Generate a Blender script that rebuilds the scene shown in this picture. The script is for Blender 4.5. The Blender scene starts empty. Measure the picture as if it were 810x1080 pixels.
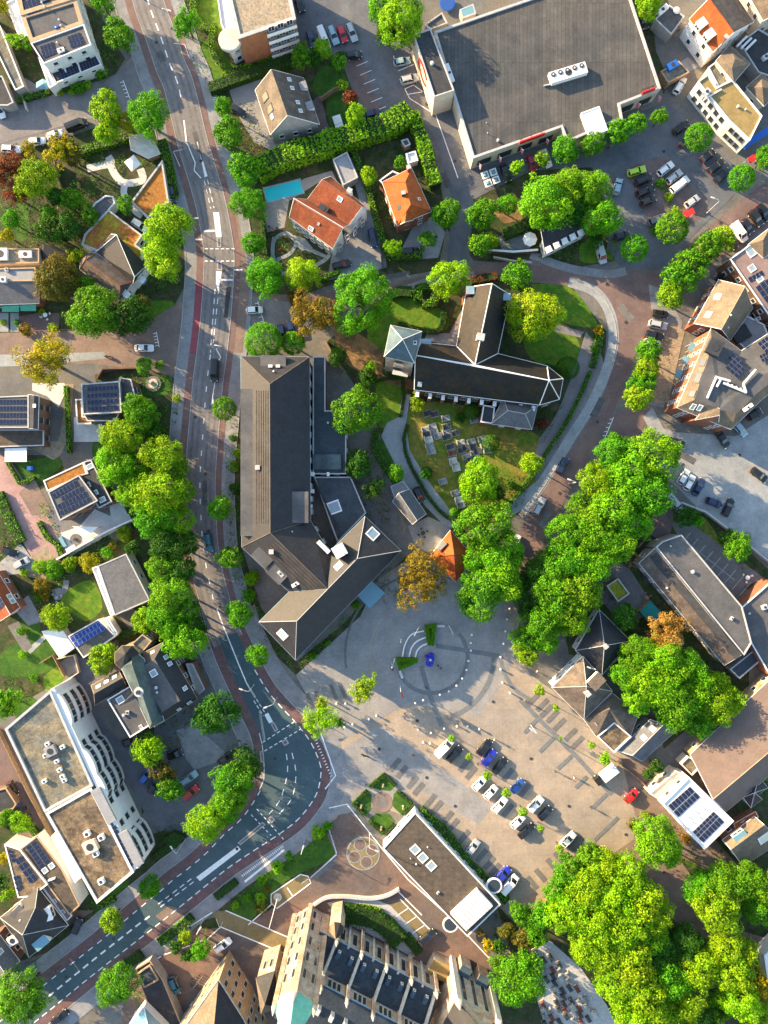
import bpy,math,random
from mathutils import Vector,Matrix
R0=random.Random(7)
S,H,CX,CY=.23,172.,405.,540.
SC=bpy.context.scene
COL=SC.collection
def W(px,py,z=0.0):
 f=(H-z)/H
 return Vector(((px-CX)*S*f,(CY-py)*S*f,z))
ONES='zeroth first second third fourth fifth sixth seventh eighth ninth tenth eleventh twelfth thirteenth fourteenth fifteenth sixteenth seventeenth eighteenth nineteenth'.split()
def ordw(n):
 if n<20:return ONES[n]
 t={2:'twenty',3:'thirty',4:'forty',5:'fifty',6:'sixty',7:'seventy'}[n//10]
 return(t[:-1]+'ieth')if n%10==0 else t+'-'+ONES[n%10]
MATS={}
def nt(m):
 m.use_nodes=True
 t=m.node_tree;t.nodes.clear()
 o=t.nodes.new('ShaderNodeOutputMaterial');b=t.nodes.new('ShaderNodeBsdfPrincipled')
 t.links.new(b.outputs[0],o.inputs[0])
 return t,b,o
def mul(t,a,b_):
 n=t.nodes.new('ShaderNodeMix');n.data_type='RGBA';n.blend_type='MULTIPLY';n.inputs[0].default_value=1
 t.links.new(a,n.inputs[6]);t.links.new(b_,n.inputs[7]);return n.outputs[2]
def noise(t,vec,scale,detail=3,rough=.6):
 n=t.nodes.new('ShaderNodeTexNoise');n.inputs['Scale'].default_value=scale
 n.inputs['Detail'].default_value=detail;n.inputs['Roughness'].default_value=rough
 t.links.new(vec,n.inputs['Vector']);return n.outputs[0]
def ramp(t,fac,p0,c0,p1,c1):
 r=t.nodes.new('ShaderNodeValToRGB');e=r.color_ramp.elements
 e[0].position=p0;e[0].color=(*c0,1);e[1].position=p1;e[1].color=(*c1,1)
 t.links.new(fac,r.inputs[0]);return r.outputs[0]
def M(key,col=None,kind='noise',rough=.85,var=.25,sc=.6,c2=None,s2=.12,metal=0,tile=(.45,.3),lines=.6,spec=.3):
 if key in MATS:return MATS[key]
 m=bpy.data.materials.new(key);MATS[key]=m
 t,b,o=nt(m)
 b.inputs['Roughness'].default_value=rough;b.inputs['Metallic'].default_value=metal
 b.inputs['Specular IOR Level'].default_value=spec
 if kind=='flat':
  b.inputs['Base Color'].default_value=(*col,1);return m
 tc=t.nodes.new('ShaderNodeTexCoord');ob=tc.outputs['Object'];uv=tc.outputs['UV']
 v1=ramp(t,noise(t,ob,sc,5,.65),.3,(1-var,)*3,.72,(1+var*.8,)*3)
 v2=ramp(t,noise(t,ob,3.2,2),.3,(1-var*.5,)*3,.7,(1+var*.5,)*3)
 if c2:
  base=ramp(t,noise(t,ob,s2,4,.62),.42,col,.60,c2)
 else:
  rgb=t.nodes.new('ShaderNodeRGB');rgb.outputs[0].default_value=(*col,1);base=rgb.outputs[0]
 v3=ramp(t,noise(t,ob,1.3,7,.75),.34,(1-var*.6,)*3,.66,(1+var*.45,)*3)
 out=mul(t,mul(t,mul(t,base,v1),v2),v3)
 if kind in('tile','brick','slab','rib'):
  br=t.nodes.new('ShaderNodeTexBrick')
  sb=kind=='slab';br.inputs['Color1'].default_value=(1.03,1.02,1.02,1)if sb else(1.12,1.1,1.08,1);br.inputs['Color2'].default_value=(.97,.97,.98,1)if sb else(.82,.84,.86,1)
  br.inputs['Mortar'].default_value=(lines,)*3+(1,)
  br.inputs['Scale'].default_value=1;br.inputs['Brick Width'].default_value=tile[0];br.inputs['Row Height'].default_value=tile[1]
  br.inputs['Mortar Size'].default_value={'tile':.035,'brick':.02,'slab':.04,'rib':.05}[kind]
  br.offset=0 if kind in('slab','rib')else .5
  t.links.new(uv,br.inputs['Vector'])
  out=mul(t,out,br.outputs[0])
 t.links.new(out,b.inputs['Base Color'])
 bp=t.nodes.new('ShaderNodeBump');bp.inputs['Strength'].default_value=.35;bp.inputs['Distance'].default_value=.05
 t.links.new(noise(t,ob,5,3),bp.inputs['Height']);t.links.new(bp.outputs[0],b.inputs['Normal'])
 return m
def glass_mat(key,col,rough=.08):
 return M(key,col,'flat',rough=rough,spec=.8)
def paint_mat():
 m=bpy.data.materials.new('car_paint');MATS['paint']=m
 t,b,o=nt(m);oi=t.nodes.new('ShaderNodeObjectInfo')
 t.links.new(oi.outputs['Color'],b.inputs['Base Color'])
 b.inputs['Roughness'].default_value=.28;b.inputs['Coat Weight'].default_value=.6;b.inputs['Coat Roughness'].default_value=.06
paint_mat()
def leaf_mat():
 m=bpy.data.materials.new('leaf');MATS['leaf']=m
 t,b,o=nt(m);oi=t.nodes.new('ShaderNodeObjectInfo')
 at=t.nodes.new('ShaderNodeAttribute');at.attribute_name='tone'
 c=mul(t,oi.outputs['Color'],at.outputs['Color'])
 tr=t.nodes.new('ShaderNodeBsdfTranslucent');mx=t.nodes.new('ShaderNodeMixShader');mx.inputs[0].default_value=.3
 t.links.new(c,b.inputs['Base Color']);t.links.new(c,tr.inputs[0])
 b.inputs['Roughness'].default_value=.6;b.inputs['Specular IOR Level'].default_value=.2
 t.links.new(b.outputs[0],mx.inputs[1]);t.links.new(tr.outputs[0],mx.inputs[2]);t.links.new(mx.outputs[0],o.inputs[0])
leaf_mat()
class MB:
 def __init__(s):s.v=[];s.f=[];s.m=[];s.mats=[]
 def mi(s,k):
  if k not in s.mats:s.mats.append(k)
  return s.mats.index(k)
 def add(s,vs,fs,mat):
  n=len(s.v);s.v+=[tuple(v)for v in vs];i=s.mi(mat)
  for f in fs:s.f.append([n+j for j in f]);s.m.append(i)
 def box(s,c,d,mat,rz=0,M4=None):
  x,y,z=d[0]/2,d[1]/2,d[2]/2
  vs=[Vector((a*x,b*y,e*z))for a in(-1,1)for b in(-1,1)for e in(-1,1)]
  if M4 is not None:vs=[M4@(Vector(c)+v)for v in vs]
  else:
   r=Matrix.Rotation(rz,3,'Z');vs=[r@v+Vector(c)for v in vs]
  s.add(vs,[(0,1,3,2),(4,6,7,5),(0,4,5,1),(2,3,7,6),(0,2,6,4),(1,5,7,3)],mat)
 def prism(s,loop,z0,z1,mat,top=True,bot=True,topmat=None):
  if area(loop)<0:loop=loop[::-1]
  n=len(loop)
  b=[(p[0],p[1],z0)for p in loop];t=[(p[0],p[1],z1)for p in loop]
  s.add(b+t,[(i,(i+1)%n,n+(i+1)%n,n+i)for i in range(n)],mat)
  if top:s.add(t,[tuple(range(n))],topmat or mat)
  if bot:s.add(b,[tuple(range(n))[::-1]],mat)
 def slab(s,pts,faces,th,mats):
  cnt={}
  for fc in faces:
   ids=fc[1:];P=[pts[i]for i in ids]
   nrm=newell(P)
   if nrm.z<0:ids=ids[::-1]
   k=mats.get(fc[0],fc[0])
   s.add([pts[i]for i in ids],[tuple(range(len(ids)))],k)
   s.add([pts[i]-Vector((0,0,th))for i in ids],[tuple(range(len(ids)))[::-1]],k)
   for a,b in zip(ids,ids[1:]+ids[:1]):
    cnt[(min(a,b),max(a,b))]=cnt.get((min(a,b),max(a,b)),[])+[(a,b,k)]
  for e,l in cnt.items():
   if len(l)==1:
    a,b,k=l[0];A,B=pts[a],pts[b];d=Vector((0,0,th))
    s.add([A,A-d,B-d,B],[(0,1,2,3)],k)
  return[(l[0][0],l[0][1])for e,l in cnt.items()if len(l)==1]
 def tube(s,pts,r,mat,n=6,r1=None):
  rings=[]
  for i,p in enumerate(pts):
   p=Vector(p)
   d=(Vector(pts[min(i+1,len(pts)-1)])-Vector(pts[max(i-1,0)])).normalized()
   u=d.orthogonal().normalized();v=d.cross(u)
   rr=r if r1 is None else r+(r1-r)*i/max(1,len(pts)-1)
   rings.append([p+(u*math.cos(a)+v*math.sin(a))*rr for a in[2*math.pi*k/n for k in range(n)]])
  vs=[q for g in rings for q in g];fs=[]
  for i in range(len(pts)-1):
   for k in range(n):fs.append((i*n+k,i*n+(k+1)%n,(i+1)*n+(k+1)%n,(i+1)*n+k))
  fs.append(tuple(range(n))[::-1]);fs.append(tuple((len(pts)-1)*n+k for k in range(n)))
  s.add(vs,fs,mat)
 def disc(s,c,r,z0,z1,mat,n=16,r1=None):
  b=[(c[0]+r*math.cos(2*math.pi*k/n),c[1]+r*math.sin(2*math.pi*k/n),z0)for k in range(n)]
  q=r if r1 is None else r1
  t=[(c[0]+q*math.cos(2*math.pi*k/n),c[1]+q*math.sin(2*math.pi*k/n),z1)for k in range(n)]
  s.add(b+t,[(k,(k+1)%n,n+(k+1)%n,n+k)for k in range(n)]+[tuple(range(n,2*n)),tuple(range(n))[::-1]],mat)
 def ball(s,c,r,mat,n=10,sz=1):
  vs=[];fs=[];m=n//2
  for i in range(m+1):
   th=math.pi*i/m
   for k in range(n):
    a=2*math.pi*k/n
    vs.append((c[0]+r*math.sin(th)*math.cos(a),c[1]+r*math.sin(th)*math.sin(a),c[2]+r*sz*math.cos(th)))
  for i in range(m):
   for k in range(n):fs.append((i*n+k,(i+1)*n+k,(i+1)*n+(k+1)%n,i*n+(k+1)%n))
  s.add(vs,fs,mat)
 def mesh(s,name,o=Vector((0,0,0)),uv=True,smooth=False):
  me=bpy.data.meshes.new(name)
  me.from_pydata([(v[0]-o[0],v[1]-o[1],v[2]-o[2])for v in s.v],[],s.f)
  for k in s.mats:me.materials.append(MATS[k])
  me.polygons.foreach_set('material_index',s.m)
  if smooth:me.polygons.foreach_set('use_smooth',[True]*len(s.f))
  if uv:
   ul=me.uv_layers.new(name='UVMap');d=[]
   for p in me.polygons:
    n=p.normal
    if abs(n.z)>.995:U,V=Vector((1,0,0)),Vector((0,1,0))
    else:
     U=Vector((0,0,1)).cross(n).normalized();V=n.cross(U)
    for vi in p.vertices:
     c=me.vertices[vi].co;d+=[c.dot(U),c.dot(V)]
   ul.data.foreach_set('uv',d)
  me.update();return me
 def build(s,name,parent=None,o=None,**k):
  if o is None:o=parent.location if parent is not None else Vector((0,0,0))
  ob=bpy.data.objects.new(name,s.mesh(name,o,**k));COL.objects.link(ob)
  if parent is not None:ob.parent=parent
  else:ob.location=o
  return ob
def newell(P):
 n=Vector((0,0,0))
 for a,b in zip(P,P[1:]+P[:1]):
  n+=Vector(((a[1]-b[1])*(a[2]+b[2]),(a[2]-b[2])*(a[0]+b[0]),(a[0]-b[0])*(a[1]+b[1])))
 return n.normalized()
def area(L):return sum(a[0]*b[1]-b[0]*a[1]for a,b in zip(L,L[1:]+L[:1]))/2
def inset(L,d):
 sgn=1 if area(L)>0 else-1;n=len(L);out=[]
 for i in range(n):
  a,b,c=Vector(L[i-1][:2]),Vector(L[i][:2]),Vector(L[(i+1)%n][:2])
  u=(b-a).normalized();v=(c-b).normalized()
  nu=Vector((-u.y,u.x))*sgn;nv=Vector((-v.y,v.x))*sgn
  k=1+nu.dot(nv)
  out.append(b+(nu+nv)*(d/max(k,.35)))
 return out
LABELS={}
def tag(o,label,cat,group=None,kind=None):
 if label:o['label']=label
 if cat:o['category']=cat
 if group:o['group']=group
 if kind:o['kind']=kind
 if label and cat:
  nw=len(label.split())
  if nw>16 or nw<4:print('LABEL LENGTH',nw,label)
  if label in LABELS and not(group and LABELS[label]==group and 'OK' in(kind or '')):print('DUP LABEL',label)
  LABELS[label]=group
 return o
def empty(name,loc,label,cat,group=None):
 e=bpy.data.objects.new(name,None);e.empty_display_size=.5;COL.objects.link(e);e.location=loc
 return tag(e,label,cat,group)
def link(name,me,parent,loc=(0,0,0),rot=(0,0,0),sc=None,color=None):
 o=bpy.data.objects.new(name,me);COL.objects.link(o);o.parent=parent;o.location=loc;o.rotation_euler=rot
 if sc:o.scale=sc
 if color:o.color=color
 return o
def copy_tree(o,parent=None):
 c=o.copy();COL.objects.link(c);c.parent=parent
 for ch in o.children:copy_tree(ch,c)
 return c
def struct(name,poly,z,mat,px=True,kind='structure',th=None):
 L=[W(*p)for p in poly]if px else poly
 L=[(p[0],p[1])for p in L]
 if area(L)<0:L=L[::-1]
 b=MB()
 if th:b.prism(L,z-th,z,mat,bot=False)
 else:b.add([(p[0],p[1],z)for p in L],[tuple(range(len(L)))],mat)
 ob=b.build(name);ob['kind']=kind;return ob
def smooth(pts,n=6,closed=False):
 out=[];N=len(pts)
 rng=range(N)if closed else range(N-1)
 for i in rng:
  g=lambda j:Vector(pts[j%N][:2])if closed else Vector(pts[max(0,min(N-1,j))][:2])
  p0,p1,p2,p3=g(i-1),g(i),g(i+1),g(i+2)
  for k in range(n):
   t=k/n
   out.append(.5*((2*p1)+(p2-p0)*t+(2*p0-5*p1+4*p2-p3)*t*t+(3*p1-p0-3*p2+p3)*t**3))
 if not closed:out.append(Vector(pts[-1][:2]))
 return out
def offs(line,d):
 out=[]
 for i,p in enumerate(line):
  a=line[max(0,i-1)];b=line[min(len(line)-1,i+1)]
  t=(b-a).normalized();out.append(p+Vector((-t.y,t.x))*d)
 return out
def ribbon(b,line,d0,d1,z,mat,z0=None):
 A,B=offs(line,d0),offs(line,d1)
 if z0 is not None:
  for i in range(len(line)-1):
   q=[A[i],B[i],B[i+1],A[i+1]];b.prism([(p.x,p.y)for p in q],z0,z,mat,bot=False)
  return
 n=len(line)
 vs=[(p.x,p.y,z)for p in A]+[(p.x,p.y,z)for p in B]
 sg=d1<d0
 b.add(vs,[((i,i+1,n+i+1,n+i)if not sg else(i,n+i,n+i+1,i+1))for i in range(n-1)],mat)
def wl(pts,n=6,sm=True):
 P=[W(*p).to_2d()for p in pts]
 return smooth(P,n)if sm else P
WM={}
def win_meshes(w,h,style='white'):
 k=(round(w,1),round(h,1),style)
 if k in WM:return WM[k]
 w,h=k[0],k[1]
 fm={'white':'white_paint','dark':'dark_metal','stone':'pale_stone'}[style]
 b=MB()
 t=.09
 for x in(-w/2+t/2,w/2-t/2):b.box((x,.05,0),(t,.12,h),fm)
 if w>1.3:b.box((0,.05,0),(t*.8,.11,h-2*t-.01),fm)
 for z in(-h/2+t/2,h/2-t/2):b.box((0,.05,z),(w-2*t-.004,.12,t),fm)
 b.box((0,.1,-h/2-.05),(w+.2,.24,.07),'sill_stone')
 p=MB();p.box((0,.03,0),(w-2*t-.02,.04,h-2*t-.02),'window_glass')
 WM[k]=(b.mesh('window'),p.mesh('pane'));return WM[k]
def put_window(root,pos,out,w,h,style='white'):
 fr,pa=win_meshes(w,h,style)
 a=math.atan2(out.y,out.x)-math.pi/2
 f=link('window',fr,root,Vector(pos)-root.location,(0,0,a))
 link('pane',pa,f)
def win_row(root,A,B,z,n,w=1.1,h=1.3,style='white',m=1.0,inward=None):
 A,B=Vector((A[0],A[1])),Vector((B[0],B[1]));d=B-A;L=d.length
 if L<2*m:return
 u=d.normalized();out=Vector((u.y,-u.x))
 if inward is not None and(Vector(inward[:2])-(A+B)/2).dot(out)>0:out=-out
 for i in range(n):
  p=A+u*(m+(L-2*m)*((i+.5)/n))
  p=p+out*.02
  put_window(root,(p.x,p.y,z),out,w,h,style)
PANEL=MB();PANEL.box((0,0,.02),(1,1,.04),'panel_frame');PANEL.box((0,0,.045),(.93,.95,.012),'panel_cell')
for q in(-.24,0,.24):PANEL.box((q,0,.0525),(.012,.93,.004),'panel_line')
SKY=MB();SKYP=MB()
for sx,sy,dx,dy in((-.44,0,.12,1),(.44,0,.12,1),(0,-.45,.76,.1),(0,.45,.76,.1)):SKY.box((sx,sy,.06),(dx,dy,.16),'white_paint')
SKYP.box((0,0,.06),(.76,.8,.06),'roof_glass')
PM={}
def fit(root,name,me,o,X,Y,parent=None,child=None):
 N=X.cross(Y).normalized()
 if N.z<0:Y=-Y;N=-N
 m=Matrix((X.normalized(),Y.normalized(),N)).transposed().to_4x4();m.translation=o-root.location
 ob=bpy.data.objects.new(name,me);COL.objects.link(ob);ob.parent=root
 q=m.to_quaternion();ob.rotation_mode='QUATERNION';ob.rotation_quaternion=q;ob.location=m.translation
 ob.scale=(X.length,Y.length,1)
 return ob
class Bld:
 """A building: root Empty with wall, roof, window, chimney ... children. Outline points are photo pixels at their own height."""
 def __init__(s,name,label,cat,at,group=None):
  s.root=empty(name,W(*at),label,cat,group);s.planes=[];s.loops=[]
 def pitched(s,pts,faces,eaves,wall,roof,gables=(),over=.3,th=.18,z0=0,gutter='white_paint',ridge=None,floors=None,win=True,style='white',wmat2=None,gr=.075):
  P=[W(*p)for p in pts]
  fl=[]
  for f in faces:
   if isinstance(f[0],int):f=('R',)+tuple(f)
   fl.append(tuple(f));ids=f[1:];Q=[P[i]for i in ids]
   n=newell(Q)
   if n.z<0:n=-n
   s.planes.append((sum(Q,Vector())/len(Q),n,Q))
  rb=MB();bd=rb.slab(P,fl,th,{**{k:roof for k in 'RTSWNGEYQPMUB'},'D':'bitumen','C':'copper_green','K':'tile_brown'});s.roof=rb.build('roof',s.root)
  E=[P[i]for i in eaves];L=inset([(p.x,p.y)for p in E],over)
  wb=MB();n=len(E)
  for i in range(n):
   j=(i+1)%n;a,b=L[i],L[j]
   quad=[(a.x,a.y,z0),(b.x,b.y,z0),(b.x,b.y,E[j].z-.08),(a.x,a.y,E[i].z-.08)]
   if area(L)<0:quad=quad[::-1]
   wb.add(quad,[(0,1,2,3)],wall)
  for g in gables:
   a,b=g[0],g[-1];ia,ib=eaves.index(a),eaves.index(b)
   pa,pb=L[ia],L[ib];mid=(pa+pb)/2;omid=(P[a]+P[b]).to_2d()/2
   sh=mid-omid
   mids=[Vector((P[k].x+sh.x,P[k].y+sh.y,P[k].z-th*.6))for k in g[1:-1]]
   wb.add([(pa.x,pa.y,P[a].z-.1)]+[tuple(v)for v in mids]+[(pb.x,pb.y,P[b].z-.1)],[tuple(range(len(mids)+2))],wmat2 or wall)
  s.wall=wb.build('wall',s.root)
  if gutter:
   gb=MB();inner=set()
   for a,b in bd:
    A,B=P[a],P[b]
    gb.tube([A+Vector((0,0,-.07)),B+Vector((0,0,-.07))],gr,gutter,5)
   gb.build('gutter',s.root)
  if ridge:
   r=MB();seen={}
   for f in fl:
    ids=f[1:]
    for a,b in zip(ids,ids[1:]+ids[:1]):seen[(min(a,b),max(a,b))]=seen.get((min(a,b),max(a,b)),0)+1
   for(a,b),c in seen.items():
    if c==2:r.tube([P[a]+Vector((0,0,.03)),P[b]+Vector((0,0,.03))],gr,ridge,5)
   if r.v:r.build('ridge_cap',s.root)
  s.loops.append([Vector((l.x,l.y))for l in L])
  zz=min(e.z for e in E)
  if win:s.autowin(L,z0,zz,floors,style)
  return s
 def flat(s,poly,h,wall,deck,coping='coping',par=.3,z0=0,floors=None,win=True,style='white',pw=.24,wall_top=None,px=True):
  L=[W(p[0],p[1],h)for p in poly]if px else poly
  L=[Vector((p.x,p.y))for p in L]
  if area(L)<0:L=L[::-1]
  wb=MB();wb.prism(L,z0,h-.12,wall,top=False,bot=False);s.wall=wb.build('wall',s.root)
  out,inn=inset(L,-.05),inset(L,pw)
  pb=MB();n=len(L)
  for i in range(n):
   j=(i+1)%n
   o0,o1,i0,i1=out[i],out[j],inn[i],inn[j]
   t=[(o0.x,o0.y,h),(o1.x,o1.y,h),(i1.x,i1.y,h),(i0.x,i0.y,h)]
   lo=h-.18
   b_=[(p[0],p[1],lo)for p in t[:2]]+[(p[0],p[1],h-par-.1)for p in t[2:]]
   pb.add(t+b_,[(0,1,2,3),(0,4,5,1),(3,2,6,7)],coping)
  pb.build('coping',s.root)
  db=MB();D=inset(L,.12);db.add([(p.x,p.y,h-par)for p in D],[tuple(range(len(D)))],deck)
  s.deck=db.build('flat_roof',s.root)
  c=sum((Vector((p.x,p.y,h-par))for p in L),Vector())/n
  s.planes.append((c,Vector((0,0,1)),[Vector((p.x,p.y,h-par))for p in L]));s.loops.append(L)
  if win:s.autowin(L,z0,h,floors,style)
  return s
 def autowin(s,L,z0,z1,floors,style):
  fl=floors or max(1,int((z1-z0)/2.8))
  c=sum(L,Vector((0,0)))/len(L);fh=(z1-z0-.3)/fl
  for i in range(len(L)):
   a,b=L[i],L[(i+1)%len(L)];d=b-a
   if d.length<2.4:continue
   out=Vector((d.y,-d.x)).normalized()
   if area(L)<0:out=-out
   if out.dot(-((a+b)/2))<-4:continue
   n=max(1,int((d.length-1.2)/3.0))
   for k in range(fl):
    win_row(s.root,a,b,z0+fh*(k+.55),n,1.2,min(1.5,fh*.5),style,.6,inward=c)
 def on(s,px,py,f=-1):
  c,n,_=s.planes[f]
  o=Vector((0,0,H));d=(W(px,py,0)-o)
  t=(c-o).dot(n)/d.dot(n);return o+d*t
 def dirs(s,f=-1):
  c,n,Q=s.planes[f]
  if n.z>.995:
   e=max(((b-a)for a,b in zip(Q,Q[1:]+Q[:1])),key=lambda v:v.length).normalized();return e,n.cross(e),n
  X=Vector((0,0,1)).cross(n).normalized();return X,n.cross(X),n
 def skylight(s,px,py,w=.9,h=1.3,f=-1,name='skylight',dark=False):
  if 'sky' not in PM:
   PM['sky']=SKY.mesh('skylight');PM['skyp']=SKYP.mesh('pane');d_=MB();d_.box((0,0,.06),(.76,.8,.06),'window_glass');PM['skyd']=d_.mesh('pane');d_=MB()
   for sx,sy,dx,dy in((-.44,0,.12,1),(.44,0,.12,1),(0,-.45,.76,.1),(0,.45,.76,.1)):d_.box((sx,sy,.05),(dx,dy,.12),'dark_metal')
   PM['skyf']=d_.mesh('skylight')
  X,Y,N=s.dirs(f);o=s.on(px,py,f)
  ob=fit(s.root,name,PM['skyf' if dark else 'sky'],o,X*w,Y*h);c=link('pane',PM['skyd' if dark else 'skyp'],ob)
  return ob
 def solar(s,quad,nx,ny,f=-1,gx=.03,gy=.06,skip=(),key='pan'):
  if 'pan' not in PM:
   PM['pan']=PANEL.mesh('solar_panel');b=MB();b.box((0,0,.02),(1,1,.04),'light_metal');b.box((0,0,.045),(.9,.93,.012),'panel_blue');PM['blue']=b.mesh('solar_panel')
  q=[s.on(p[0],p[1],f)for p in quad];N=s.dirs(f)[2]
  for i in range(nx):
   for j in range(ny):
    if(i,j)in skip:continue
    def B(u,v):return q[0]*(1-u)*(1-v)+q[1]*u*(1-v)+q[2]*u*v+q[3]*(1-u)*v
    a,b,c,d=B((i+gx)/nx,(j+gy)/ny),B((i+1-gx)/nx,(j+gy)/ny),B((i+1-gx)/nx,(j+1-gy)/ny),B((i+gx)/nx,(j+1-gy)/ny)
    X=(b-a+c-d)/2;Y=(d-a+c-b)/2;Y=Y-X*(Y.dot(X)/X.length_squared)
    fit(s.root,'solar_panel',PM[key],(a+b+c+d)/4+N*.1,X,Y)
 def box(s,name,px,py,w,d,z0,z1,mat,rot=0,cap=None,zref=None):
  p=W(px,py,z1 if zref is None else zref);b=MB();b.box((p.x,p.y,(z0+z1)/2),(w,d,z1-z0),mat,rz=math.radians(rot))
  if cap:b.box((p.x,p.y,z1+.05),(w+.15,d+.15,.1),cap,rz=math.radians(rot))
  return b.build(name,s.root)
 def chimney(s,px,py,zt,w=.8,d=.6,rot=0,mat='brick_red'):
  p=W(px,py,zt);b=MB();r=math.radians(rot)
  b.box((p.x,p.y,zt-1.5),(w,d,3),mat,rz=r);b.box((p.x,p.y,zt+.04),(w+.16,d+.16,.1),'coping',rz=r)
  ch=b.build('chimney',s.root)
  q=MB()
  q.disc((p.x,p.y),.14,zt+.08,zt+.45,'brick_red',8,.11)
  q.build('chimney_pot',ch);return ch
 def vent(s,px,py,f=-1,r=.25,h=.5):
  o=s.on(px,py,f);b=MB();b.disc(o,r*.7,o.z-.05,o.z+h,'light_metal',10);b.disc(o,r,o.z+h,o.z+h+.12,'light_metal',10,r*.5)
  b.build('roof_vent',s.root)
 def unit(s,px,py,w=1.6,d=1.0,h=.9,rot=0,f=-1,mat='light_metal',name='roof_unit'):
  o=s.on(px,py,f);b=MB();r=math.radians(rot)
  b.box((o.x,o.y,o.z+h/2+.1),(w,d,h),mat,rz=r);b.box((o.x,o.y,o.z+.03),(w*.8,d*.8,.14),'dark_metal',rz=r)
  b.disc((o.x,o.y),min(w,d)*.32,o.z+h+.1,o.z+h+.16,'dark_metal',12)
  b.build(name,s.root)
 def dormer(s,px,py,w,d,f,hh=1.3,roof='dormer_roof',wall='white_paint',name='dormer'):
  X,Y,N=s.dirs(f);o=s.on(px,py,f);dn=Vector((N.x,N.y,0)).normalized()
  X=Vector((X.x,X.y,0)).normalized();a=math.atan2(X.y,X.x);zt=o.z+hh*.6
  b=MB();b.box((o.x,o.y,zt-hh/2),(w,d,hh),wall,rz=a)
  b.box((o.x,o.y,zt+.06),(w+.25,d+.25,.12),roof,rz=a)
  ob=b.build(name,s.root)
  p=o+dn*(d/2+.01)
  fr,pa=win_meshes(max(.8,w-.4),max(.7,hh-.5))
  for nm,mm in(('window',fr),('pane',pa)):link(nm,mm,ob,Vector((p.x,p.y,zt-hh*.42))-s.root.location,(0,0,math.atan2(dn.y,dn.x)-math.pi/2))
M('ground',(0.165,0.154,0.132),var=.3,sc=.15,c2=(0.132,0.138,0.143))
M('soil',(.03,.055,.012),var=.5,sc=.5,c2=(.065,.06,.03),s2=.35)
M('lawn',(.06,.155,.006),var=.35,sc=.9,c2=(.11,.18,.01),s2=.25)
M('lawn_dry',(.10,.15,.012),var=.35,sc=.7,c2=(.20,.165,.03),s2=.16)
M('lawn_deep',(0.027,0.094,0.007),var=.3,sc=.8,c2=(0.050,0.125,0.010),s2=.3)
M('asphalt',(0.107,0.117,0.137),var=.22,sc=.25,c2=(0.145,0.150,0.164),s2=.06)
M('asphalt_brown',(.172,.166,.172),var=.22,sc=.25,c2=(.205,.19,.188),s2=.07)
M('asphalt_new',(.052,.092,.108),var=.16,sc=.3,c2=(.07,.11,.125),s2=.05)
M('asphalt_track',(.15,.145,.15),var=.25,sc=.4);M('asphalt_patch2',(.10,.10,.105),var=.3,sc=.5);M('asphalt_patch3',(.17,.165,.16),var=.3,sc=.5)
M('asphalt_patch',(.05,.05,.055),var=.2)
M('brick_road',(0.150,0.106,0.102),'noise',var=.2,sc=.3,c2=(0.186,0.132,0.120),s2=.07)
M('brick_pave',(0.219,0.156,0.127),var=.22,sc=.3,c2=(0.178,0.139,0.121),s2=.08)
M('brick_pink',(.33,.20,.19),var=.18,sc=.5,c2=(.38,.25,.235),s2=.2)
M('cycle_red',(.16,.09,.092),var=.25,sc=.5,c2=(.13,.09,.09),s2=.12)
M('cycle_worn',(.165,.11,.105),var=.2,sc=.5,c2=(.19,.115,.105),s2=.1)
M('cycle_vivid',(.27,.07,.085),var=.2,sc=.5)
M('pave_grey',(0.253,0.259,0.272),var=.22,sc=.35,c2=(0.207,0.207,0.219),s2=.1)
M('pave_light',(.30,.32,.33),'noise',var=.18,sc=.4,c2=(.25,.27,.28),s2=.12)
M('pave_white',(.52,.52,.52),var=.14,sc=.4)
M('square_paving',(.34,.28,.215),'slab',var=.2,sc=.25,c2=(.28,.245,.205),s2=.05,tile=(3.2,3.2),lines=.85)
M('square_grey',(.25,.25,.25),'slab',var=.2,sc=.25,c2=(.27,.262,.25),s2=.06,tile=(3.2,3.2),lines=.85)
M('square_dark',(.145,.142,.14),var=.2,sc=.5)
M('band_dark',(.15,.165,.175),var=.2,sc=.5)
M('forecourt',(0.176,0.116,0.092),var=.25,sc=.25,c2=(0.125,0.104,0.098),s2=.06)
M('forecourt_tan',(.20,.16,.08),var=.2,sc=.3)
M('gravel',(.42,.42,.42),var=.2,sc=2.2)
M('sand',(.30,.24,.17),var=.3,sc=.8)
M('dirt',(.16,.10,.05),var=.4,sc=.5,c2=(.24,.15,.06),s2=.3)
M('kerb',(.36,.36,.36),var=.2)
M('marking',(.80,.80,.80),var=.12,sc=2)
M('water_pool',(.02,.50,.60),'flat',rough=.05)
M('bark',(.10,.075,.05),var=.4,sc=2)
M('hedge_core',(.02,.045,.008),var=.4,sc=2)
for k,c in dict(white_paint=(.78,.78,.77),dark_metal=(.04,.043,.05),light_metal=(.45,.47,.49),black_plastic=(.02,.02,.02),rubber=(.02,.02,.02),
     lamp_clear=(.7,.7,.68),lamp_red=(.45,.01,.01),panel_frame=(.20,.22,.25),panel_cell=(.012,.02,.055),panel_line=(.08,.1,.15),skin_tone=(.5,.3,.2),
     cloth_dark=(.03,.03,.035),cloth_navy=(.02,.03,.06),cloth_light=(.6,.6,.6),cloth_red=(.4,.04,.04),hair_dark=(.03,.02,.015),hair_fair=(.3,.2,.09),
     sign_red=(.6,.03,.03),sign_pink=(.75,.25,.32),flag_red=(.6,.05,.05),cloth_blue=(.03,.12,.4)).items():
 M(k,c,'flat',rough=.5)
M('panel_blue',(.02,.06,.32),'flat',rough=.25)
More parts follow.
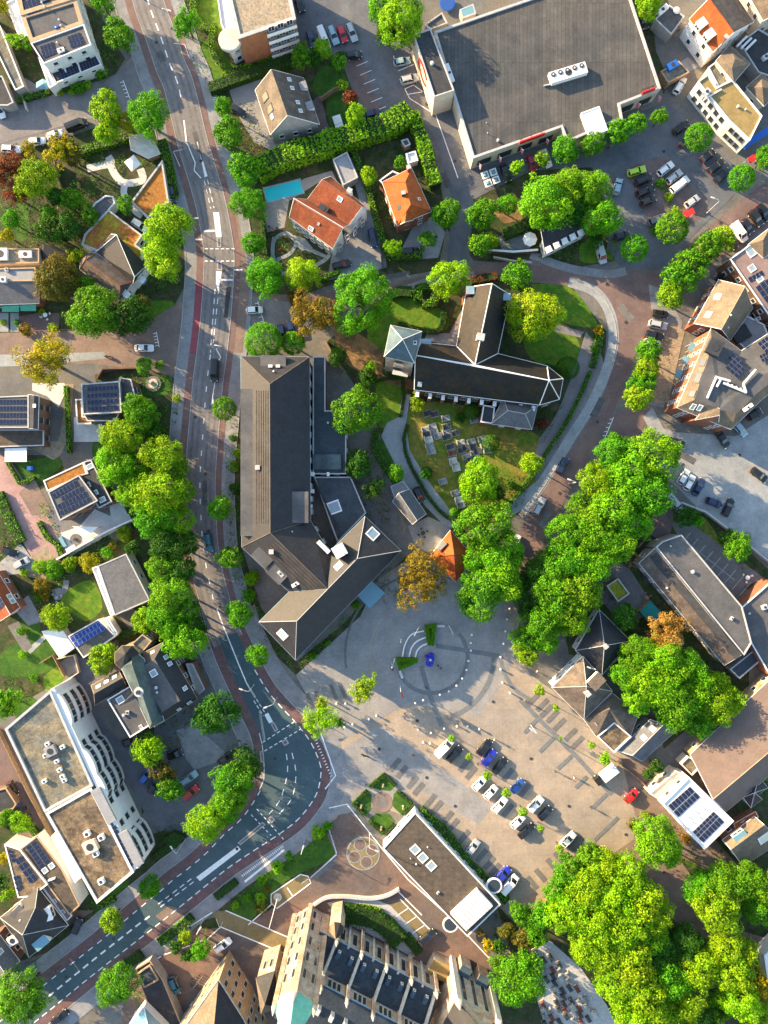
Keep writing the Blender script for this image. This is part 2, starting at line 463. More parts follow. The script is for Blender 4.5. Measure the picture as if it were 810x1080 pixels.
MATS['panel_cell'].node_tree.nodes['Principled BSDF'].inputs['Roughness'].default_value=.2
glass_mat('window_glass',(.03,.04,.05));glass_mat('roof_glass',(.26,.34,.39),.15);glass_mat('car_glass',(.012,.018,.026),.06)
M('sill_stone',(.4,.38,.35),'noise',var=.15)
M('pale_stone',(.50,.47,.42),'noise',var=.18,sc=.8)
M('coping',(.42,.43,.44),'noise',var=.15)
M('coping_tan',(.42,.30,.19),'noise',var=.15);M('coping_blue',(.22,.33,.42),'noise',var=.15);M('coping_white',(.72,.73,.74),'noise',var=.08)
M('brick_red',(.30,.12,.075),'brick',tile=(.4,.15),var=.2,sc=.6);M('brick_orange',(.42,.17,.08),'brick',tile=(.4,.15),var=.2)
M('brick_brown',(.17,.105,.08),'brick',tile=(.4,.15),var=.25);M('brick_buff',(.44,.31,.19),'brick',tile=(.4,.15),var=.22)
M('slate_blue',(.035,.048,.065),'tile',var=.3,sc=.5,c2=(.05,.065,.085),s2=.2,rough=.5);M('stone_wall',(.50,.42,.35),'brick',tile=(.7,.3),var=.28,sc=.5,lines=.75,c2=(.38,.27,.19),s2=.3)
M('render_white',(.74,.73,.71),var=.1,sc=.4);M('render_cream',(.62,.52,.40),var=.14,sc=.4);M('render_grey',(.33,.31,.30),var=.15)
M('tile_slate',(.031,.032,.038),'tile',var=.25,sc=.5,rough=.6);M('tile_brown',(.115,.092,.08),'tile',var=.28,sc=.5,c2=(.15,.12,.095),s2=.25,rough=.75)
M('tile_tan',(.20,.155,.11),'tile',var=.25,sc=.5,c2=(.16,.13,.10),s2=.2);M('tile_red',(.33,.085,.035),'tile',var=.32,sc=.6,c2=(.24,.07,.035),s2=.3)
M('tile_orange',(.44,.10,.02),'tile',var=.22,sc=.5,c2=(.38,.09,.025),s2=.3)
M('tile_black',(.014,.014,.017),'tile',var=.5,sc=1.0,c2=(.028,.02,.013),s2=.2,rough=.65);M('tile_blue',(.07,.12,.17),'tile',var=.25,sc=.5,c2=(.10,.16,.20),s2=.2,rough=.5)
M('tile_grey',(.14,.145,.16),'tile',var=.22,sc=.5)
M('copper_green',(.05,.075,.08),'noise',var=.3,sc=.3,c2=(.09,.125,.135),s2=.2,rough=.55)
M('bitumen',(.085,.088,.095),var=.22,sc=.3,c2=(.115,.113,.115),s2=.12);M('bitumen_dark',(.045,.048,.055),var=.3,sc=.5)
M('bitumen_rib',(.075,.078,.08),'rib',tile=(.9,14),lines=.6,var=.25,sc=.25,c2=(.095,.092,.088),s2=.06);M('bitumen_blue',(.05,.065,.08),var=.25,sc=.4)
M('bitumen_brown',(.095,.078,.062),'slab',tile=(2.2,1.1),lines=.75,var=.35,sc=.5)
M('membrane_grey',(.26,.27,.29),var=.12,sc=.4);M('roof_gravel',(.34,.27,.19),var=.35,sc=1.6,c2=(.28,.24,.18),s2=.4)
M('roof_mossy',(.22,.19,.13),var=.5,sc=.5,c2=(.13,.14,.13),s2=.18);M('roof_mossy_brown',(.22,.16,.10),var=.6,sc=.5,c2=(.11,.085,.06),s2=.3)
M('roof_mustard',(.27,.20,.08),var=.22,sc=.5);M('roof_white',(.74,.75,.76),var=.08,sc=.4)
M('sedum',(.34,.12,.03),var=.4,sc=1.5,c2=(.36,.27,.02),s2=.22);M('sedum_orange',(.30,.13,.025),var=.35,sc=1.5);M('sedum_green',(.22,.24,.02),var=.3,sc=1.2)
M('shed_brown',(.16,.12,.105),var=.14,sc=.3);M('shed_pink',(.24,.17,.155),var=.16,sc=.3)
M('dormer_roof',(.22,.23,.25),var=.15);M('awning_teal',(.01,.16,.15),'noise',var=.1);M('canvas_white',(.8,.8,.78),var=.06);M('canvas_blue',(.16,.33,.42),var=.1)
M('wood_post',(.22,.15,.09),var=.3);M('wood',(.26,.18,.11),var=.3,sc=1.5);M('trampoline',(.02,.08,.3),'flat');M('turf',(.02,.11,.02),var=.15)
M('grave_dark',(.06,.065,.07),var=.35,sc=1.5,rough=.4);M('grave_grey',(.25,.26,.26),var=.3,sc=1.5);M('grave_pale',(.48,.47,.42),var=.2);M('grave_red',(.20,.08,.06),var=.3)
M('glass_canopy',(.14,.30,.38),'flat',rough=.15,spec=.7);M('sculpture_blue',(.012,.03,.36),'flat',rough=.3);M('skin_cream',(.6,.45,.36),var=.1)
M('bin_blue',(.02,.12,.45),'flat',rough=.4);M('copper_bright',(.16,.50,.42),var=.15)
import numpy as np
def leaves_mesh(name,C,N,size,tone,seed,jit=.6):
 rg=np.random.default_rng(seed);n=len(C)
 N=N+rg.normal(0,jit,(n,3));N[:,2]+=.25;N/=np.linalg.norm(N,axis=1)[:,None]+1e-9
 T=np.cross(N,rg.normal(0,1,(n,3)));T/=np.linalg.norm(T,axis=1)[:,None]+1e-9
 B=np.cross(N,T);sz=size*rg.uniform(.6,1.35,n)[:,None]
 V=np.empty((n,4,3))
 V[:,0]=C-T*sz*.62;V[:,1]=C-B*sz*.42+N*sz*.10
 V[:,2]=C+T*sz*.62-N*sz*.12;V[:,3]=C+B*sz*.42+N*sz*.10
 V=V.reshape(-1,3)
 me=bpy.data.meshes.new(name);me.vertices.add(4*n);me.vertices.foreach_set('co',V.ravel())
 me.loops.add(4*n);me.loops.foreach_set('vertex_index',np.arange(4*n,dtype=np.int32))
 me.polygons.add(n);me.polygons.foreach_set('loop_start',np.arange(0,4*n,4,dtype=np.int32))
 try:me.polygons.foreach_set('loop_total',np.full(n,4,dtype=np.int32))
 except Exception:pass
 me.update(calc_edges=True)
 at=me.attributes.new('tone','FLOAT_COLOR','FACE')
 at.data.foreach_set('color',np.concatenate([tone,np.ones((n,1))],1).ravel())
 me.materials.append(MATS['leaf']);return me
def crown_mesh(R,leaf,n,seed,loose=0.0,hz=.8,ball=False):
 rg=np.random.default_rng(seed)
 K=int(44+R*15-loose*24)*(3 if ball else 1)
 d=rg.normal(0,1,(K*3,3));d/=np.linalg.norm(d,axis=1)[:,None];d=d[d[:,2]>-.45][:K]
 ang=np.arctan2(d[:,1],d[:,0]);ph=rg.uniform(0,6.28,3)
 wob=1+(.07+.12*loose)*np.sin(2*ang+ph[0])+(.06+.1*loose)*np.sin(3*ang+ph[1])+.05*np.sin(5*ang+ph[2])
 lr=R*rg.uniform(.11,.25-.05*loose,len(d))*(.7 if R>7 else 1)
 if ball:wob=1+0*wob;lr=np.full(len(d),R*.14)
 rad=(R*wob-lr)*rg.uniform(.97 if ball else .80-.3*loose,1.0 if ball else 1.05,len(d))
 lc=d*rad[:,None]*np.array([1,1,hz])
 inner=rg.normal(0,.3,(6,3))*R*np.array([1,1,.6]);lc=np.concatenate([lc,inner]);lr=np.concatenate([lr,np.full(6,R*.3)])
 p=lr**2;p/=p.sum();idx=rg.choice(len(lc),n,p=p)
 u=rg.normal(0,1,(n,3));u[:,2]=u[:,2]*.9+.35;u/=np.linalg.norm(u,axis=1)[:,None]
 rr=rg.uniform(.72,1.06,n)+(rg.random(n)<.06)*.18
 C=lc[idx]+u*(lr[idx]*rr)[:,None]
 cl=rg.uniform(.72,1.28,len(lc))[idx];lf=rg.uniform(.8,1.2,n);warm=rg.normal(0,.10,len(lc))[idx]+rg.normal(0,.08,n)
 tone=np.stack([cl*lf*(1+warm),cl*lf,cl*lf*(1-warm)],1).clip(.2,2)
 return leaves_mesh('crown',C,u*.8+(C/R)*.5,leaf,tone,seed+1)
def trunk_mesh(R,hz,zc,seed):
 rg=random.Random(seed);b=MB();r=.07+R*.045;top=zc+R*.15
 b.tube([(0,0,-.1),(0,0,.3),(.05*R,0,zc*.5),(0,.03*R,zc-R*.2),(0,0,top)],r*1.25,'bark',7,r*.45)
 for k in range(7):
  a=k*.9+rg.random();l=R*rg.uniform(.6,.85)
  z0=zc-R*rg.uniform(.25,.5);z1=zc+R*rg.uniform(-.1,.4)
  b.tube([(0,0,z0),(l*.45*math.cos(a),l*.45*math.sin(a),(z0+z1)/2+.1*R),(l*math.cos(a),l*math.sin(a),z1)],r*.45,'bark',5,r*.12)
 return b.mesh('trunk',smooth=True)
CR={}
for key,R,leaf,n in(('s',1.5,.23,900),('m',3.2,.27,3800),('l',6.0,.32,9500),('x',8.5,.35,16000)):
 for v in range(3 if key in 'sm' else 4):
  CR[key,v]=(crown_mesh(R,leaf,n,10*v+int(R*10),loose=.15 if v<2 else .3),trunk_mesh(R,.8,R*1.0+2.0,v),R)
 CR[key,'b']=(crown_mesh(R,leaf*.85,int(n*1.25),55+int(R),ball=True),CR[key,0][1],R)
 CR[key,'f']=(crown_mesh(R,leaf*.92,int(n*.8),77+int(R),loose=1.0),trunk_mesh(R,.8,R+2.0,9),R)
TONE={
 'G':(.085,.28,.004),'L':(.20,.38,.004),'Y':(.23,.42,.005),'D':(.034,.125,.006),'O':(.21,.15,.010),
 'A':(.34,.31,.006),'B':(.13,.12,.014),'R':(.20,.05,.02),'P':(.14,.34,.004),'E':(.40,.20,.04)}
TN={'G':'fresh green','L':'lime green','Y':'bright yellow-green','D':'dark green','O':'golden brown','A':'amber yellow','B':'dark olive','R':'reddish','P':'spring green','E':'tan-orange'}
NT=[0]
def tree(px,py,r,tone='G',phrase='',group=None,loose=False,label=None,name='tree',hgt=None,sq=1.0):
 NT[0]+=1;i=NT[0];rg=random.Random(i*31)
 Rm=r*S*1.1;h=hgt or min(17,1.55*Rm+2.6);zc=h-Rm*.78
 for _ in range(2):
  Rr=Rm*(H-zc)/H
 key='s' if Rr<2.1 else 'm' if Rr<4.2 else 'l' if Rr<6.8 else 'x'
 v='f' if loose else 'b' if 'ball' in phrase else rg.randrange(3 if key in 'sm' else 4)
 cm,tm,R=CR[key,v];k=Rr/R
 p=W(px,py,zc);lab=label or f"{TN[tone]} {'tree' if Rr > 1.6 else 'small tree'} {phrase}"
 root=empty(name,(p.x,p.y,0),lab,'tree',group)
 c=TONE[tone];q=[x*rg.uniform(.88,1.14)for x in c]
 a=rg.uniform(0,6.28)
 link('crown',cm,root,(0,0,zc),(0,0,a),(k*sq,k/sq,k*rg.uniform(.92,1.1)),(*q,1))
 link('trunk',tm,root,(0,0,0),(0,0,a),(k,k,zc/(R+2.0)))
 return root
def trees(rows,tmpl,group=None):
 for i,t in enumerate(rows):
  x,y,r,tone=t[:4];lo=len(t)>4 and t[4]=='f'
  tree(x,y,r,tone,'',group,lo,TN[tone]+' '+tmpl.replace('#',ordw(i+1)))
def shrub(px,py,r,tone,label,group=None,z=0,name='shrub',stem=True):
 NT[0]+=1;rg=random.Random(NT[0]);Rr=r*S
 cm,tm,R=CR['s' if Rr<2 else 'm',NT[0]%3];k=Rr/R
 p=W(px,py,Rr*.8);root=empty(name,(p.x,p.y,z),label,'shrub',group)
 q=[x*rg.uniform(.85,1.15)for x in TONE[tone]]
 link('foliage',cm,root,(0,0,Rr*.55),(0,0,rg.uniform(0,6)),(k,k,k*.85),(*q,1))
 st=MB();st.tube([(0,0,0),(0,0,Rr*.6)],.07,'bark',5);link('stem',st.mesh('stem'),root)
 return root
def ball_shrub(px,py,r,tone,label,group=None):
 NT[0]+=1;rg=np.random.default_rng(NT[0]);Rr=r*S;n=int(900*max(1,Rr)**1.3)
 u=rg.normal(0,1,(n,3));u/=np.linalg.norm(u,axis=1)[:,None];u=u[u[:,2]>-.5]
 p=W(px,py,Rr);root=empty('clipped_shrub',(p.x,p.y,0),label,'shrub',group)
 t=rg.uniform(.8,1.2,(len(u),1))*np.ones(3)
 me=leaves_mesh('foliage',u*Rr*rg.uniform(.93,1.02,(len(u),1)),u,.22,t,3,.35)
 link('foliage',me,root,(0,0,Rr*.85),color=(*TONE[tone],1))
 st=MB();st.tube([(0,0,0),(0,0,Rr)],.09,'bark',5);link('stem',st.mesh('stem'),root)
def scatter_mesh(name,tri_pts,z0,z1,dens,size,seed,up=.5):
 pass
def in_poly(x,y,L):
 c=np.zeros(len(x),bool);n=len(L)
 for i in range(n):
  a,b=L[i],L[(i+1)%n]
  if a[1]==b[1]:continue
  m=((a[1]>y)!=(b[1]>y))&(x<(b[0]-a[0])*(y-a[1])/(b[1]-a[1])+a[0]);c^=m
 return c
def cover(poly,tone,h=.5,dens=5,size=.3,name='ground_cover',tone2=None,clumpy=1.0,thr=.0):
 L=[W(*p)for p in poly];xs=[p.x for p in L];ys=[p.y for p in L]
 A=(max(xs)-min(xs))*(max(ys)-min(ys));n=int(A*dens);NT[0]+=1;rg=np.random.default_rng(NT[0]+500)
 x=rg.uniform(min(xs),max(xs),n);y=rg.uniform(min(ys),max(ys),n)
 f=np.zeros(n)
 for k in range(7):
  a=rg.uniform(0,6.28);w=rg.uniform(.5,2.2);f+=np.sin((x*math.cos(a)+y*math.sin(a))*w+rg.uniform(0,6))
 f=f/3.
 m=in_poly(x,y,L)&(f>thr-1.2+(0 if clumpy==0 else .7));x,y,f=x[m],y[m],f[m];n=len(x)
 if n==0:return
 z=.05+h*(.35+.65*np.clip(.5+f*.5,0,1.4))*rg.uniform(.4,1.05,n)
 c=sum(L,Vector())/len(L);c.z=0
 C=np.stack([x-c.x,y-c.y,z],1);N=np.tile([0,0,1.],(n,1))+rg.normal(0,.3,(n,3))
 a,b2=np.array(TONE[tone]),np.array(TONE[tone2 or tone])
 w=(1/(1+np.exp(-6*(f-.25))))[:,None];col=a*(1-w)+b2*w
 t=col/a*rg.uniform(.7,1.25,(n,1))
 me=leaves_mesh(name,C,N,size,t,NT[0]);o=bpy.data.objects.new(name,me);COL.objects.link(o);o.location=c
 o.color=(*TONE[tone],1);o['kind']='stuff';return o
def hedge(pts,w,h,tone,label,name='hedge',sm=False,closed=False,rough=.0,group=None,size=.26):
 P=wl(pts,5,sm)
 if closed:P.append(P[0])
 NT[0]+=1;rg=np.random.default_rng(NT[0]+900)
 o=Vector((P[0].x,P[0].y,0));b=MB()
 A,B=offs(P,-w/2+.12),offs(P,w/2-.12)
 for i in range(len(P)-1):
  q=[A[i],B[i],B[i+1],A[i+1]];b.prism([(p.x,p.y)for p in q],0,h-.15,'hedge_core',bot=False)
 C=[];N=[]
 for i in range(len(P)-1):
  a,c=P[i],P[i+1];d=c-a;l=d.length;u=d/max(l,1e-6);s_=Vector((-u.y,u.x))
  m=int(l*(w+2*h*.8)*(9 if size<.28 else 15))
  for _ in range(m):
   t=rg.random()*l;k=rg.random()*(w+1.6*h);bump=rough*(math.sin(t*1.1+i)+math.sin(t*2.3+1))*.5
   if k<w:v=k-w/2;z=h+bump+rg.normal(0,.05+rough*.2);nn=(0,0,1)
   else:
    sd=1 if(k-w)<.8*h else-1;z=h*(1-rg.random()*.85);v=sd*(w/2+bump*.3+rg.normal(0,.04+rough*.1));nn=(s_.x*sd,s_.y*sd,.2)
   p=a+u*t+s_*v;C.append((p.x-o.x,p.y-o.y,z));N.append(nn)
 C=np.array(C);N=np.array(N);f=np.sin(C[:,0]*1.3)+np.sin(C[:,1]*1.7)
 t=(rg.uniform(.75,1.2,len(C))*(1+.1*f))[:,None]*np.ones(3)
 root=empty(name,o,label,'hedge',group)
 b.build('branches',root);link('foliage',leaves_mesh('foliage',C,N,size*(1+rough*.5),t,NT[0],.4),root,color=(*TONE[tone],1))
 return root
def loft(b,secs,mat):
 n=len(secs[0]);vs=[p for s_ in secs for p in s_];fs=[]
 for i in range(len(secs)-1):
  for k in range(n):fs.append((i*n+k,i*n+(k+1)%n,(i+1)*n+(k+1)%n,(i+1)*n+k))
 fs+=[tuple(range(n))[::-1],tuple((len(secs)-1)*n+k for k in range(n))]
 b.add(vs,fs,mat)
def car_proto(kind):
 if kind=='van':L,Wd,Ht,c0,c1,t0,t1,hood=5.3,1.95,2.05,-2.6,1.75,-2.55,1.0,1.15
 elif kind=='estate':L,Wd,Ht,c0,c1,t0,t1,hood=4.7,1.84,1.48,-2.2,.95,-1.85,.15,.93
 elif kind=='suv':L,Wd,Ht,c0,c1,t0,t1,hood=4.6,1.9,1.68,-2.1,1.0,-1.8,.3,1.05
 elif kind=='saloon':L,Wd,Ht,c0,c1,t0,t1,hood=4.65,1.84,1.44,-1.75,.95,-1.1,.1,.9
 else:L,Wd,Ht,c0,c1,t0,t1,hood=4.1,1.76,1.48,-1.85,.95,-1.45,.2,.92
 hl,hw=L/2,Wd/2;b=MB()
 def sec(x,w,zt,zb=.24):return[(x,-w*.9,zb),(x,-w,zb+.2),(x,-w,zt-.16),(x,-w*.9,zt),(x,-w*.5,zt+.03),(x,w*.5,zt+.03),(x,w*.9,zt),(x,w,zt-.16),(x,w,zb+.2),(x,w*.9,zb)]
 hz=hood
 secs=[sec(-hl,hw*.78,hz-.22,.4),sec(-hl+.12,hw*.92,hz-.04,.28),sec(-hl+.5,hw*.98,hz),sec(-.6,hw,hz+.02),sec(.7,hw,hz),sec(hl-.75,hw*.97,hz-.05),sec(hl-.3,hw*.9,hz-.12),sec(hl-.07,hw*.76,hz-.25,.3),sec(hl,hw*.6,hz-.34,.4)]
 loft(b,secs,'paint')
 b.box((hl-.02,0,.42),(.08,Wd*.55,.16),'black_plastic');body=b.mesh('body',smooth=False)
 g=MB();gw,tw=hw*.88,hw*.70
 vs=[(c0,-gw,hz),(c1,-gw,hz),(c1,gw,hz),(c0,gw,hz),(t0,-tw,Ht-.05),(t1,-tw,Ht-.05),(t1,tw,Ht-.05),(t0,tw,Ht-.05)]
 mid=[(c0+(t0-c0)*.5-.03,-gw*.97+.05,(hz+Ht)/2)]
 g.add(vs,[(0,1,5,4),(1,2,6,5),(2,3,7,6),(3,0,4,7),(4,5,6,7)],'car_glass');glass=g.mesh('glasshouse')
 r=MB()
 r.slab([Vector(p)for p in[(t0-.05,-tw-.02,Ht-.03),(t1+.03,-tw-.02,Ht-.03),(t1+.1,0,Ht),(t1+.03,tw+.02,Ht-.03),(t0-.05,tw+.02,Ht-.03),(t0-.08,0,Ht)]],[('paint',0,1,2,5),('paint',5,2,3,4)],.05,{})
 for(x0,x1)in((c0,t0),(c1,t1)):
  for sy in(-1,1):r.tube([(x0,sy*gw*.98,hz),(x1,sy*tw,Ht-.04)],.06,'paint',5)
 xm=(c0+c1)/2-.1
 for sy in(-1,1):r.tube([(xm,sy*(gw+.005),hz),(xm,sy*(tw+.01),Ht-.04)],.05,'paint',5)
 if kind=='van':
  for sy in(-1,1):r.add([(c0,sy*(gw+.02),hz),(.4,sy*(gw+.02),hz),(.3,sy*(tw+.02),Ht-.04),(t0,sy*(tw+.02),Ht-.04)],[(0,1,2,3)],'paint')
 if kind in('estate','suv'):
  for sy in(-1,1):r.tube([(t0+.15,sy*(tw-.06),Ht+.03),(t1-.1,sy*(tw-.06),Ht+.03)],.03,'dark_metal',4)
 roof=r.mesh('roof')
 wh=MB();n=14
 for(rad,y0,y1,mt)in((.33,-.1,.1,'rubber'),(.2,.1,.125,'light_metal')):
  va=[(rad*math.cos(6.2832*k/n),y0,rad*math.sin(6.2832*k/n))for k in range(n)]+[(rad*math.cos(6.2832*k/n),y1,rad*math.sin(6.2832*k/n))for k in range(n)]
  wh.add(va,[(k,(k+1)%n,n+(k+1)%n,n+k)for k in range(n)]+[tuple(range(n)),tuple(range(n,2*n))[::-1]],mt)
 wheel=wh.mesh('wheel')
 hlm=MB();hlm.box((0,0,0),(.22,.34,.14),'lamp_clear');hlm=hlm.mesh('headlight')
 tlm=MB();tlm.box((0,0,0),(.14,.28,.2),'lamp_red');tlm=tlm.mesh('tail_light')
 mr=MB();mr.box((0,0,0),(.14,.24,.14),'black_plastic');mr=mr.mesh('wing_mirror')
 parts=[('body',body,(0,0,0),0),('glasshouse',glass,(0,0,0),0),('roof',roof,(0,0,0),0)]
 for x in(-hl+.85,hl-.85):
  for sy in(-1,1):parts.append(('wheel',wheel,(x,sy*(hw-.08),.33),0 if sy>0 else math.pi))
 for sy in(-1,1):
  parts.append(('headlight',hlm,(hl-.2,sy*hw*.68,hz-.24),-.35*sy));parts.append(('tail_light',tlm,(-hl+.06,sy*hw*.76,hz-.16),0))
  parts.append(('wing_mirror',mr,(c1-.35,sy*(hw+.08),hz+.05),0))
 return parts
CARS={}
PAINT={'white':(.78,.79,.80),'black':(.012,.013,.016),'grey':(.12,.13,.14),'silver':(.42,.45,.47),'navy':(.015,.03,.09),'blue':(.02,.10,.38),'royal blue':(.02,.035,.42),
   'red':(.55,.015,.02),'lime green':(.42,.62,.03),'teal':(.03,.14,.20),'silver-blue':(.28,.42,.50),'crimson':(.36,.01,.04)}
def car(px,py,ang,col,phrase,kind='hatch',group='cars parked around the town centre'):
 if kind not in CARS:CARS[kind]=car_proto(kind)
 p=W(px,py,.8);a=-math.radians(ang)
 nm={'hatch':'hatchback car','estate':'estate car','van':'van','suv':'tall car','saloon':'saloon car'}[kind]
 root=empty('parked_van' if kind=='van' else 'parked_car',(p.x,p.y,.07),f'{col} {nm} {phrase}','van' if kind=='van' else 'car',group)
 root.rotation_euler=(0,0,a);c=PAINT[col]
 for n,me,loc,rz in CARS[kind]:link(n,me,root,loc,(0,0,rz),None,(*c,1))
 return root
def cars(rows,tmpl,group='cars parked around the town centre'):
 for i,t in enumerate(rows):car(t[0],t[1],t[2],t[3],tmpl.replace('#',ordw(i+1)),t[4]if len(t)>4 else 'hatch',group)
def person_mesh(seed,shirt,trousers,skin='skin_tone'):
 b=MB();rg=random.Random(seed);st=.16
 def ring(c,rx,ry,n=8):return[(c[0]+rx*math.cos(6.2832*k/n),c[1]+ry*math.sin(6.2832*k/n),c[2])for k in range(n)]
 def stack(rs,mat):
  n=8;vs=[p for r in rs for p in r];fs=[(i*n+k,i*n+(k+1)%n,(i+1)*n+(k+1)%n,(i+1)*n+k)for i in range(len(rs)-1)for k in range(n)]
  b.add(vs,fs+[tuple(range(n))[::-1],tuple((len(rs)-1)*n+k for k in range(n))],mat)
 for sy in(-1,1):
  x=st*sy
  stack([ring((x+.08,sy*.1,.0),.14,.05),ring((x,sy*.1,.09),.055,.05),ring((x*.7,sy*.1,.45),.065,.065),ring((x*.2,sy*.09,.85),.09,.09)],trousers)
  stack([ring((-x*1.1,sy*.27,.80),.035,.035),ring((-x*.5,sy*.26,1.1),.045,.045),ring((0,sy*.2,1.42),.06,.06)],shirt)
  b.ball((-x*1.15,sy*.27,.74),.05,skin,6)
 stack([ring((0,0,.82),.12,.17),ring((0,0,1.05),.10,.15),ring((.0,0,1.38),.12,.21),ring((0,0,1.48),.06,.08),ring((.01,0,1.56),.05,.05)],shirt)
 b.ball((.01,0,1.66),.105,skin,8,1.2)
 return b.mesh('person')
def person(px,py,ang,label,shirt='cloth_dark',trousers='cloth_navy',hair='hair_dark'):
 o=bpy.data.objects.new('person',person_mesh(NT[0],shirt,trousers));COL.objects.link(o)
 p=W(px,py,.9);o.location=(p.x,p.y,.05);o.rotation_euler=(0,0,-math.radians(ang));tag(o,label,'person')
 h=MB();h.ball((-.015,0,1.70),.115,hair,8,1.05);h.build('hair',o,o=Vector((0,0,0)))
PROT={}
def bollard(px,py,label):
 if 'bol' not in PROT:
  b=MB();b.disc((0,0),.17,0,.75,'pale_stone',12,.14);t=MB();t.ball((0,0,.9),.27,'white_paint',12)
  PROT['bol']=(b.mesh('post'),t.mesh('globe',smooth=True))
 p=W(px,py,.8);r=empty('bollard',(p.x,p.y,.04),label,'bollard','white globe bollards edging the square')
 link('post',PROT['bol'][0],r);link('globe',PROT['bol'][1],r)
def lamp(px,py,ang,label,h=7.0,arm=1.6,mat='light_metal'):
 k=('lamp',h,arm)
 if k not in PROT:
  b=MB();b.disc((0,0),.16,0,.5,mat,8);b.tube([(0,0,0),(0,0,h-.3),(.3,0,h),(arm,0,h+.1)],.09,mat,6,.06)
  t=MB();t.box((arm+.3,0,h+.08),(.9,.34,.14),mat);t2=MB();t2.box((arm+.3,0,h-.01),(.6,.24,.03),'lamp_clear')
  PROT[k]=(b.mesh('pole'),t.mesh('lamp_head'),t2.mesh('diffuser'))
 p=W(px,py,0);r=empty('street_lamp',(p.x,p.y,.03),label,'street lamp','street lamps along the roads');r.rotation_euler=(0,0,-math.radians(ang))
 link('pole',PROT[k][0],r);hd=link('lamp_head',PROT[k][1],r);link('diffuser',PROT[k][2],hd)
def bike(px,py,ang,label,motor=False,group=None):
 k='moto' if motor else 'bike'
 if k not in PROT:
  f=MB();w=MB();n=12;wr=.33;hx=.55 if not motor else .68;t=.02 if not motor else .08
  ring=[(wr*math.cos(6.2832*i/n),0,wr*math.sin(6.2832*i/n))for i in range(n+1)];w.tube(ring,t+.01,'rubber',5)
  for i in range(0,n,2):w.tube([(0,0,0),ring[i]],.008,'light_metal',3)
  f.tube([(-hx,0,.33),(-.05,0,.3),(.4,0,.85),(hx,0,.33)],t,'dark_metal',5);f.tube([(-.05,0,.3),(-.2,0,.85),(.4,0,.85)],t,'dark_metal',5)
  if motor:f.box((.05,0,.6),(.7,.3,.4),'dark_metal')
  hb=MB();hb.tube([(.3,-.3,1.0),(.42,-.1,1.02),(.42,.1,1.02),(.3,.3,1.0)],.025,'light_metal',5)
  sd=MB();sd.box((-.22,0,.9),(.3,.16,.07)if not motor else(.7,.28,.12),'black_plastic')
  PROT[k]=(w.mesh('wheel'),f.mesh('frame'),hb.mesh('handlebar'),sd.mesh('saddle'),hx)
 w,f,hb,sd,hx=PROT[k];p=W(px,py,.5);r=empty('motorcycle' if motor else 'bicycle',(p.x,p.y,.05),label,'motorcycle' if motor else 'bicycle',group);r.rotation_euler=(0,0,-math.radians(ang))
 for x in(-hx,hx):link('wheel',w,r,(x,0,.36))
 link('frame',f,r);link('handlebar',hb,r);link('saddle',sd,r)
def single(name,b,label,cat,at,group=None,z=0):
 c=sum((Vector(v[:2])for v in b.v),Vector((0,0)))/len(b.v);a=W(*at).to_2d()
 if c.length<(c-a).length:o=b.build(name,o=Vector((0,0,0)));o.location=(a.x,a.y,z+.04)
 else:o=b.build(name,o=Vector((a.x,a.y,z)))
 tag(o,label,cat,group);return o
def wall_line(pts,h,th,mat,label,name='garden_wall',cat='wall',sm=False,cap=None,group=None):
 P=wl(pts,5,sm);root=empty(name,(P[0].x,P[0].y,0),label,cat,group)
 b=MB();ribbon(b,P,-th/2,th/2,h,mat,0);b.build('masonry' if cat=='wall' else 'panel',root)
 if cap:
  c=MB();ribbon(c,P,-th/2-.05,th/2+.05,h+.07,cap,h+.005);c.build('capping',root)
 if cat=='fence':
  L=0
  for a,c_ in zip(P,P[1:]):
   d=(c_-a).length;m=max(1,int(d/2.2))
   for i in range(m):
    q=a+(c_-a)*(i/m);pb=MB();pb.box((q.x,q.y,h/2+.08),(.14,.14,h+.16),'wood_post');pb.build('post',root)
 return root
Z=lambda n:.01*n
USED={}
def free_z(lv,pts,mat):
 x0,x1=min(p[0]for p in pts),max(p[0]for p in pts);y0,y1=min(p[1]for p in pts),max(p[1]for p in pts)
 k=0
 while any(q[0]<x1 and q[1]>x0 and q[2]<y1 and q[3]>y0 for q in USED.get((lv,k),[]))and k<24:k+=1
 USED.setdefault((lv,k),[]).append((x0,x1,y0,y1))
 return Z(lv)+.0016*k if k<6 else Z(lv)+.0004*k
struct('ground',[(-1200,-1200),(1200,-1200),(1200,1200),(-1200,1200)],0,'ground',px=False)
def gs(name,poly,lv,mat,sm=False):
 L=wl(poly+[poly[0]],4)[:-1]if sm else[W(*p)for p in poly]
 return struct(name,[(p[0],p[1])for p in L],free_z(lv,L,mat),mat,px=False)
def rib(name,pts,d0,d1,lv,mat,sm=True):
 P=wl(pts,6,sm);b=MB();ribbon(b,P,d0,d1,free_z(lv,P,mat),mat);o=b.build(name);o['kind']='structure';return o
def kerb(pts,d,sm=True,w=.16,h=.12):
 b=MB();ribbon(b,wl(pts,6,sm),d-w/2,d+w/2,h,'kerb',0);o=b.build('kerb');o['kind']='structure'
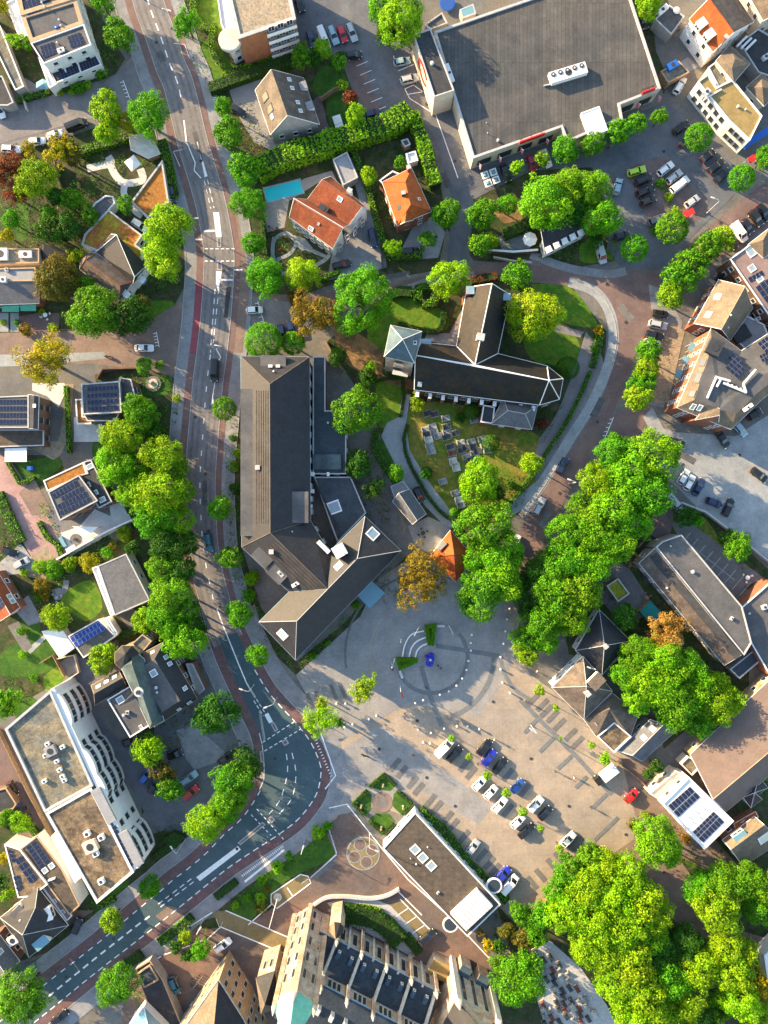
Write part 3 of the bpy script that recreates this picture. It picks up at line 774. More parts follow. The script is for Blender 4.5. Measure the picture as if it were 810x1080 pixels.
soil=[
 [(-60,60),(24,100),(60,105),(122,78),(132,62),(108,20),(100,-40),(-60,-40)],
 [(-60,165),(20,160),(70,145),(125,126),(170,140),(180,175),(190,215),(196,300),(178,333),(150,345),(60,350),(-60,352)],
 [(180,-40),(226,-40),(262,75),(318,55),(358,58),(380,118),(440,118),(458,160),(472,235),(462,285),(420,292),(350,300),(318,312),(285,318),(262,308),(248,250),(236,180),(212,70)],
 [(100,395),(150,385),(186,400),(190,430),(176,700),(200,740),(150,860),(120,640),(95,590),(140,560),(112,470)],
 [(0,480),(62,480),(70,500),(20,530),(60,600),(110,560),(140,590),(160,660),(110,680),(60,720),(-60,790),(-60,480)],
 [(240,372),(256,372),(256,580),(275,640),(312,698),(360,660),(425,590),(440,560),(420,520),(395,440),(345,360),(420,300),(470,290),(600,298),(640,350),(636,400),(600,470),(560,520),(545,545),(500,560),(430,600),(380,650),(312,712),(270,670),(236,600),(234,470)],
 [(470,240),(500,200),(560,175),(620,165),(650,240),(648,275),(610,282),(500,275)],
 [(590,640),(625,600),(660,560),(700,540),(790,690),(790,760),(700,790),(690,740),(640,700),(600,690)],
 [(520,940),(600,890),(700,860),(870,900),(870,1140),(500,1140),(540,1010)],
 [(230,960),(345,865),(356,900),(270,975)],
 [(-60,870),(40,850),(60,890),(160,880),(190,870),(200,890),(110,985),(-60,1040)],
 [(140,770),(200,740),(240,800),(262,850),(215,895),(180,880),(150,850)],
 [(720,545),(745,540),(810,600),(812,640),(760,600)],
 [(130,1010),(190,975),(240,965),(250,975),(200,1015),(150,1045)],
 [(560,-40),(700,-40),(712,60),(700,100),(680,40)],[(760,850),(870,780),(870,950),(770,920)],
]
for i,p in enumerate(soil):gs('garden_ground',p,1,'soil')
lawns=[
 ([(205,-10),(228,-10),(236,25),(228,38),(216,30),(206,12)],'lawn'),([(214,45),(225,40),(240,62),(252,78),(225,92),(212,60)],'lawn'),([(338,70),(358,72),(368,95),(345,105),(330,92)],'lawn_deep'),
 ([(344,106),(372,98),(386,128),(378,140),(352,142)],'lawn_deep'),([(392,322),(430,313),(470,330),(468,350),(430,352),(410,372),(388,365)],'lawn'),
 ([(560,300),(600,302),(625,332),(628,345),(600,342),(575,330)],'lawn'),([(548,345),(595,350),(610,360),(612,390),(600,395),(560,378)],'lawn'),
 ([(396,402),(428,398),(424,440),(400,450)],'lawn'),([(428,455),(438,425),(500,430),(560,455),(580,478),(560,515),(540,540),(500,555),(470,545),(440,505)],'lawn_dry'),
 ([(18,488),(60,482),(62,495),(28,512)],'lawn_deep'),([(98,466),(112,466),(112,482),(98,482)],'lawn_deep'),([(62,628),(95,612),(108,640),(90,655),(70,640)],'lawn'),([(24,648),(36,644),(42,660),(38,680),(28,678),(22,662)],'lawn_deep'),
 ([(0,690),(40,665),(62,695),(40,712),(0,712)],'lawn_deep'),([(45,715),(60,703),(68,715),(50,728)],'lawn'),([(12,742),(32,735),(42,745),(20,760)],'lawn_deep'),
 ([(150,318),(182,318),(176,332),(150,335)],'lawn'),([(80,155),(140,140),(142,148),(85,165)],'lawn'),([(17,215),(30,215),(30,250),(17,250)],'lawn_deep'),([(240,958),(345,868),(356,900),(300,930),(262,972)],'lawn_deep'),
 ([(98,935),(135,925),(125,960),(105,965)],'lawn_deep'),([(730,545),(745,548),(770,590),(755,585)],'lawn_dry'),([(632,270),(650,255),(652,275)],'lawn'),([(612,258),(630,250),(632,275),(612,275)],'lawn'),
 ([(692,195),(706,192),(722,232),(712,240),(700,225)],'lawn'),([(685,868),(700,880),(790,915),(790,925),(735,920)],'lawn_deep'),([(152,400),(175,396),(178,415),(152,416)],'lawn_deep'),([(395,462),(408,470),(424,505),(414,510),(392,475)],'lawn_deep')]
for p,m in lawns:gs('lawn',p,2,m,sm=True)
gs('side_street',[(-60,120),(0,118),(20,111),(121,80),(140,58),(120,-40),(180,-40),(205,60),(180,125),(136,118),(91,126),(0,152),(-60,165)],3,'asphalt_brown')
gs('side_street',[(-60,352),(60,350),(145,346),(190,318),(215,320),(215,400),(160,392),(100,384),(-60,384)],3,'brick_pave')
gs('cycle_path',[(-60,374),(30,374),(110,371),(112,378),(35,386),(-60,388)],4,'pave_light')
gs('driveway_paving',[(-60,398),(0,478),(10,484),(60,560),(66,590),(50,600),(38,596),(0,528),(-60,448)],3,'brick_pink')
gs('car_park',[(300,-40),(420,-40),(432,60),(480,165),(500,200),(495,275),(470,285),(478,215),(450,118),(385,128),(362,60),(306,40)],3,'asphalt')
gs('car_park',[(300,-40),(380,-40),(400,55),(470,60),(520,170),(600,150),(700,108),(720,120),(790,190),(730,250),(700,285),(660,290),(640,262),(652,175),(560,180),(500,210),(440,118),(385,128),(362,60),(306,40)],3,'asphalt')
gs('parking_bays',[(362,58),(380,55),(402,118),(398,128),(385,128)],4,'brick_road')
gs('parking_bays',[(663,184),(668,174),(690,166),(704,165),(746,212),(748,224),(722,242),(700,252),(688,240)],4,'brick_road')
gs('parking_bays',[(345,0),(400,-5),(405,40),(395,45),(385,20)],4,'asphalt')
gs('driveway_paving',[(366,165),(380,170),(405,255),(408,282),(345,296),(352,258),(370,240),(382,222)],3,'pave_grey')
gs('driveway_paving',[(436,238),(456,228),(470,245),(462,272),(424,275),(424,262)],3,'pave_grey')
gs('terrace_paving',[(276,214),(322,188),(350,180),(360,200),(340,190),(305,212),(300,240),(282,245)],3,'square_grey')
gs('terrace_paving',[(240,90),(285,82),(270,95),(285,145),(312,150),(300,165),(268,150),(250,120)],3,'square_grey')
gs('terrace_paving',[(338,100),(345,130),(356,150),(335,148),(328,108)],3,'brick_road')
gs('road',[(228,300),(262,308),(318,312),(400,302),(470,285),(540,275),(640,285),(700,285),(720,262),(790,205),(870,150),(870,225),(800,245),(740,285),(700,320),(672,372),(645,440),(612,500),(600,520),(575,570),(560,620),(528,640),(548,560),(575,510),(606,470),(632,420),(648,370),(644,330),(618,303),(560,298),(500,294),(430,306),(340,330),(262,360),(228,355)],4,'brick_road',sm=False)
gs('road',[(640,440),(680,425),(700,450),(690,470),(640,462)],4,'brick_road')
gs('side_street',[(240,305),(262,312),(330,322),(330,348),(262,362),(240,376)],5,'asphalt_brown')
rib('pavement',[(600,297),(628,308),(643,330),(647,360),(638,395),(622,430),(600,465),(578,500),(552,540)],-1.25,1.25,5,'pave_light')
rib('pavement',[(408,308),(430,302),(460,292),(500,288)],-1.3,.4,5,'pave_grey')
rib('pavement',[(560,268),(600,282),(640,288),(660,285)],-1.2,.8,5,'pave_grey')
gs('pavement',[(688,430),(700,452),(760,470),(740,482),(690,462),(678,440)],5,'pave_light')
gs('pavement',[(684,300),(700,305),(720,340),(700,430),(678,425),(690,360)],5,'pave_grey')
gs('terrace_paving',[(690,350),(712,340),(722,350),(705,425),(690,425)],6,'sand')
gs('square',[(700,455),(775,460),(870,400),(870,640),(812,590),(740,540),(690,490),(685,470)],5,'pave_light')
gs('driveway_paving',[(690,520),(712,540),(704,575),(680,560)],5,'brick_road')
gs('terrace_paving',[(720,545),(740,560),(806,610),(770,625),(745,590),(712,555)],6,'square_dark')
gs('churchyard_path',[(618,350),(636,380),(628,420),(605,462),(585,490),(566,510),(566,470),(585,440),(600,405)],3,'asphalt_brown',sm=True)
gs('churchyard_path',[(424,416),(433,416),(428,448),(432,475),(450,505),(480,545),(484,556),(470,556),(445,530),(425,508),(412,480),(402,460),(408,446),(420,440)],3,'pave_light')
gs('churchyard_path',[(350,340),(378,352),(404,372),(404,395),(432,400),(440,412),(398,400),(362,380)],3,'dirt',sm=True)
gs('churchyard_path',[(400,555),(412,520),(425,560),(450,580),(440,590),(415,580)],3,'square_dark')
gs('terrace_paving',[(430,555),(452,545),(476,556),(455,585),(438,575)],4,'square_grey')
gs('churchyard_path',[(480,340),(492,318),(482,368),(448,358),(450,350),(474,352)],3,'square_grey')
gs('churchyard_path',[(586,342),(616,350),(612,356),(584,350)],3,'asphalt_brown')
gs('churchyard_path',[(560,512),(580,498),(550,538),(538,546),(530,540)],4,'pave_light')
gs('square',[(312,712),(380,650),(400,610),(430,590),(470,610),(528,610),(548,650),(545,690),(560,712),(600,740),(650,790),(690,810),(735,905),(690,880),(650,900),(600,910),(560,975),(545,975),(430,862),(400,850),(380,845),(345,870),(330,830),(350,795),(330,745)],4,'square_paving')
gs('square',[(312,712),(380,650),(398,612),(440,600),(530,620),(545,690),(530,720),(505,755),(430,742),(345,790),(330,745)],5,'square_grey')  # grey overlay paints the long building's shade onto the tan square
gs('square',[(345,800),(400,765),(440,790),(520,850),(505,870),(440,830),(400,850),(345,862)],5,'square_grey')  # second grey overlay, shade painted in below the sunlit strip of the square
gs('square',[(640,905),(690,870),(730,925),(760,975),(810,990),(870,985),(870,1002),(745,990),(715,975),(650,915)],4,'brick_pave')
gs('side_street',[(655,800),(690,800),(740,870),(790,925),(770,930),(720,905),(670,860)],5,'brick_pave')
gs('forecourt',[(345,880),(362,850),(404,894),(530,1020),(520,1100),(130,1100),(130,1050),(215,980),(262,975),(350,915),(356,905)],4,'forecourt')
gs('forecourt',[(130,1010),(165,1005),(200,975),(235,985),(232,1005),(170,1090),(130,1060)],5,'forecourt')
gs('access_lane',[(224,963),(238,960),(308,990),(302,1006),(232,976)],6,'forecourt_tan')
gs('access_lane',[(286,943),(318,922),(329,926),(326,932),(292,958),(286,952)],6,'forecourt_tan')
gs('parking_bays',[(410,957),(422,948),(457,984),(443,994)],6,'forecourt_tan')
gs('cemetery_gravel',[(566,1000),(580,992),(612,1020),(640,1060),(660,1100),(580,1100),(565,1050)],4,'gravel')
gs('driveway_paving',[(118,640),(138,636),(150,655),(140,668)],3,'square_dark')
gs('car_park',[(60,700),(78,690),(100,700),(92,740),(125,780),(165,800),(160,740),(215,700),(235,780),(250,800),(245,830),(215,870),(196,885),(160,870),(120,800),(95,745)],4,'asphalt')
gs('driveway_paving',[(186,770),(205,765),(236,792),(240,800),(205,812),(196,800)],5,'pave_grey')
gs('access_lane',[(-60,740),(10,770),(50,880),(80,960),(100,960),(60,985),(40,930),(0,840),(-60,820)],4,'brick_road')
gs('terrace_paving',[(30,588),(50,575),(58,590),(48,612),(20,606)],4,'sand');gs('driveway_paving',[(-60,600),(0,593),(22,573),(36,592),(34,603),(0,608),(-60,640)],5,'pave_light')
gs('terrace_paving',[(24,468),(62,465),(70,420),(68,405),(78,405),(72,465),(62,482),(56,485)],4,'sand')
gs('terrace_paving',[(34,404),(68,404),(70,412),(62,430),(50,418),(34,412)],5,'pave_white')
gs('terrace_paving',[(78,440),(108,443),(107,466),(78,466)],4,'pave_white')
gs('terrace_paving',[(84,555),(100,537),(118,545),(136,542),(140,550),(80,583),(72,590),(64,562)],4,'pave_white');gs('terrace_paving',[(90,484),(98,484),(110,510),(104,505)],4,'pave_white');gs('terrace_paving',[(115,525),(125,525),(138,548),(118,560)],4,'pave_white')
gs('terrace_paving',[(20,520),(36,505),(50,530),(54,540),(34,544)],4,'brick_pave')
gs('terrace_paving',[(15,335),(40,330),(63,330),(62,350),(30,350)],4,'brick_road');gs('terrace_paving',[(0,330),(9,330),(9,350),(0,350)],4,'pave_light');gs('terrace_paving',[(11,330),(20,330),(20,350),(11,350)],4,'pave_light')
gs('terrace_paving',[(12,640),(30,628),(45,655),(30,660)],4,'pave_grey');gs('garden_path',[(28,685),(48,668),(50,672),(32,690)],4,'pave_light');gs('garden_path',[(8,660),(20,655),(34,682),(26,690)],4,'square_dark')
gs('garden_path',[(18,95),(26,82),(42,92),(52,96),(24,108)],4,'pave_grey')
rib('garden_path',[(92,178),(105,175),(117,172),(114,165)],-.9,.9,4,'pave_white');rib('garden_path',[(114,168),(122,185),(132,193),(150,190),(148,178)],-.9,.9,5,'pave_white');rib('garden_path',[(132,193),(131,205),(140,220),(150,228)],-.8,.8,6,'pave_white')
for pts in([(289,250),(288,270),(298,288),(312,289),(340,276),(348,268)],[(292,274),(305,268),(312,258),(310,252),(302,246),(292,250),(288,256)],[(312,258),(328,264),(346,272)]):rib('garden_path',pts,-.45,.45,4,'pave_light')
gs('garden_path',[(310,248),(322,252),(330,262),(318,265),(311,258)],5,'pave_light')
rib('garden_path',[(70,612),(68,622),(60,628)],-.7,.7,4,'pave_grey');gs('garden_path',[(55,622),(64,620),(66,630),(58,633)],5,'pave_grey',sm=True)
gs('terrace_paving',[(690,35),(706,30),(720,55),(700,72),(692,55)],4,'square_dark');gs('terrace_paving',[(700,80),(725,60),(738,70),(705,88)],4,'pave_grey')
gs('terrace_paving',[(620,618),(650,592),(664,600),(690,640),(660,665),(640,640)],4,'square_dark');gs('terrace_paving',[(700,790),(735,760),(750,790),(730,812),(705,815)],4,'square_dark')
gs('terrace_paving',[(525,250),(556,238),(560,262),(530,265)],4,'pave_grey');gs('terrace_paving',[(520,225),(545,210),(552,232),(532,236)],4,'dirt')
CL=[(140,-60),(157,4),(169,37),(180,70),(187,86),(194,112),(203,150),(214,186),(222,215),(228,245),(231,270),(230,300),(227,340),(223,375),(219,405),(216,440),(213,475),(211,510),(212,543),(214,575),(219,605),(226,632),(232,655),(241,676)]
LE=[(230,672),(240,699),(251,723),(264,751),(274,773),(278,792),(279,820),(274,833),(265,848),(253,864),(236,879),(217,899),(197,916),(182,927),(170,938),(155,950),(100,996),(46,1038),(0,1076),(-60,1126)]
RE=[(250,667),(269,706),(281,726),(293,741),(309,758),(320,771),(329,784),(335,797),(339,810),(338,824),(334,838),(326,851),(314,865),(296,879),(270,896),(243,914),(219,933),(197,951),(162,979),(118,1013),(85,1039),(51,1067),(0,1107),(-60,1156)]
LE0=[(217,630)]+LE;RE0=[(243,645)]+RE
rib('pavement',CL,-8.2,8.4,5,'pave_grey');rib('pavement',LE0,-5.5,1,5,'pave_grey');rib('pavement',RE0,-1,6.2,5,'pave_grey')
gs('verge_paving',[(246,200),(256,255),(264,300),(256,372),(236,372),(246,300),(240,240)],6,'brick_pave')
rib('cycle_lane',CL,-5.4,-3.7,7,'cycle_worn');rib('cycle_lane',CL,3.7,5.2,7,'cycle_worn')
rib('cycle_lane',CL[11:14],-5.38,-3.72,8,'cycle_vivid')
rib('cycle_lane',LE0,-2.3,0,7,'cycle_red');rib('cycle_lane',RE0,0,2.2,7,'cycle_red')
rib('road',CL,-3.5,3.6,8,'asphalt_brown')
rl,rr=wl(LE,6),wl(RE,6)
b=MB();n=110
def at_len(line,f):
 d=[0]
 for a,c in zip(line,line[1:]):d.append(d[-1]+(c-a).length)
 t=f*d[-1]
 for i in range(len(line)-1):
  if d[i+1]>=t:return line[i].lerp(line[i+1],(t-d[i])/max(1e-6,d[i+1]-d[i]))
 return line[-1]
vs=[]
for i in range(n+1):vs+=[(*at_len(rl,i/n),Z(9)),(*at_len(rr,i/n),Z(9))]
b.add(vs,[(2*i,2*i+1,2*i+3,2*i+2)for i in range(n)],'asphalt_new');o=b.build('road');o['kind']='structure'
kerb(CL,-3.6);kerb(CL,3.68)
kerb(LE0,-2.45);kerb(RE0,2.35);kerb(LE0,-5.5);kerb(CL,8.3);kerb(CL,-8.1)
gs('road_patch',[(239,303),(244,303),(240,335),(236,335)],9,'asphalt_patch');gs('road_patch',[(242,222),(246,222),(246,238),(242,238)],7,'asphalt_patch')
gs('road_patch',[(164,966),(178,955),(196,960),(178,976)],10,'brick_pave')
tr=MB()
for d_ in(-2.6,-1.2,1.1,2.5):ribbon(tr,wl(CL,6),d_-.28,d_+.28,Z(8)+.006,'asphalt_track')
o=tr.build('road_wear');o['kind']='structure'
rgx=random.Random(3)
for i in range(16):
 x,y,a,l,w_=[(208,150,75,22,5),(232,320,95,16,4),(216,520,90,26,5),(226,610,72,14,6),(170,60,68,12,7),(455,150,62,30,4),(470,190,62,16,7),(660,330,50,20,8),(630,430,118,22,7),(575,548,118,18,6),(420,290,-10,26,5),(560,277,4,20,5),(740,250,-35,24,6),(60,140,-16,26,6),(720,480,30,30,7),(60,362,0,30,5)][i]
 c,s_=math.cos(math.radians(a)),math.sin(math.radians(a));gs('road_patch',[(x+c*u*l/2-s_*v*w_/2,y+s_*u*l/2+c*v*w_/2)for u,v in((-1,-1),(1,-1),(1,1),(-1,1))],10 if i<5 else 6,('asphalt_patch2','asphalt_patch3')[i%2])
cb=MB()
for x,y in((165,45),(190,118),(212,170),(236,285),(222,345),(206,440),(217,500),(220,560),(232,640),(258,690),(290,800),(305,850),(250,895),(180,945),(120,990),(70,1030),(460,250),(640,300),(660,340),(630,445),(590,520),(480,170),(450,110),(600,190),(700,160),(760,235),(50,150),(80,128),(400,790),(440,760),(520,740),(600,850),(560,800),(480,850),(450,820),(720,490),(780,480),(660,880),(700,920)):
 p=W(x,y);cb.disc(p,.38,Z(12),Z(12)+.01,'asphalt_patch',12)
o=cb.build('drain_covers');o['kind']='structure'
mk=MB()
def dash(line,on,off,w,sm=True,d=0,f0=0,f1=1):
 P=wl(line,6,sm);P=offs(P,d)if d else P
 tot=sum((b_-a_).length for a_,b_ in zip(P,P[1:]));t=tot*f0
 while t<tot*f1:
  a,c=at_len(P,t/tot),at_len(P,min(1,(t+on)/tot));u=(c-a).normalized();s_=Vector((-u.y,u.x))*w/2
  mk.add([(*(a-s_),Z(11)),(*(c-s_),Z(11)),(*(c+s_),Z(11)),(*(a+s_),Z(11))],[(0,1,2,3)],'marking');t+=on+off
def line(pts,w):dash_line=wl(pts,1,False);ribbon(mk,dash_line,-w/2,w/2,Z(11),'marking')
def patch(pts,lv=11):mk.add([(*W(*p).to_2d(),Z(lv))for p in(pts if area([W(*q)for q in pts])>0 else pts[::-1])],[tuple(range(len(pts)))],'marking')
dash([(140,-60),(157,4),(169,37),(180,70),(187,86),(192,108)],1.9,1.5,.3)
line([(194,127),(197,152)],.35);line([(197,150),(206,172),(205,180),(212,188)],.25);line([(208,150),(214,170)],.2)
patch([(208,148),(219,186),(216,187)]);dash([(217,190),(224,220)],1.2,1,.18,d=-.35);dash([(217,190),(224,220)],1.2,1,.18,d=.45)
patch([(225,224),(231,224),(234,250),(228,250)]);patch([(228,286),(234,286),(233,295),(230,307),(228,300)])
patch([(215,243),(226.5,242.5),(226.5,244.5),(215,245)]);patch([(233,294.5),(246,294.5),(246,296.2),(233,296.2)]);patch([(206,252),(214,252),(214,253.5),(206,253.5)]);patch([(247,284),(256,284),(256,285.5),(247,285.5)])
dash([(216,262.5),(248,262.5)],.8,.5,.25,False);dash([(216,275.5),(248,275.5)],.8,.5,.25,False)
dash([(227,304),(222,372)],1.4,1.1,.22,False);dash([(231,304),(225,362)],1.4,1.1,.22,False)
line([(226,364),(234,365.5),(228,368),(233,377),(230,381)],.25);line([(227,402),(223,427)],.18)
dash([(222,374),(218,407),(214,459),(211,509),(213,560),(217,594),(225,632)],1.3,2.6,.25)
line([(229,642),(235,659),(242,676),(252,701),(260,720),(269,736)],.28);patch([(259,717),(268.5,736),(270,735)])
dash([(269,738),(279,754)],.9,.5,.2,False,d=-.35);dash([(269,738),(279,754)],.9,.5,.2,False,d=.4)
patch([(279,754),(283,751.5),(288,761),(284,763)])
dash([(277,783),(312,760)],.8,.6,.22,False);dash([(279,792),(317,769)],.8,.6,.22,False)
dash([(302,795),(303.5,812),(300,830),(294,846),(284,858)],1.5,1.4,.22);dash([(308,794),(312,812),(311,830),(306,845),(292,861)],1.5,1.4,.22)
dash([(265,859),(286,881)],.7,.6,.22,False);dash([(271,853),(300,886)],.7,.6,.22,False)
patch([(251,892),(254,896),(211,929),(207,925)])
dash([(203,928),(165,957)],1.3,.9,.22,False,d=-.4);dash([(203,928),(165,957)],1.3,.9,.22,False,d=.5)
dash([(158,966),(147,974),(105,1007),(57,1046),(-60,1140)],1.6,1.1,.4,False)
dash(LE[7:],1.4,1.4,.22,d=.2);dash(RE[1:],1.5,1.0,.24,d=-.1);dash(LE[4:8],2.6,.3,.16,d=-.1)
for a,c,m in(((331,776),(350,820),14),((255,924),(299,892),26)):
 for i in range(m):
  f=(i+.5)/m;x,y=a[0]+(c[0]-a[0])*f,a[1]+(c[1]-a[1])*f
  dx,dy=c[0]-a[0],c[1]-a[1];l=math.hypot(dx,dy);nx_,ny_=-dy/l*2.6,dx/l*2.6
  if a[0]==331:nx_,ny_=nx_*-.9,ny_*-.9
  line([(x-nx_*.5,y-ny_*.5),(x+nx_*.5,y+ny_*.5)],.22)
line([(338,772),(354,818),(343,832)],.3);line([(258,930),(300,896)],.55)
for a,c in(((130,85),(137,104)),((165,350),(168,366)),((272,318),(279,342)),((647,440),(638,462))):
 line([a,c],.18)
 for i in range(5):
  f=(i+.4)/5;x,y=a[0]+(c[0]-a[0])*f,a[1]+(c[1]-a[1])*f;line([(x-3.6,y+.5),(x,y)]if a[0]!=165 and a[0]!=130 else[(x-3.6,y+.8),(x,y)],.16)
line([(458,117),(483,188)],.2)
for p in([(415,59),(418,70),(429,66)],[(420,75),(437,68)],[(421,84),(438,78),(446,92)],[(427,94),(436,90),(446,97)],[(427,94),(432,104),(454,118),(456,116)],[(429,100),(446,97)]):line(p,.18)
for i in range(6):line([(376+4*i*.95,70+i*9.5),(388+4*i*.95,65+i*9.5)],.14)
line([(183,46),(195,47),(200,62)],.12);line([(183,160),(192,158)],.15);line([(183,160),(190,176)],.15)
for p in([(347,852),(366,848),(404,896),(430,927),(470,963),(494,987)],[(232,977),(302,1006)],[(238,960),(308,990)],[(262,975),(287,953)],[(286,952),(292,958),(328,931),(325,924),(317,922),(286,943),(286,952)],[(303,936),(309,945)],[(355,901),(328,925)],[(345,868),(355,900)],[(422,948),(457,984)],[(494,987),(523,1018)],[(200,977),(224,962)],[(232,978),(219,990),(170,1008)],[(160,1015),(175,1005)],[(420,940),(445,965)]):line(p,.28)
for i in range(4):line([(431.5+8.5*i,957+9*i),(418+8.5*i,966+9*i)],.22)
o=mk.build('road_markings');o['kind']='structure'
bd=MB()
def arc(cx,cy,r,a0,a1,w,mat='band_dark',lv=7):
 P=[W(cx+r*math.cos(math.radians(a)),cy+r*math.sin(math.radians(a))).to_2d()for a in[a0+(a1-a0)*i/28 for i in range(29)]]
 ribbon(bd,P,-w/2,w/2,Z(lv),mat)
def band(pts,w,mat='band_dark',lv=8):ribbon(bd,wl(pts,1,False),-w/2,w/2,Z(lv),mat)
arc(455,693,38,-40,150,1.0);arc(455,693,66,-2,72,1.2);arc(448,690,84,170,290,.5,'square_dark');arc(450,690,60,150,250,.35,'square_paving')
band([(460,681),(528,692)],1.1,lv=9);band([(444,702),(452,730),(466,766)],1.1,lv=9)
arc(580,690,52,110,178,.9);band([(548,738),(568,758),(607,797),(645,838)],1.0);band([(625,852),(640,837),(640,837)],.9,lv=10)
for a,c in(((553,773),(566,759)),((569,793),(584,778)),((588,811),(603,797)),((607,831),(619,819)),((627,886),(652,862))):band([a,c],.9,lv=10)
def bay(x,y,a,l=16,w=5.5,mat='square_dark',lv=9):
 c,s_=math.cos(math.radians(a)),math.sin(math.radians(a));h,k=l/2,w/2
 q=[(x+c*u*h-s_*v*k,y+s_*u*h+c*v*k)for u,v in((-1,-1),(1,-1),(1,1),(-1,1))]
 q=[W(*p)for p in q]
 if area(q)<0:q=q[::-1]
 bd.add([(p.x,p.y,Z(lv))for p in q],[(0,1,2,3)],mat)
for x,y in((417,806),(424,814),(435,825),(441.5,832),(454,844),(461,851),(472,862),(478,870),(489.5,882),(508,902),(516,910),(522,917),(489.5,807),(497,815),(535.6,817),(553.5,833.5),(535.6,854.5)):bay(x,y,-50)
for x,y in((561,931),(570,923),(582,912),(590,905)):bay(x,y,50)
bay(609,891,-45,18,13)
for x,y in((562,738),(572,743.5),(576,750),(582.6,755.7),(590,764),(601.6,774.7),(609,783)):bay(x,y,-45,17,5)
for x,y in((327,739),(336,737),(352,730),(361,728)):bay(x,y,68,17,4)
for i in range(9):
 x,y=728+i*8,562+i*6.5;band([(x,y),(x-12,y+14)],.25,'pave_light',8)
band([(722,570),(775,612)],.2,'pave_light',9)
c0=W(383,900);bd.disc(c0,4.1,Z(6),Z(9),'pave_light',36);bd.disc(c0,3.8,Z(9),Z(10),'forecourt_tan',36)
for q in range(4):
 a=math.radians(20+90*q);p=(c0.x+2.25*math.cos(a),c0.y+2.25*math.sin(a));bd.disc(p,1.5,Z(10),Z(11),'pave_light',24);bd.disc(p,1.3,Z(11),Z(12),'forecourt',24)
c1=W(403,846);bd.disc(c1,2.5,Z(8),Z(10),'brick_pave',30);bd.disc(c1,1.5,Z(10),Z(11),'square_dark',24)
o=bd.build('paving_pattern');o['kind']='structure'
kerb([(345,868),(355,900),(328,925),(318,932)],0,False);kerb([(548,650),(541,690),(556,710),(566,722)],0,True)
kerb([(600,296),(630,308),(646,332),(650,362),(640,398),(624,433),(602,468),(580,503),(554,543)],0)
pb=MB();P=[W(*p,.05).to_2d()for p in((277,198),(317,188),(321.5,204),(281,215))]
q=struct('pool_water',[(p.x,p.y)for p in inset(P,.25)],.06,'water_pool',px=False)
rb=MB();I=inset(P,.3)
for i in range(4):
 j=(i+1)%4;rb.prism([(P[i].x,P[i].y),(P[j].x,P[j].y),(I[j].x,I[j].y),(I[i].x,I[i].y)],0,.12,'pave_light',bot=False)
o=rb.build('pool_edge');o['kind']='structure'
def island(pts,label):
 P=[W(*p)for p in pts];b=MB();b.prism([(p.x,p.y)for p in P],0,.14,'kerb',bot=False);I=inset([(p.x,p.y)for p in P],.3)
 b.prism([(p.x,p.y)for p in I],.13,.16,'brick_road',bot=False);o=b.build('traffic_island');o['kind']='structure'
island([(228.5,250.5),(233.5,250.5),(233.5,261),(229,261)],'');island([(229,276),(234,276),(234.5,285),(229,285)],'')
island([(285.5,763.5),(289,761),(293.5,769.5),(290,772)],'');island([(297,782),(302,779),(305,783.5),(300,787)],'')
island([(277,866.5),(280.5,869.5),(254,891),(250.5,889)],'');island([(283,862),(287,860),(290,864),(287,868),(284,866)],'')
island([(273,750),(275,750),(280,779),(278,783)],'');island([(274,792),(278,792),(279,804),(275,804)],'');island([(275,814),(278,814),(277,821),(274,820)],'')
B=Bld('terraced_house','terraced block with three dark flat roofs between tan parapets','house',(55,35))
B.flat([(16,-12),(74,-20),(80,-2),(22,16)],7.2,'render_white','bitumen_dark','coping_tan',pw=.9,floors=3)
B.solar([(24,2),(41,-3),(45,12),(30,17)],4,3);B.solar([(54,-8),(74,-14),(77,-1),(57,5)],5,3);B.vent(45,4);B.vent(48,8);B.unit(46,0,1.2,.8,.7,20)
B=Bld('terraced_house','middle terraced house under a plain grey flat roof with blue vent','house',(60,28))
B.flat([(22,16),(80,-2),(88,25),(32,45)],7,'render_white','bitumen','coping_tan',pw=.9,floors=3)
B.vent(60,30);B.vent(63,22);B.vent(65,28);B.unit(60,29.5,.9,.7,.4,20,mat='bin_blue')
B=Bld('terraced_house','end terraced house with white coping and stepped lower terrace','house',(70,50))
B.flat([(32,45),(88,25),(96,47),(46,67)],7,'render_white','bitumen','coping_white',floors=3)
B.solar([(42,49),(56,44),(60,56),(46,62)],4,3);B.solar([(71,39),(84,34),(90,46),(75,51)],4,3);B.vent(61,46);B.unit(65,54,1.6,.9,.5,20,mat='roof_white')
B.flat([(49,69),(98,52),(107,68),(58,88)],3.4,'render_white','bitumen_dark','coping_white',floors=2)
for q in((82,67,84,66),(66,66,67,69)):B.box('parapet',q[0],q[1],.3,4.4,3.1,3.6,'coping_white',18)
B.solar([(60,78),(80,70),(83,77),(62,86)],6,3);B.solar([(84,67),(102,61),(105,67),(86,75)],6,3)
B=Bld('house_annex','narrow white sloping annex beside the terraced block','annex',(48,78));B.flat([(40,60),(46,63),(60,88),(52,93)],3.4,'render_white','roof_white','coping_white',win=False)
B=Bld('carport','long white canopy roof behind the shrubs of the terraced block','carport',(18,20));B.flat([(6,3),(16,-3),(29,38),(21,42)],3,'render_white','roof_white','coping_white',win=False)
B=Bld('garage_row','long low tan-roofed garage row ending in a grey wall','garage',(10,60));B.flat([(-14,10),(0,27),(25,91),(16,95),(0,62),(-20,20)],3,'render_grey','roof_mossy','coping_white',win=False)
B=Bld('garden_shed','dark flat shed at the very corner below the tan garages','shed',(5,100));B.flat([(-30,80),(2,80),(14,108),(8,111),(-30,111)],2.8,'render_grey','bitumen_dark','coping',win=False)
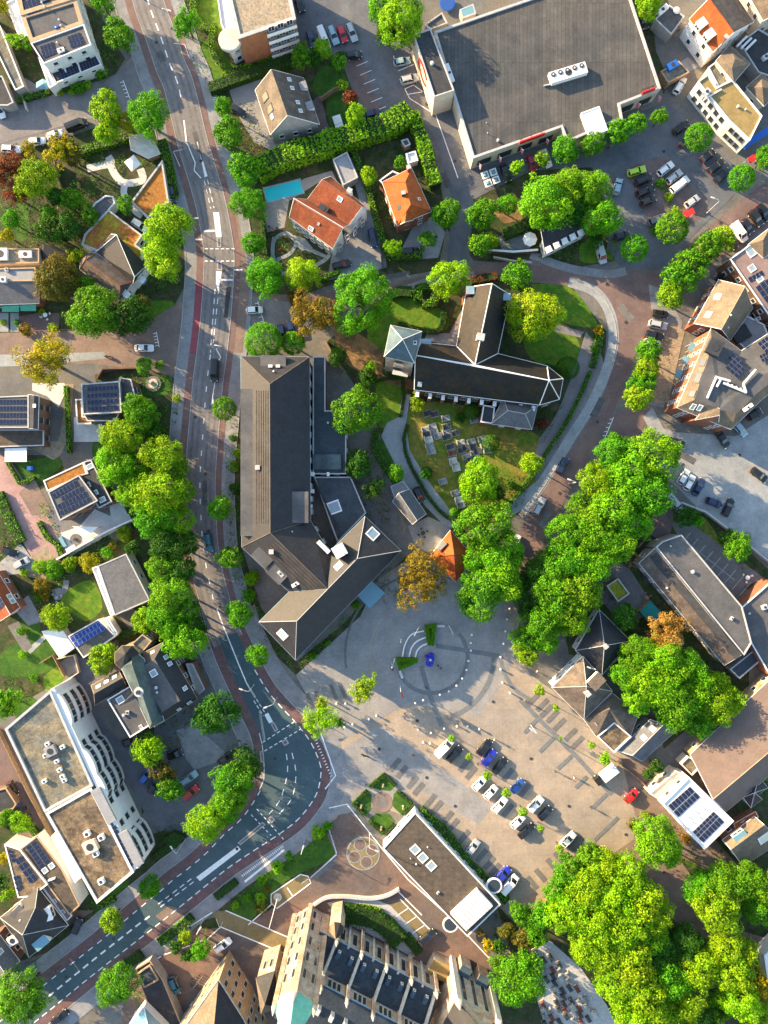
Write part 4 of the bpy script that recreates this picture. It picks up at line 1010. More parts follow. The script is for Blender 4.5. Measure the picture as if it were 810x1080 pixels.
B=Bld('apartment_building','apartment block with gravel roof and orange brick end wall','building',(280,30))
B.flat([(232,-40),(297,-50),(312,20),(251,41)],10.5,'brick_orange','roof_gravel','coping',floors=4,win=False,pw=.8)
L=B.loops[0]
A_,C_=W(251,41,10.5),W(312,20,10.5)
for k in range(4):
 z=1.5+2.5*k;a=A_.lerp(C_,.5);u=(C_-A_).normalized();n_=Vector((u.y,-u.x,0));p=a+u*3.2+n_*.5
 b=MB();r=math.atan2(u.y,u.x);b.box((p.x,p.y,z),(7.2,1.0,.16),'light_metal',rz=r);b.box((p.x+n_.x*.45,p.y+n_.y*.45,z+.5),(7.2,.06,.9),'canvas_white',rz=r);b.build('balcony',B.root)
 for t in(-2.2,0,2.2):
  q=a+u*(3.2+t)+n_*.02;put_window(B.root,(q.x,q.y,z+1.2),n_,1.5,1.6)
B.flat([(224,-40),(233,-40),(251,36),(240,42),(233,25)],9,'render_white','roof_white','coping_white',win=True,floors=3)
for k in range(4):
 p=W(243,44,1.4+2.4*k);b=MB();b.disc(p,2.6,p.z,p.z+.16,'pale_stone',20);b.disc(p,2.62,p.z+.18,p.z+.9,'light_metal',20);b.disc(p,2.5,p.z+.2,p.z+.93,'pale_stone',20);b.build('balcony',B.root)
B=Bld('detached_house','gabled house with brown tiled roof, big skylights and pale end wall','house',(303,110))
B.pitched([(269,95,4.6),(285,142,4.6),(337,131,4.6),(320,82,4.6),(286,73,9.5),(303,121.5,9.5)],[(0,1,5,4),(5,2,3,4)],[0,1,2,3],'render_grey','tile_brown',[(1,5,2),(3,4,0)],ridge='tile_tan')
for p in((279.5,102),(284.5,115)):B.skylight(*p,2.0,2.2,f=0,dark=True)
B.skylight(287,123,1.2,.9,0)
for p in((305,84),(308,93),(314,108),(317,117)):B.skylight(*p,.9,1.0,1)
B.dormer(320,92,1.6,1.5,1,1.2);B.dormer(327,113,1.6,1.5,1,1.2)
B=Bld('villa','white-walled villa with weathered red twin-ridge tiled roof','villa',(340,235))
B.pitched([(305,229,6.2),(351,262,6.2),(362,240,9.6),(310,209,9.6)],[(0,1,2,3)],[0,1,2,3],'render_white','tile_red',over=.25,win=False,ridge='tile_tan')
B.pitched([(324,210,6.6),(368,237,6.6),(382,218,9.0),(340,189,9.0),(388,221,6.2),(349,186,6.2),(305,229,6.2),(351,262,6.2),(362,240,9.6),(310,209,9.6)],[(0,1,2,3),(3,2,4,5),(9,8,1,0)],[0,1,4,5],'render_white','tile_red',[(1,2,4)],over=.25,win=False,ridge='tile_tan')
Lr=[W(305,229,6.2),W(351,262,6.2),W(388,221,6.2),W(349,186,6.2)]
for k in range(2):
 win_row(B.root,Lr[0],Lr[1],1.6+2.6*k,5,1.2,1.5,'white',.8,inward=Lr[3]);win_row(B.root,Lr[1],Lr[2],1.6+2.6*k,4,1.1,1.5,'white',.8,inward=Lr[0])
B.skylight(328,241,1.3,1.0,0);B.skylight(336,236,.5,.6,0);B.skylight(358.5,210,1.3,1.1,1);B.unit(341,221,2.4,1.8,.5,-32,f=-1,mat='bitumen_dark',name='roof_box')
B.chimney(368.5,200.5,9.8,1.0,.9,-30,'render_white')
B=Bld('garage','grey flat-roofed garage standing between the villa and the orange-roofed house','garage',(363,178));B.flat([(351,168),(366,160),(377.5,187),(362,195)],3,'render_grey','membrane_grey','coping',win=False)
B=Bld('detached_house','brick house with bright orange hipped roof and small front gable','house',(427,212))
B.pitched([(403,192,5.8),(434,177,5.8),(455,223,5.8),(419,238,5.8),(427.5,192,9.4),(433,216,9.4)],[(0,3,5,4),(0,4,1),(1,4,5,2),(5,3,2)],[0,3,2,1],'brick_red','tile_orange',ridge='tile_red',floors=2)
B.pitched([(421,237,5.7),(436,232,5.7),(430,213,8.0),(427,234,8.4),(420.5,226,6.4),(434.5,222,6.4)],[(0,3,2,4),(3,1,5,2)],[0,1,5,4],'brick_red','tile_orange',[(0,3,1)],over=.2,win=False,floors=2)
B.flat([(400,190),(414,180),(424,184),(404,194)],5.2,'brick_red','bitumen_dark','coping_white',win=False)
for p in((416,206),(421,218.5)):B.skylight(*p,.9,1.1,0,dark=True)
B.chimney(425.5,203,9.8,.8,.7,10,'bitumen_dark');B.chimney(431,176,8.5,.8,.8,20);B.skylight(442,210,.7,.9,2)
B=Bld('garden_shed','small white-roofed garden shed behind the orange-roofed house','shed',(434,165));B.flat([(428,162),(438,159),(441,169),(431,172)],2.4,'render_white','roof_white','coping_white',win=False)
B=Bld('garden_shed','little dark shed under the hedge near the shop car park','shed',(428,150));B.flat([(423,148),(430,146),(433,152),(427,155)],2.2,'wood','bitumen','coping',win=False)
B=Bld('supermarket','large supermarket with wide grey ribbed flat roof','supermarket',(575,80))
B.flat([(458,33),(640,-30),(655,-34),(697,93),(654,110),(657,126),(641,131),(598,150),(592,134),(499,167)],5.4,'render_cream','bitumen_rib','coping',par=.35,pw=.5,win=False)
SM=B.loops[0]
for(x0,y0,x1,y1,n_)in((499,167,592,134,4),(654,110,697,93,2)):
 win_row(B.root,W(x0,y0,5.4),W(x1,y1,5.4),1.9,n_,3.4 if n_==4 else 3.0,2.4,'dark',.6,inward=W(575,80))
B.flat([(436,36),(454,30),(479,95),(458,102)],8.0,'render_cream','bitumen_dark','coping',par=.3,win=False)
B.unit(598,80,8.8,2.6,1.3,17,f=0,mat='roof_white',name='cooling_unit')
for i in range(5):
 o_=B.on(582+i*7.4,84-i*2.35,0);b=MB();b.disc((o_.x,o_.y+.3),.55,o_.z+1.42,o_.z+1.54,'dark_metal',14);b.disc((o_.x,o_.y+.3),.25,o_.z+1.54,o_.z+1.6,'light_metal',8);b.build('fan',B.root)
B.vent(525,149,0,.35,.6);B.vent(514,141,0,.12,.5);B.vent(513,130,0,.12,.3);B.vent(455.5,68,-1,.5,.6);B.unit(474,78,1,4.4,.5,20,f=0,mat='roof_white',name='air_duct');B.unit(580,90,.2,3,.4,100,f=0)
for(x,y,w_,lab)in((561,146,6.2,0),(684,96,3.2,1)):
 p=W(x,y,6);b=MB();r=math.radians(20);b.box((p.x,p.y,6),(w_,.25,1.2),'sign_red',rz=r);b.box((p.x,p.y+.9,5.8),(w_,.12,.12),'dark_metal',rz=r)
 for q in(-.4,0,.4):b.tube([(p.x+q*w_*.94,p.y+q*w_*.34,6),(p.x+q*w_*.94-.4,p.y+q*w_*.34+1.6,5.3)],.05,'dark_metal',4)
 b.build('roof_sign',B.root)
P0,P1=W(436,36,8),W(458,102,8);u=(P1-P0).normalized();u.z=0;n_=Vector((u.y,-u.x,0));n_=-n_ if n_.x>0 else n_;c_=P0.lerp(P1,.5)+n_*.08;b=MB()
pts=[c_+u*(3.0*math.cos(a))+Vector((0,0,-2.6+2.2*math.sin(a)))for a in[math.radians(30+300*i/20)for i in range(21)]]
for a,c in zip(pts,pts[1:]):b.tube([a,c],.28,'sign_red',4)
b.build('emblem',B.root)
B.flat([(613,119),(632,112),(641,137),(622,144)],6.2,'roof_white','roof_white','coping_white',par=.1,win=False)
for i,(x,y)in enumerate(((505,172),(526,164.5),(549,156),(576,146),(672,108),(694,101))):
 b=MB();p=W(x,y,4);b.tube([(p.x,p.y,4.2),(p.x+.5,p.y-1.0,4.9)],.05,'light_metal',5);b.box((p.x+.3,p.y-.7,3.9),(.1,1.1,1.3),'sign_pink',rz=.35);o=single('banner',b,f'pink banner on the supermarket front, {ordw(i + 1)} from the brick corner','banner',(x,y),'pink banners along the supermarket front')
B=Bld('town_house','town house with bright orange-red roof slope and two white dormers','house',(755,30))
B.pitched([(727,20,6.5),(752,55,6.5),(795,23,6.5),(770,-14,6.5),(748,-2,10),(774,34,10)],[(0,1,5,4),('K',4,5,2,3)],[0,1,2,3],'render_white','tile_orange',[(1,5,2),(3,4,0)],ridge='tile_red')
B.dormer(738.5,27,1.8,2.0,0,1.5,'roof_white');B.dormer(747,38.5,1.8,2.0,0,1.5,'roof_white');B.chimney(766,38,10,.7,.7,40)
B.flat([(723,28),(727,25),(751,54),(745,60)],3.6,'render_white','render_cream','coping_white',win=False)
for p in((727,32),(733,40),(741,50)):B.skylight(*p,1.2,1.2)
B=Bld('town_house','brown-roofed row house at the top corner beyond the orange-red roof','house',(800,10))
B.pitched([(780,-22,6.5),(805,22,6.5),(870,-10,6.5),(845,-50,6.5),(800,-30,10),(823,12,10)],[(0,1,5,4),(4,5,2,3)],[0,1,2,3],'render_cream','tile_brown',[(1,5,2)],ridge='tile_tan')
B=Bld('corner_house','small square house with tan hipped roof behind the white mustard-roofed building','house',(772,67))
B.pitched([(755,64,6.4),(770,47,6.4),(791,67,6.4),(774,87,6.4),(775,62,7.4),(772,72,7.4)],[(0,4,1),(1,4,2),(2,4,5,3),(0,3,5,4)],[0,1,2,3],'render_cream','tile_tan',floors=2)
B.flat([(747,71),(755,65),(772,84),(758,92)],5,'render_cream','roof_mossy','coping_white',win=False)
B=Bld('corner_building','long white-walled corner building with mustard flat roof','building',(765,110))
B.flat([(736,86),(747,78),(756,92),(773,84),(804,122),(791,148),(770,128)],6.2,'render_white','roof_mustard','coping_white',win=False)
for a,c,n_ in(((736,86),(770,128),5),((770,128),(791,148),3)):
 for z in(4.4,1.7):win_row(B.root,W(*a,6.2),W(*c,6.2),z,n_,1.1,1.4,'dark',.8,inward=W(790,100))
B.vent(778,113,-1,.4,.4);B.vent(786,116,-1,.25,.4);B.unit(744,99,1.6,1.2,.9,50);B.box('parapet',752,99,.3,4.6,5.6,6.35,'coping_white',-60)
b=MB();p=W(800,144,3);b.box((p.x,p.y,3),(9,1.6,.12),'bin_blue',rz=math.radians(33));single('awning',b,'long blue awning on the end of the mustard-roofed building','awning',(800,144))
B=Bld('back_building','tan hipped outbuilding behind the mustard-roofed building','building',(800,88));B.pitched([(787,92,4.5),(803,78,4.5),(822,95,4.5),(806,112,4.5),(804,92,6)],[(0,4,1),(1,4,2),(2,4,3),(3,4,0)],[0,1,2,3],'render_cream','tile_tan')
B=Bld('back_building','dark flat-roofed yard building with pale pipes beside the tan hipped roof','building',(796,60));B.flat([(780,45),(800,30),(835,50),(825,85),(800,76)],4,'render_grey','bitumen_dark','coping',win=False)
for i in range(3):B.box('roof_pipe',783+i*4.5,43+i*2,3.4,.5,4.1,4.6,'roof_white',45)
B.unit(806,62,1.5,1.1,.9,30)
B=Bld('yard_store','low cluttered flat-roofed store beside the parked white car','shed',(712,20));B.flat([(691,20),(706,5),(722,17),(708,36)],3.6,'render_grey','bitumen','coping',win=False);B.unit(698,12,3,1.2,.7,40,mat='roof_white');B.vent(713,12,-1,.9,.4)
B=Bld('yard_store','brown lean-to store with blue-roofed box behind the supermarket corner','shed',(712,70));B.flat([(697,75),(716,64),(727,76),(705,87)],2.8,'wood','roof_mossy','coping_tan',win=False);B.unit(708,71,2.6,1.6,1.0,30,mat='bin_blue')
B=Bld('back_house','small flat annexe with trampoline yard above the supermarket','annex',(445,20));B.flat([(448,26),(466,13),(472,24),(454,31)],3,'render_grey','bitumen','coping',win=False)
B=Bld('greenhouse','blue-grey glazed shed on the supermarket garden side','shed',(490,8));B.flat([(485,10),(499,4),(502,14),(488,19)],2.4,'render_grey','glass_canopy','coping',par=.02,win=False)
b=MB();p=W(472,3,1);b.disc(p,1.7,.75,.85,'trampoline',20);b.disc(p,1.9,.7,.8,'bin_blue',20);b.disc(p,.1,0,.7,'dark_metal',6);single('trampoline',b,'round blue trampoline in the yard above the supermarket','trampoline',(472,3))
B=Bld('commercial_building','pinkish-grey flat-roofed building with dark panels at the picture edge','building',(800,290))
B.flat([(770,273),(812,243),(850,300),(850,340),(812,334)],7.2,'brick_brown','shed_pink','coping_white',win=True)
B.solar([(788,293),(803,285),(806,290),(791,298)],4,1);B.solar([(796,303),(815,290),(830,312),(812,325)],4,4);B.skylight(793,283,1.6,1.6);B.skylight(801,294,1.6,1.6);B.skylight(792,266,2.2,1.8)
B.pitched([(789,258,7),(812,240,7),(822,262,7),(805,272,7),(805,253,9.5)],[(0,4,1),(1,4,2),(2,4,3),(3,4,0)],[0,1,2,3],'brick_brown','tile_tan',win=False)
B=Bld('town_house','steep gabled house with tan tiles and red brick end on the shop street','house',(765,325))
B.pitched([(732,341,6.6),(770,359,6.0),(794,325,6.0),(758,295,6.6),(761,347,11.5),(786,302,11.5)],[(0,4,5,3),(4,1,2,5)],[0,1,2,3],'brick_red','tile_tan',[(0,4,1),(2,5,3)],ridge='coping_tan',floors=2)
B.skylight(757,313,1.5,1.5,0);B.skylight(747,332,1.6,1.4,0);B.vent(770,333,1);B.vent(767,346,1)
B=Bld('courtyard_annex','flat annexe with little roof court between the brick gable and solar roof','annex',(785,350));B.flat([(772,354),(786,332),(806,342),(810,352),(790,372)],4.4,'render_grey','membrane_grey','coping_white',win=False);B.unit(798,337,1.2,.8,.7,20);B.box('light_well',782,352,4,3.4,4.0,4.7,'bitumen_dark',30)
B=Bld('shop_building','large red brick shop building with dark deck, solar panels and white pipework','building',(765,400))
B.pitched([(750,346,9),(714,430,8.2),(771,453,8.2),(804,421,8.2),(850,385,8.2),(850,340,9),(810,352,9),(782,370,9),(750,368,10.4),(732,422,10.4),(759,431,10.4),(776,437,10.4),(795,418,10.4),(850,372,10.4),(850,362,10.4)],
    [('T',0,1,9,8),('S',1,10,9),('S',1,2,11,10),('S',2,3,12,11),('S',3,4,13,12),('D',0,8,9,10,11,12,13,14,6,7)],[0,1,2,3,4,5,6,7],'brick_red','tile_tan',over=.2,floors=3,win=True)
B.pitched([(733,443,8.1),(758,447,8.1),(759,431,10.6),(742,437,8.9),(759,438,10.4),(747,425,9.5),(769,441,8.8)],[(0,4,2,5),(4,1,6,2)],[0,1,6,5],'brick_red','tile_tan',[(0,4,1)],over=.15,win=False)
B.planes.append((W(770,400,10.4),Vector((0,0,1)),[W(750,368,10.4),W(732,422,10.4),W(795,418,10.4)]))
B.solar([(759,384),(773,372),(790,387),(777,399)],4,4,skip=((0,0),(3,3),(1,0)));B.solar([(798,362),(812,352),(825,365),(812,378)],4,4);B.solar([(800,375),(809,371),(812,377),(804,383)],3,2)
for p in((741,382,1.9,2),(736,398,2.8,2),(730,415,1.7,2)):B.skylight(p[0],p[1],p[2],1.5,0,dark=True)
for a,c in(((756,397),(746,420)),((756,398),(770,402)),((763,404),(787,414)),((787,414),(784,405)),((784,405),(797,390)),((760,401),(756,408))):
 A_,C_=W(*a,10.8),W(*c,10.8);b=MB();b.tube([A_,C_],.28,'roof_white',8);b.build('air_duct',B.root)
for i in range(5):B.vent(767+i*4.5,405+i*1.8,-1,.3,.3)
B.unit(752,367,3.6,3.2,1.0,65,mat='bitumen_dark');B.skylight(731,429,1.0,1.6,1);B.skylight(738,430,1.0,1.6,1);B.unit(788,430,2.4,.8,.5,35,mat='roof_white')
b=MB()
for i in range(3):
 p=W(716+i*7,394-i*14,2.6);b.box((p.x,p.y,2.6),(1.5,2.0,.1),'canvas_blue',rz=-.4)
 for q in((-.5,-.7),(.5,-.7),(-.5,.7),(.5,.7)):b.tube([(p.x+q[0],p.y+q[1],0),(p.x+q[0],p.y+q[1],2.6)],.05,'light_metal',4)
single('terrace_canopy',b,'blue-grey terrace sunshades along the sunny shop front','sunshade',(722,380))
B=Bld('hall','long hall with brown mossy slope, dark gutter and grey flat half','building',(730,640))
B.pitched([(674,594,4.6),(764,702,4.6),(782,691,6.6),(691,578,6.6)],[(0,1,2,3)],[0,1,2,3],'render_grey','tile_brown',over=.15)
B.flat([(692,577),(699,571),(719,564),(783,640),(793,678),(785,691)],7.0,'render_grey','bitumen','coping',par=.25,win=False)
q=[B.on(*p,0)+Vector((0,0,.12))for p in((692,583),(782,690),(775,695),(685,588))];b=MB();b.slab(q,[('bitumen_dark',0,1,2,3)],.1,{});b.build('gutter_channel',B.root)
B.vent(730,603,-1,.5,.5);B.vent(707,576,-1,.2,.3);B.unit(771,652,.9,.5,.5,60);B.vent(703,620,0,.3,.4)
B=Bld('hall_annex','grey annexe with pale brick parapet at the picture edge below the paved yard','building',(800,660));B.flat([(782,641),(815,612),(860,640),(860,700),(812,712),(784,664)],5.2,'brick_red','bitumen','coping_white',win=False);B.vent(790,647,-1,.3,.3);B.unit(805,640,1.2,1,.8,20)
B=Bld('side_shed','slim slate shed tucked below the end of the long hall','shed',(797,690));B.flat([(770,706),(800,682),(810,690),(780,716)],3,'render_grey','bitumen_blue','coping',win=False)
B=Bld('garden_shed','teal-roofed garden shed below the golden tree','shed',(688,648));B.flat([(675,645),(686,634),(703,651),(691,662)],2.6,'wood','awning_teal','awning_teal',par=.05,pw=.1,win=False)
B=Bld('pergola','open square pergola with planted middle beside the avenue trees','pergola',(652,622))
B.flat([(640,618),(652,610),(664,626),(652,635)],2.5,'wood','sedum_green','coping',par=.5,win=False)
B=Bld('hipped_villa','rambling villa with several dark hipped roofs beside the square','villa',(640,730))
B.pitched([(632,643,4.8),(665,676,4.8),(635,712,4.8),(607,686,4.8),(637.5,681,8.6)],[(0,4,1),(1,4,2),(2,4,3),(3,4,0)],[0,1,2,3],'render_white','tile_slate',ridge='coping',floors=1)
B.pitched([(615,692,5.2),(646,729,5.2),(616,759,5.2),(582,725,5.2),(618.5,724,9.6)],[(0,4,1),(1,4,2),(2,4,3),(3,4,0)],[0,1,2,3],'render_white','tile_brown',ridge='coping',floors=2)
B.dormer(628,718,2.4,3.2,0,1.3,'tile_tan');B.chimney(620,732,9.8,1.1,1.1,40,'render_grey');B.chimney(639,682,9.2,.9,.9,40,'render_grey')
B.pitched([(646,731,4.6),(673,754,4.6),(665,777,4.6),(648,763,4.6),(629,777,4.6),(616,759,4.6),(643,748,6.8)],[(0,1,6),(1,2,3,6),(3,4,6),(4,5,6),(5,0,6)],[0,1,2,3,4,5],'render_white','tile_brown',floors=1)
B.flat([(630,777),(648,762),(666,777),(648,794)],4.9,'render_white','roof_mossy_brown','coping_white',win=False);B.unit(629,762,.9,.9,.5,40)
B.flat([(640,692),(650,684),(656,692),(646,700)],3.6,'render_white','roof_mossy','coping',win=False)
B=Bld('side_wing','narrow gabled wing with two blue skylights beside the hipped villa','building',(686,780))
B.pitched([(652,792,4.0),(686,759,4.0),(700,764,5.8),(667,797,5.8),(714,770,4.0),(677,803,4.0)],[(0,1,2,3),(3,2,4,5)],[0,1,4,5],'render_grey','tile_grey',[(5,3,0),(1,2,4)],ridge='coping');B.skylight(688.5,769,1.2,1.3,0);B.skylight(679,778,1.2,1.3,0)
B=Bld('large_hall','big hall with broad brown slope and steep dark blue-grey side','building',(780,800))
B.pitched([(728,796,5.2),(752,843,8.6),(860,752,8.6),(830,700,5.2),(766,856,5.2),(870,770,5.2)],[('S',0,1,2,3),('B',1,4,5,2)],[0,4,5,3],'brick_buff','shed_brown',[(0,1,4),(5,2,3)],ridge='coping_tan')
B=Bld('office_building','white flat-roofed building with two fields of solar panels','building',(735,858))
B.flat([(699,848),(727,820),(774,866),(743,896)],6.6,'render_white','roof_white','coping_white',par=.3)
B.solar([(704,849),(727,829),(733,835),(709.5,856)],7,1);B.solar([(709.5,856),(733,835),(738.5,840.5),(715.5,862)],7,1)
B.solar([(730,877),(752,855.5),(758,861),(736,883.5)],7,2);B.solar([(736,883.5),(758,861),(764,867),(741.5,889)],7,1)
for p in((732,855),(736,861),(741,852),(729,866),(725,861)):B.vent(*p,-1,.2,.4)
B.flat([(685,837),(713,813),(725,819),(698,845)],4.2,'render_cream','render_cream','coping_white',win=True,floors=1)
B=Bld('yard_wall_house','small tan outbuilding on the edge of the white solar building','shed',(733,812));B.flat([(718,806),(726,798),(742,806),(730,818)],3.4,'render_cream','roof_mossy','coping_white',win=False)
B=Bld('detached_house','house with grey and tan slopes beside the white solar building','house',(785,885))
B.pitched([(762,886,4.4),(796,861,4.4),(806,870,8.4),(771,896,8.4),(823,888,4.4),(784,914,4.4)],[(0,1,2,3),(3,2,4,5)],[0,1,4,5],'brick_red','tile_tan',[(5,3,0),(1,2,4)],ridge='tile_tan')
B.dormer(780,882,3.0,2.2,0,1.4,'glass_canopy');B.skylight(806,884,3,2.6,1)
B.pitched([(774,869,2.6),(797,856,2.6),(800,862,3.8),(777,877,3.8)],[(0,1,2,3)],[0,1,2,3],'brick_red','tile_orange',over=.1,win=False)
B=Bld('detached_house','L-shaped slate-roofed house at the picture edge beside the big hall','house',(797,835))
B.pitched([(784,841,4.2),(800,819,4.2),(810,831,4.2),(799,839,4.2),(804,843,4.2),(792,852,4.2),(796,836,6.4)],[(0,6,1),(1,6,2),(2,6,3),(3,6,4),(4,6,5),(5,6,0)],[0,1,2,3,4,5],'render_white','tile_slate',over=.15,ridge='coping')
B=Bld('detached_house','pale roofed house peeping in at the lower picture edge','house',(815,985));B.flat([(806,1008),(830,985),(860,1030),(812,1050)],4,'render_white','roof_white','coping_white',win=False)
B=Bld('pavilion_building','long low building with dark weathered flat roof and three white skylights','building',(465,920))
B.flat([(438,857),(528,954),(493,988),(404,895)],4.2,'render_white','bitumen_brown','coping_white',par=.15)
for p in((438,896),(446,904.5),(455,913)):B.skylight(*p,2.0,2.0)
B.box('ribbed_canopy',497.5,960,8.6,5.4,4.1,5.1,'roof_white',43);b=MB()
for i in range(9):
 t=-3.9+i*.98;p=W(497.5,960,5.1);a=math.radians(43);b.box((p.x+t*math.cos(a),p.y+t*math.sin(a),5.14),(.14,5.4,.12),'light_metal',rz=a)
b.build('roof_rib',B.root);B.vent(451,893,-1,.2,.3);B.vent(433,905,-1,.15,.3);B.vent(439,911,-1,.25,.3);B.unit(462,941,.8,.4,.3,50)
for p in((475,975),(521,934)):b=MB();q=W(*p,3);b.disc(q,1.9,2.9,3.1,'coping_white',22);b.disc(q,1.5,3.1,3.14,'window_glass',22);b.disc(q,.25,0,2.9,'light_metal',8);b.build('porch_canopy',B.root)
B=Bld('monastery_building','long V-shaped building with dark tiled roofs west of the church','building',(300,560))
pts=[(254,375.6,8.6),(326.5,376.5,8.6),(284.5,405,13.2),(285,562,13.2),(255,577,8.6),(327.5,549,8.6),(345.6,621,13.2),(304.5,624,8.6),(354,594,8.6)]
B.pitched(pts,[('W',0,2,3,4),(2,1,5,3),('W',1,2,0),(3,5,8,6),('W',4,3,6,7)],[0,4,7,6,8,5,1],'brick_brown','tile_slate',over=.3,ridge='tile_tan',gutter='coping_blue')
B.pitched([(273,656,8.6),(311.5,696,8.6),(423,581,8.6),(385,544.6,8.6),(313,655,13.2),(377,589,13.2)],[('W',0,4,5,3),('W',0,1,4),(1,2,5,4),(2,3,5)],[0,1,2,3],'brick_brown','tile_slate',over=.3,ridge='coping',gutter='coping_blue')
B.skylight(393,563,2.6,2.6,-1);B.skylight(298,669,2.4,2.2,-3);B.skylight(357,597,2.0,1.6,-4)
for i in range(7):
 y=422+i*22;B.dormer(261,y,4.6,2.6,0,1.2,'bitumen')
for i in range(2):B.dormer(277+i*15,588+i*17,4.2,2.6,4,1.2,'bitumen')
for k in range(6):
 b=MB();x=270.5+k*2.4;b.tube([B.on(x,412,0)+Vector((0,0,.06)),B.on(x,552,0)+Vector((0,0,.06))],.09,'tile_brown',4);b.build('roof_rib',B.root)
for k in range(5):
 b=MB();x,y=283+k*2.4-3,574-k*2.2+6;b.tube([B.on(x,y,4)+Vector((0,0,.06)),B.on(x+47,y+45,4)+Vector((0,0,.06))],.09,'tile_brown',4);b.build('roof_rib',B.root)
B.box('stair_tower',316.5,535,3.6,7.0,8.6,10.6,'brick_brown',0,'bitumen');B.chimney(271.5,493,12,.9,.9,0,'render_cream');B.chimney(286,582,12.4,.9,.9,0,'render_cream');B.vent(308,561,1,.3,.4)
B.box('chimney_stack',358,581,2.6,2.6,6,13.6,'render_white',30,'coping_white');B.box('roof_unit',341,577,3.6,.9,8.5,10.6,'roof_white',-45);B.vent(358,581,-1)
B.box('roof_terrace',288,383,5.8,3.6,9.2,10.2,'bitumen',0)
B.box('roof_unit',285,386,.9,.6,10.2,10.9,'roof_white');B.box('roof_unit',293,386,.9,.6,10.2,10.9,'roof_white');B.vent(289,392,2)
B.unit(296,605,1.6,.8,.4,-45,f=4);B.unit(312,616,2.0,.8,.3,30,f=4,mat='roof_white')
C=Bld('monastery_annex','dark flat-roofed annexe east of the long building beside the bright maple','annex',(350,460))
C.flat([(330,376),(343,376),(343,433),(365,433),(365,500),(330,500)],4.6,'brick_brown','bitumen_blue','coping',par=.2);C.vent(346,446,-1,.3,.4);C.box('glass_roof',345,487,6.6,3.6,4.2,4.9,'copper_green',0);C.box('roof_unit',329.5,500,.9,.9,4,5.6,'roof_white');C.box('roof_unit',346,500,.6,.9,4,5.3,'roof_white')
C.flat([(331,503),(370,503),(386,541),(356,572)],4.0,'brick_brown','bitumen_blue','coping',par=.15,win=False);C.skylight(352.6,535,3.0,3.0);C.box('roof_unit',329,518,.9,.9,3,5.2,'roof_white');C.box('roof_unit',327.5,534,.7,.9,3,5,'roof_white')
C.box('roof_step',345,535,.35,15,3.9,4.4,'bitumen_dark',25)
b=MB();q=[W(*p,3)for p in((392.5,613),(406,625.6),(390,642),(377,628))];b.prism([(p.x,p.y)for p in q],2.85,3.05,'glass_canopy')
for p in inset([(p.x,p.y)for p in q],.25):b.tube([(p.x,p.y,0),(p.x,p.y,2.85)],.07,'light_metal',5)
single('entrance_canopy',b,'square blue glass entrance canopy on the long building facing the square','canopy',(391,627))
B=Bld('church','old village church with dark slate nave and pale pyramid-roofed tower','church',(480,385))
B.pitched([(412,343,17),(445,349.5,17),(437,383,17),(405,376,17),(424.7,358,23)],[('G',0,4,1),(1,4,2),(2,4,3),('G',3,4,0)],[0,1,2,3],'stone_wall','tile_blue',over=.25,ridge='coping_white',gutter='pale_stone',win=False)
T=[W(412,343,17),W(445,349.5,17),W(437,383,17),W(405,376,17)]
for a,c in((2,3),(1,2)):
 for z in(13.2,5.5):win_row(B.root,T[a]*.99,T[c]*.99,z,1,2.2,3.4,'stone',1,inward=(T[0]+T[2])/2)
b=MB();p=W(422,396,9);b.box((p.x,p.y+.4,9),(3.6,.9,.6),'pale_stone',rz=-.2);b.build('balcony',B.root)
B.unit(437.5,362,.8,.8,.6,0,f=1,mat='roof_white')
N=[(444,361,7.6),(481.5,365,7.6),(525,373,7.6),(577,386,7.6),(594,399.5,7.6),(590,421,7.6),(569,427,7.6),(437,411,7.6),(438,374.5,13.6),(501,385,13.6),(579,401,13.6)]
B.pitched(N+[(492.5,303,7.6),(538,311,7.6),(519,299,13.6)],[('N',0,1,9,8),('N',9,2,3,10),(3,4,10),(4,5,10),(5,6,10),(6,7,8,10),('N',11,1,9,13),(13,9,2,12)],[7,6,5,4,3,2,12,11,1,0],'brick_red','tile_black',[(12,13,11)],over=.3,ridge='coping_white',gutter='coping_white',win=False,gr=.12)
NP=[W(*p)for p in N]
win_row(B.root,NP[7],NP[6],4.0,9,1.4,3.4,'stone',2,inward=NP[9])
for i in range(10):
 p=NP[7].lerp(NP[6],(i+.3)/9.6);p=p+Vector((-.15,-.7,0));b=MB();b.box((p.x,p.y,2.9),(.7,1.1,5.8),'brick_red',rz=-.12);b.box((p.x,p.y,5.9),(.8,1.2,.25),'coping_white',rz=-.12);b.build('buttress',B.root)
win_row(B.root,NP[6],NP[5],4.0,1,1.4,3.4,'stone',.6,inward=NP[9])
B.chimney(507,355,14.2,1.6,1.4,-10,'render_white');B.box('corner_turret',496,306,1.7,1.7,0,10,'brick_red',0,'coping_blue');B.box('corner_turret',534.5,313,1.5,1.5,0,9.5,'brick_red',0,'coping_blue');B.box('lean_to',449,361,2.4,1.4,0,8,'pale_stone',0,'coping_blue')
B.box('aisle_window',443,404,1.0,1.6,8.6,9.2,'coping_blue',-10)
B.pitched([(531,419,5.2),(567,428,5.2),(561,453,5.2),(518,447,5.2),(535.5,433,7.6),(554,436.5,7.6)],[(0,4,5,1),(1,5,2),(2,5,4,3),(3,4,0)],[0,1,2,3],'brick_red','tile_grey',over=.2,ridge='coping',gutter='coping_white')
B.flat([(510,427),(522,429),(520,447),(507,445)],4.6,'brick_red','bitumen_dark','coping_white',win=False)
B=Bld('gatehouse','small slate-roofed house by the churchyard drive','house',(432,535))
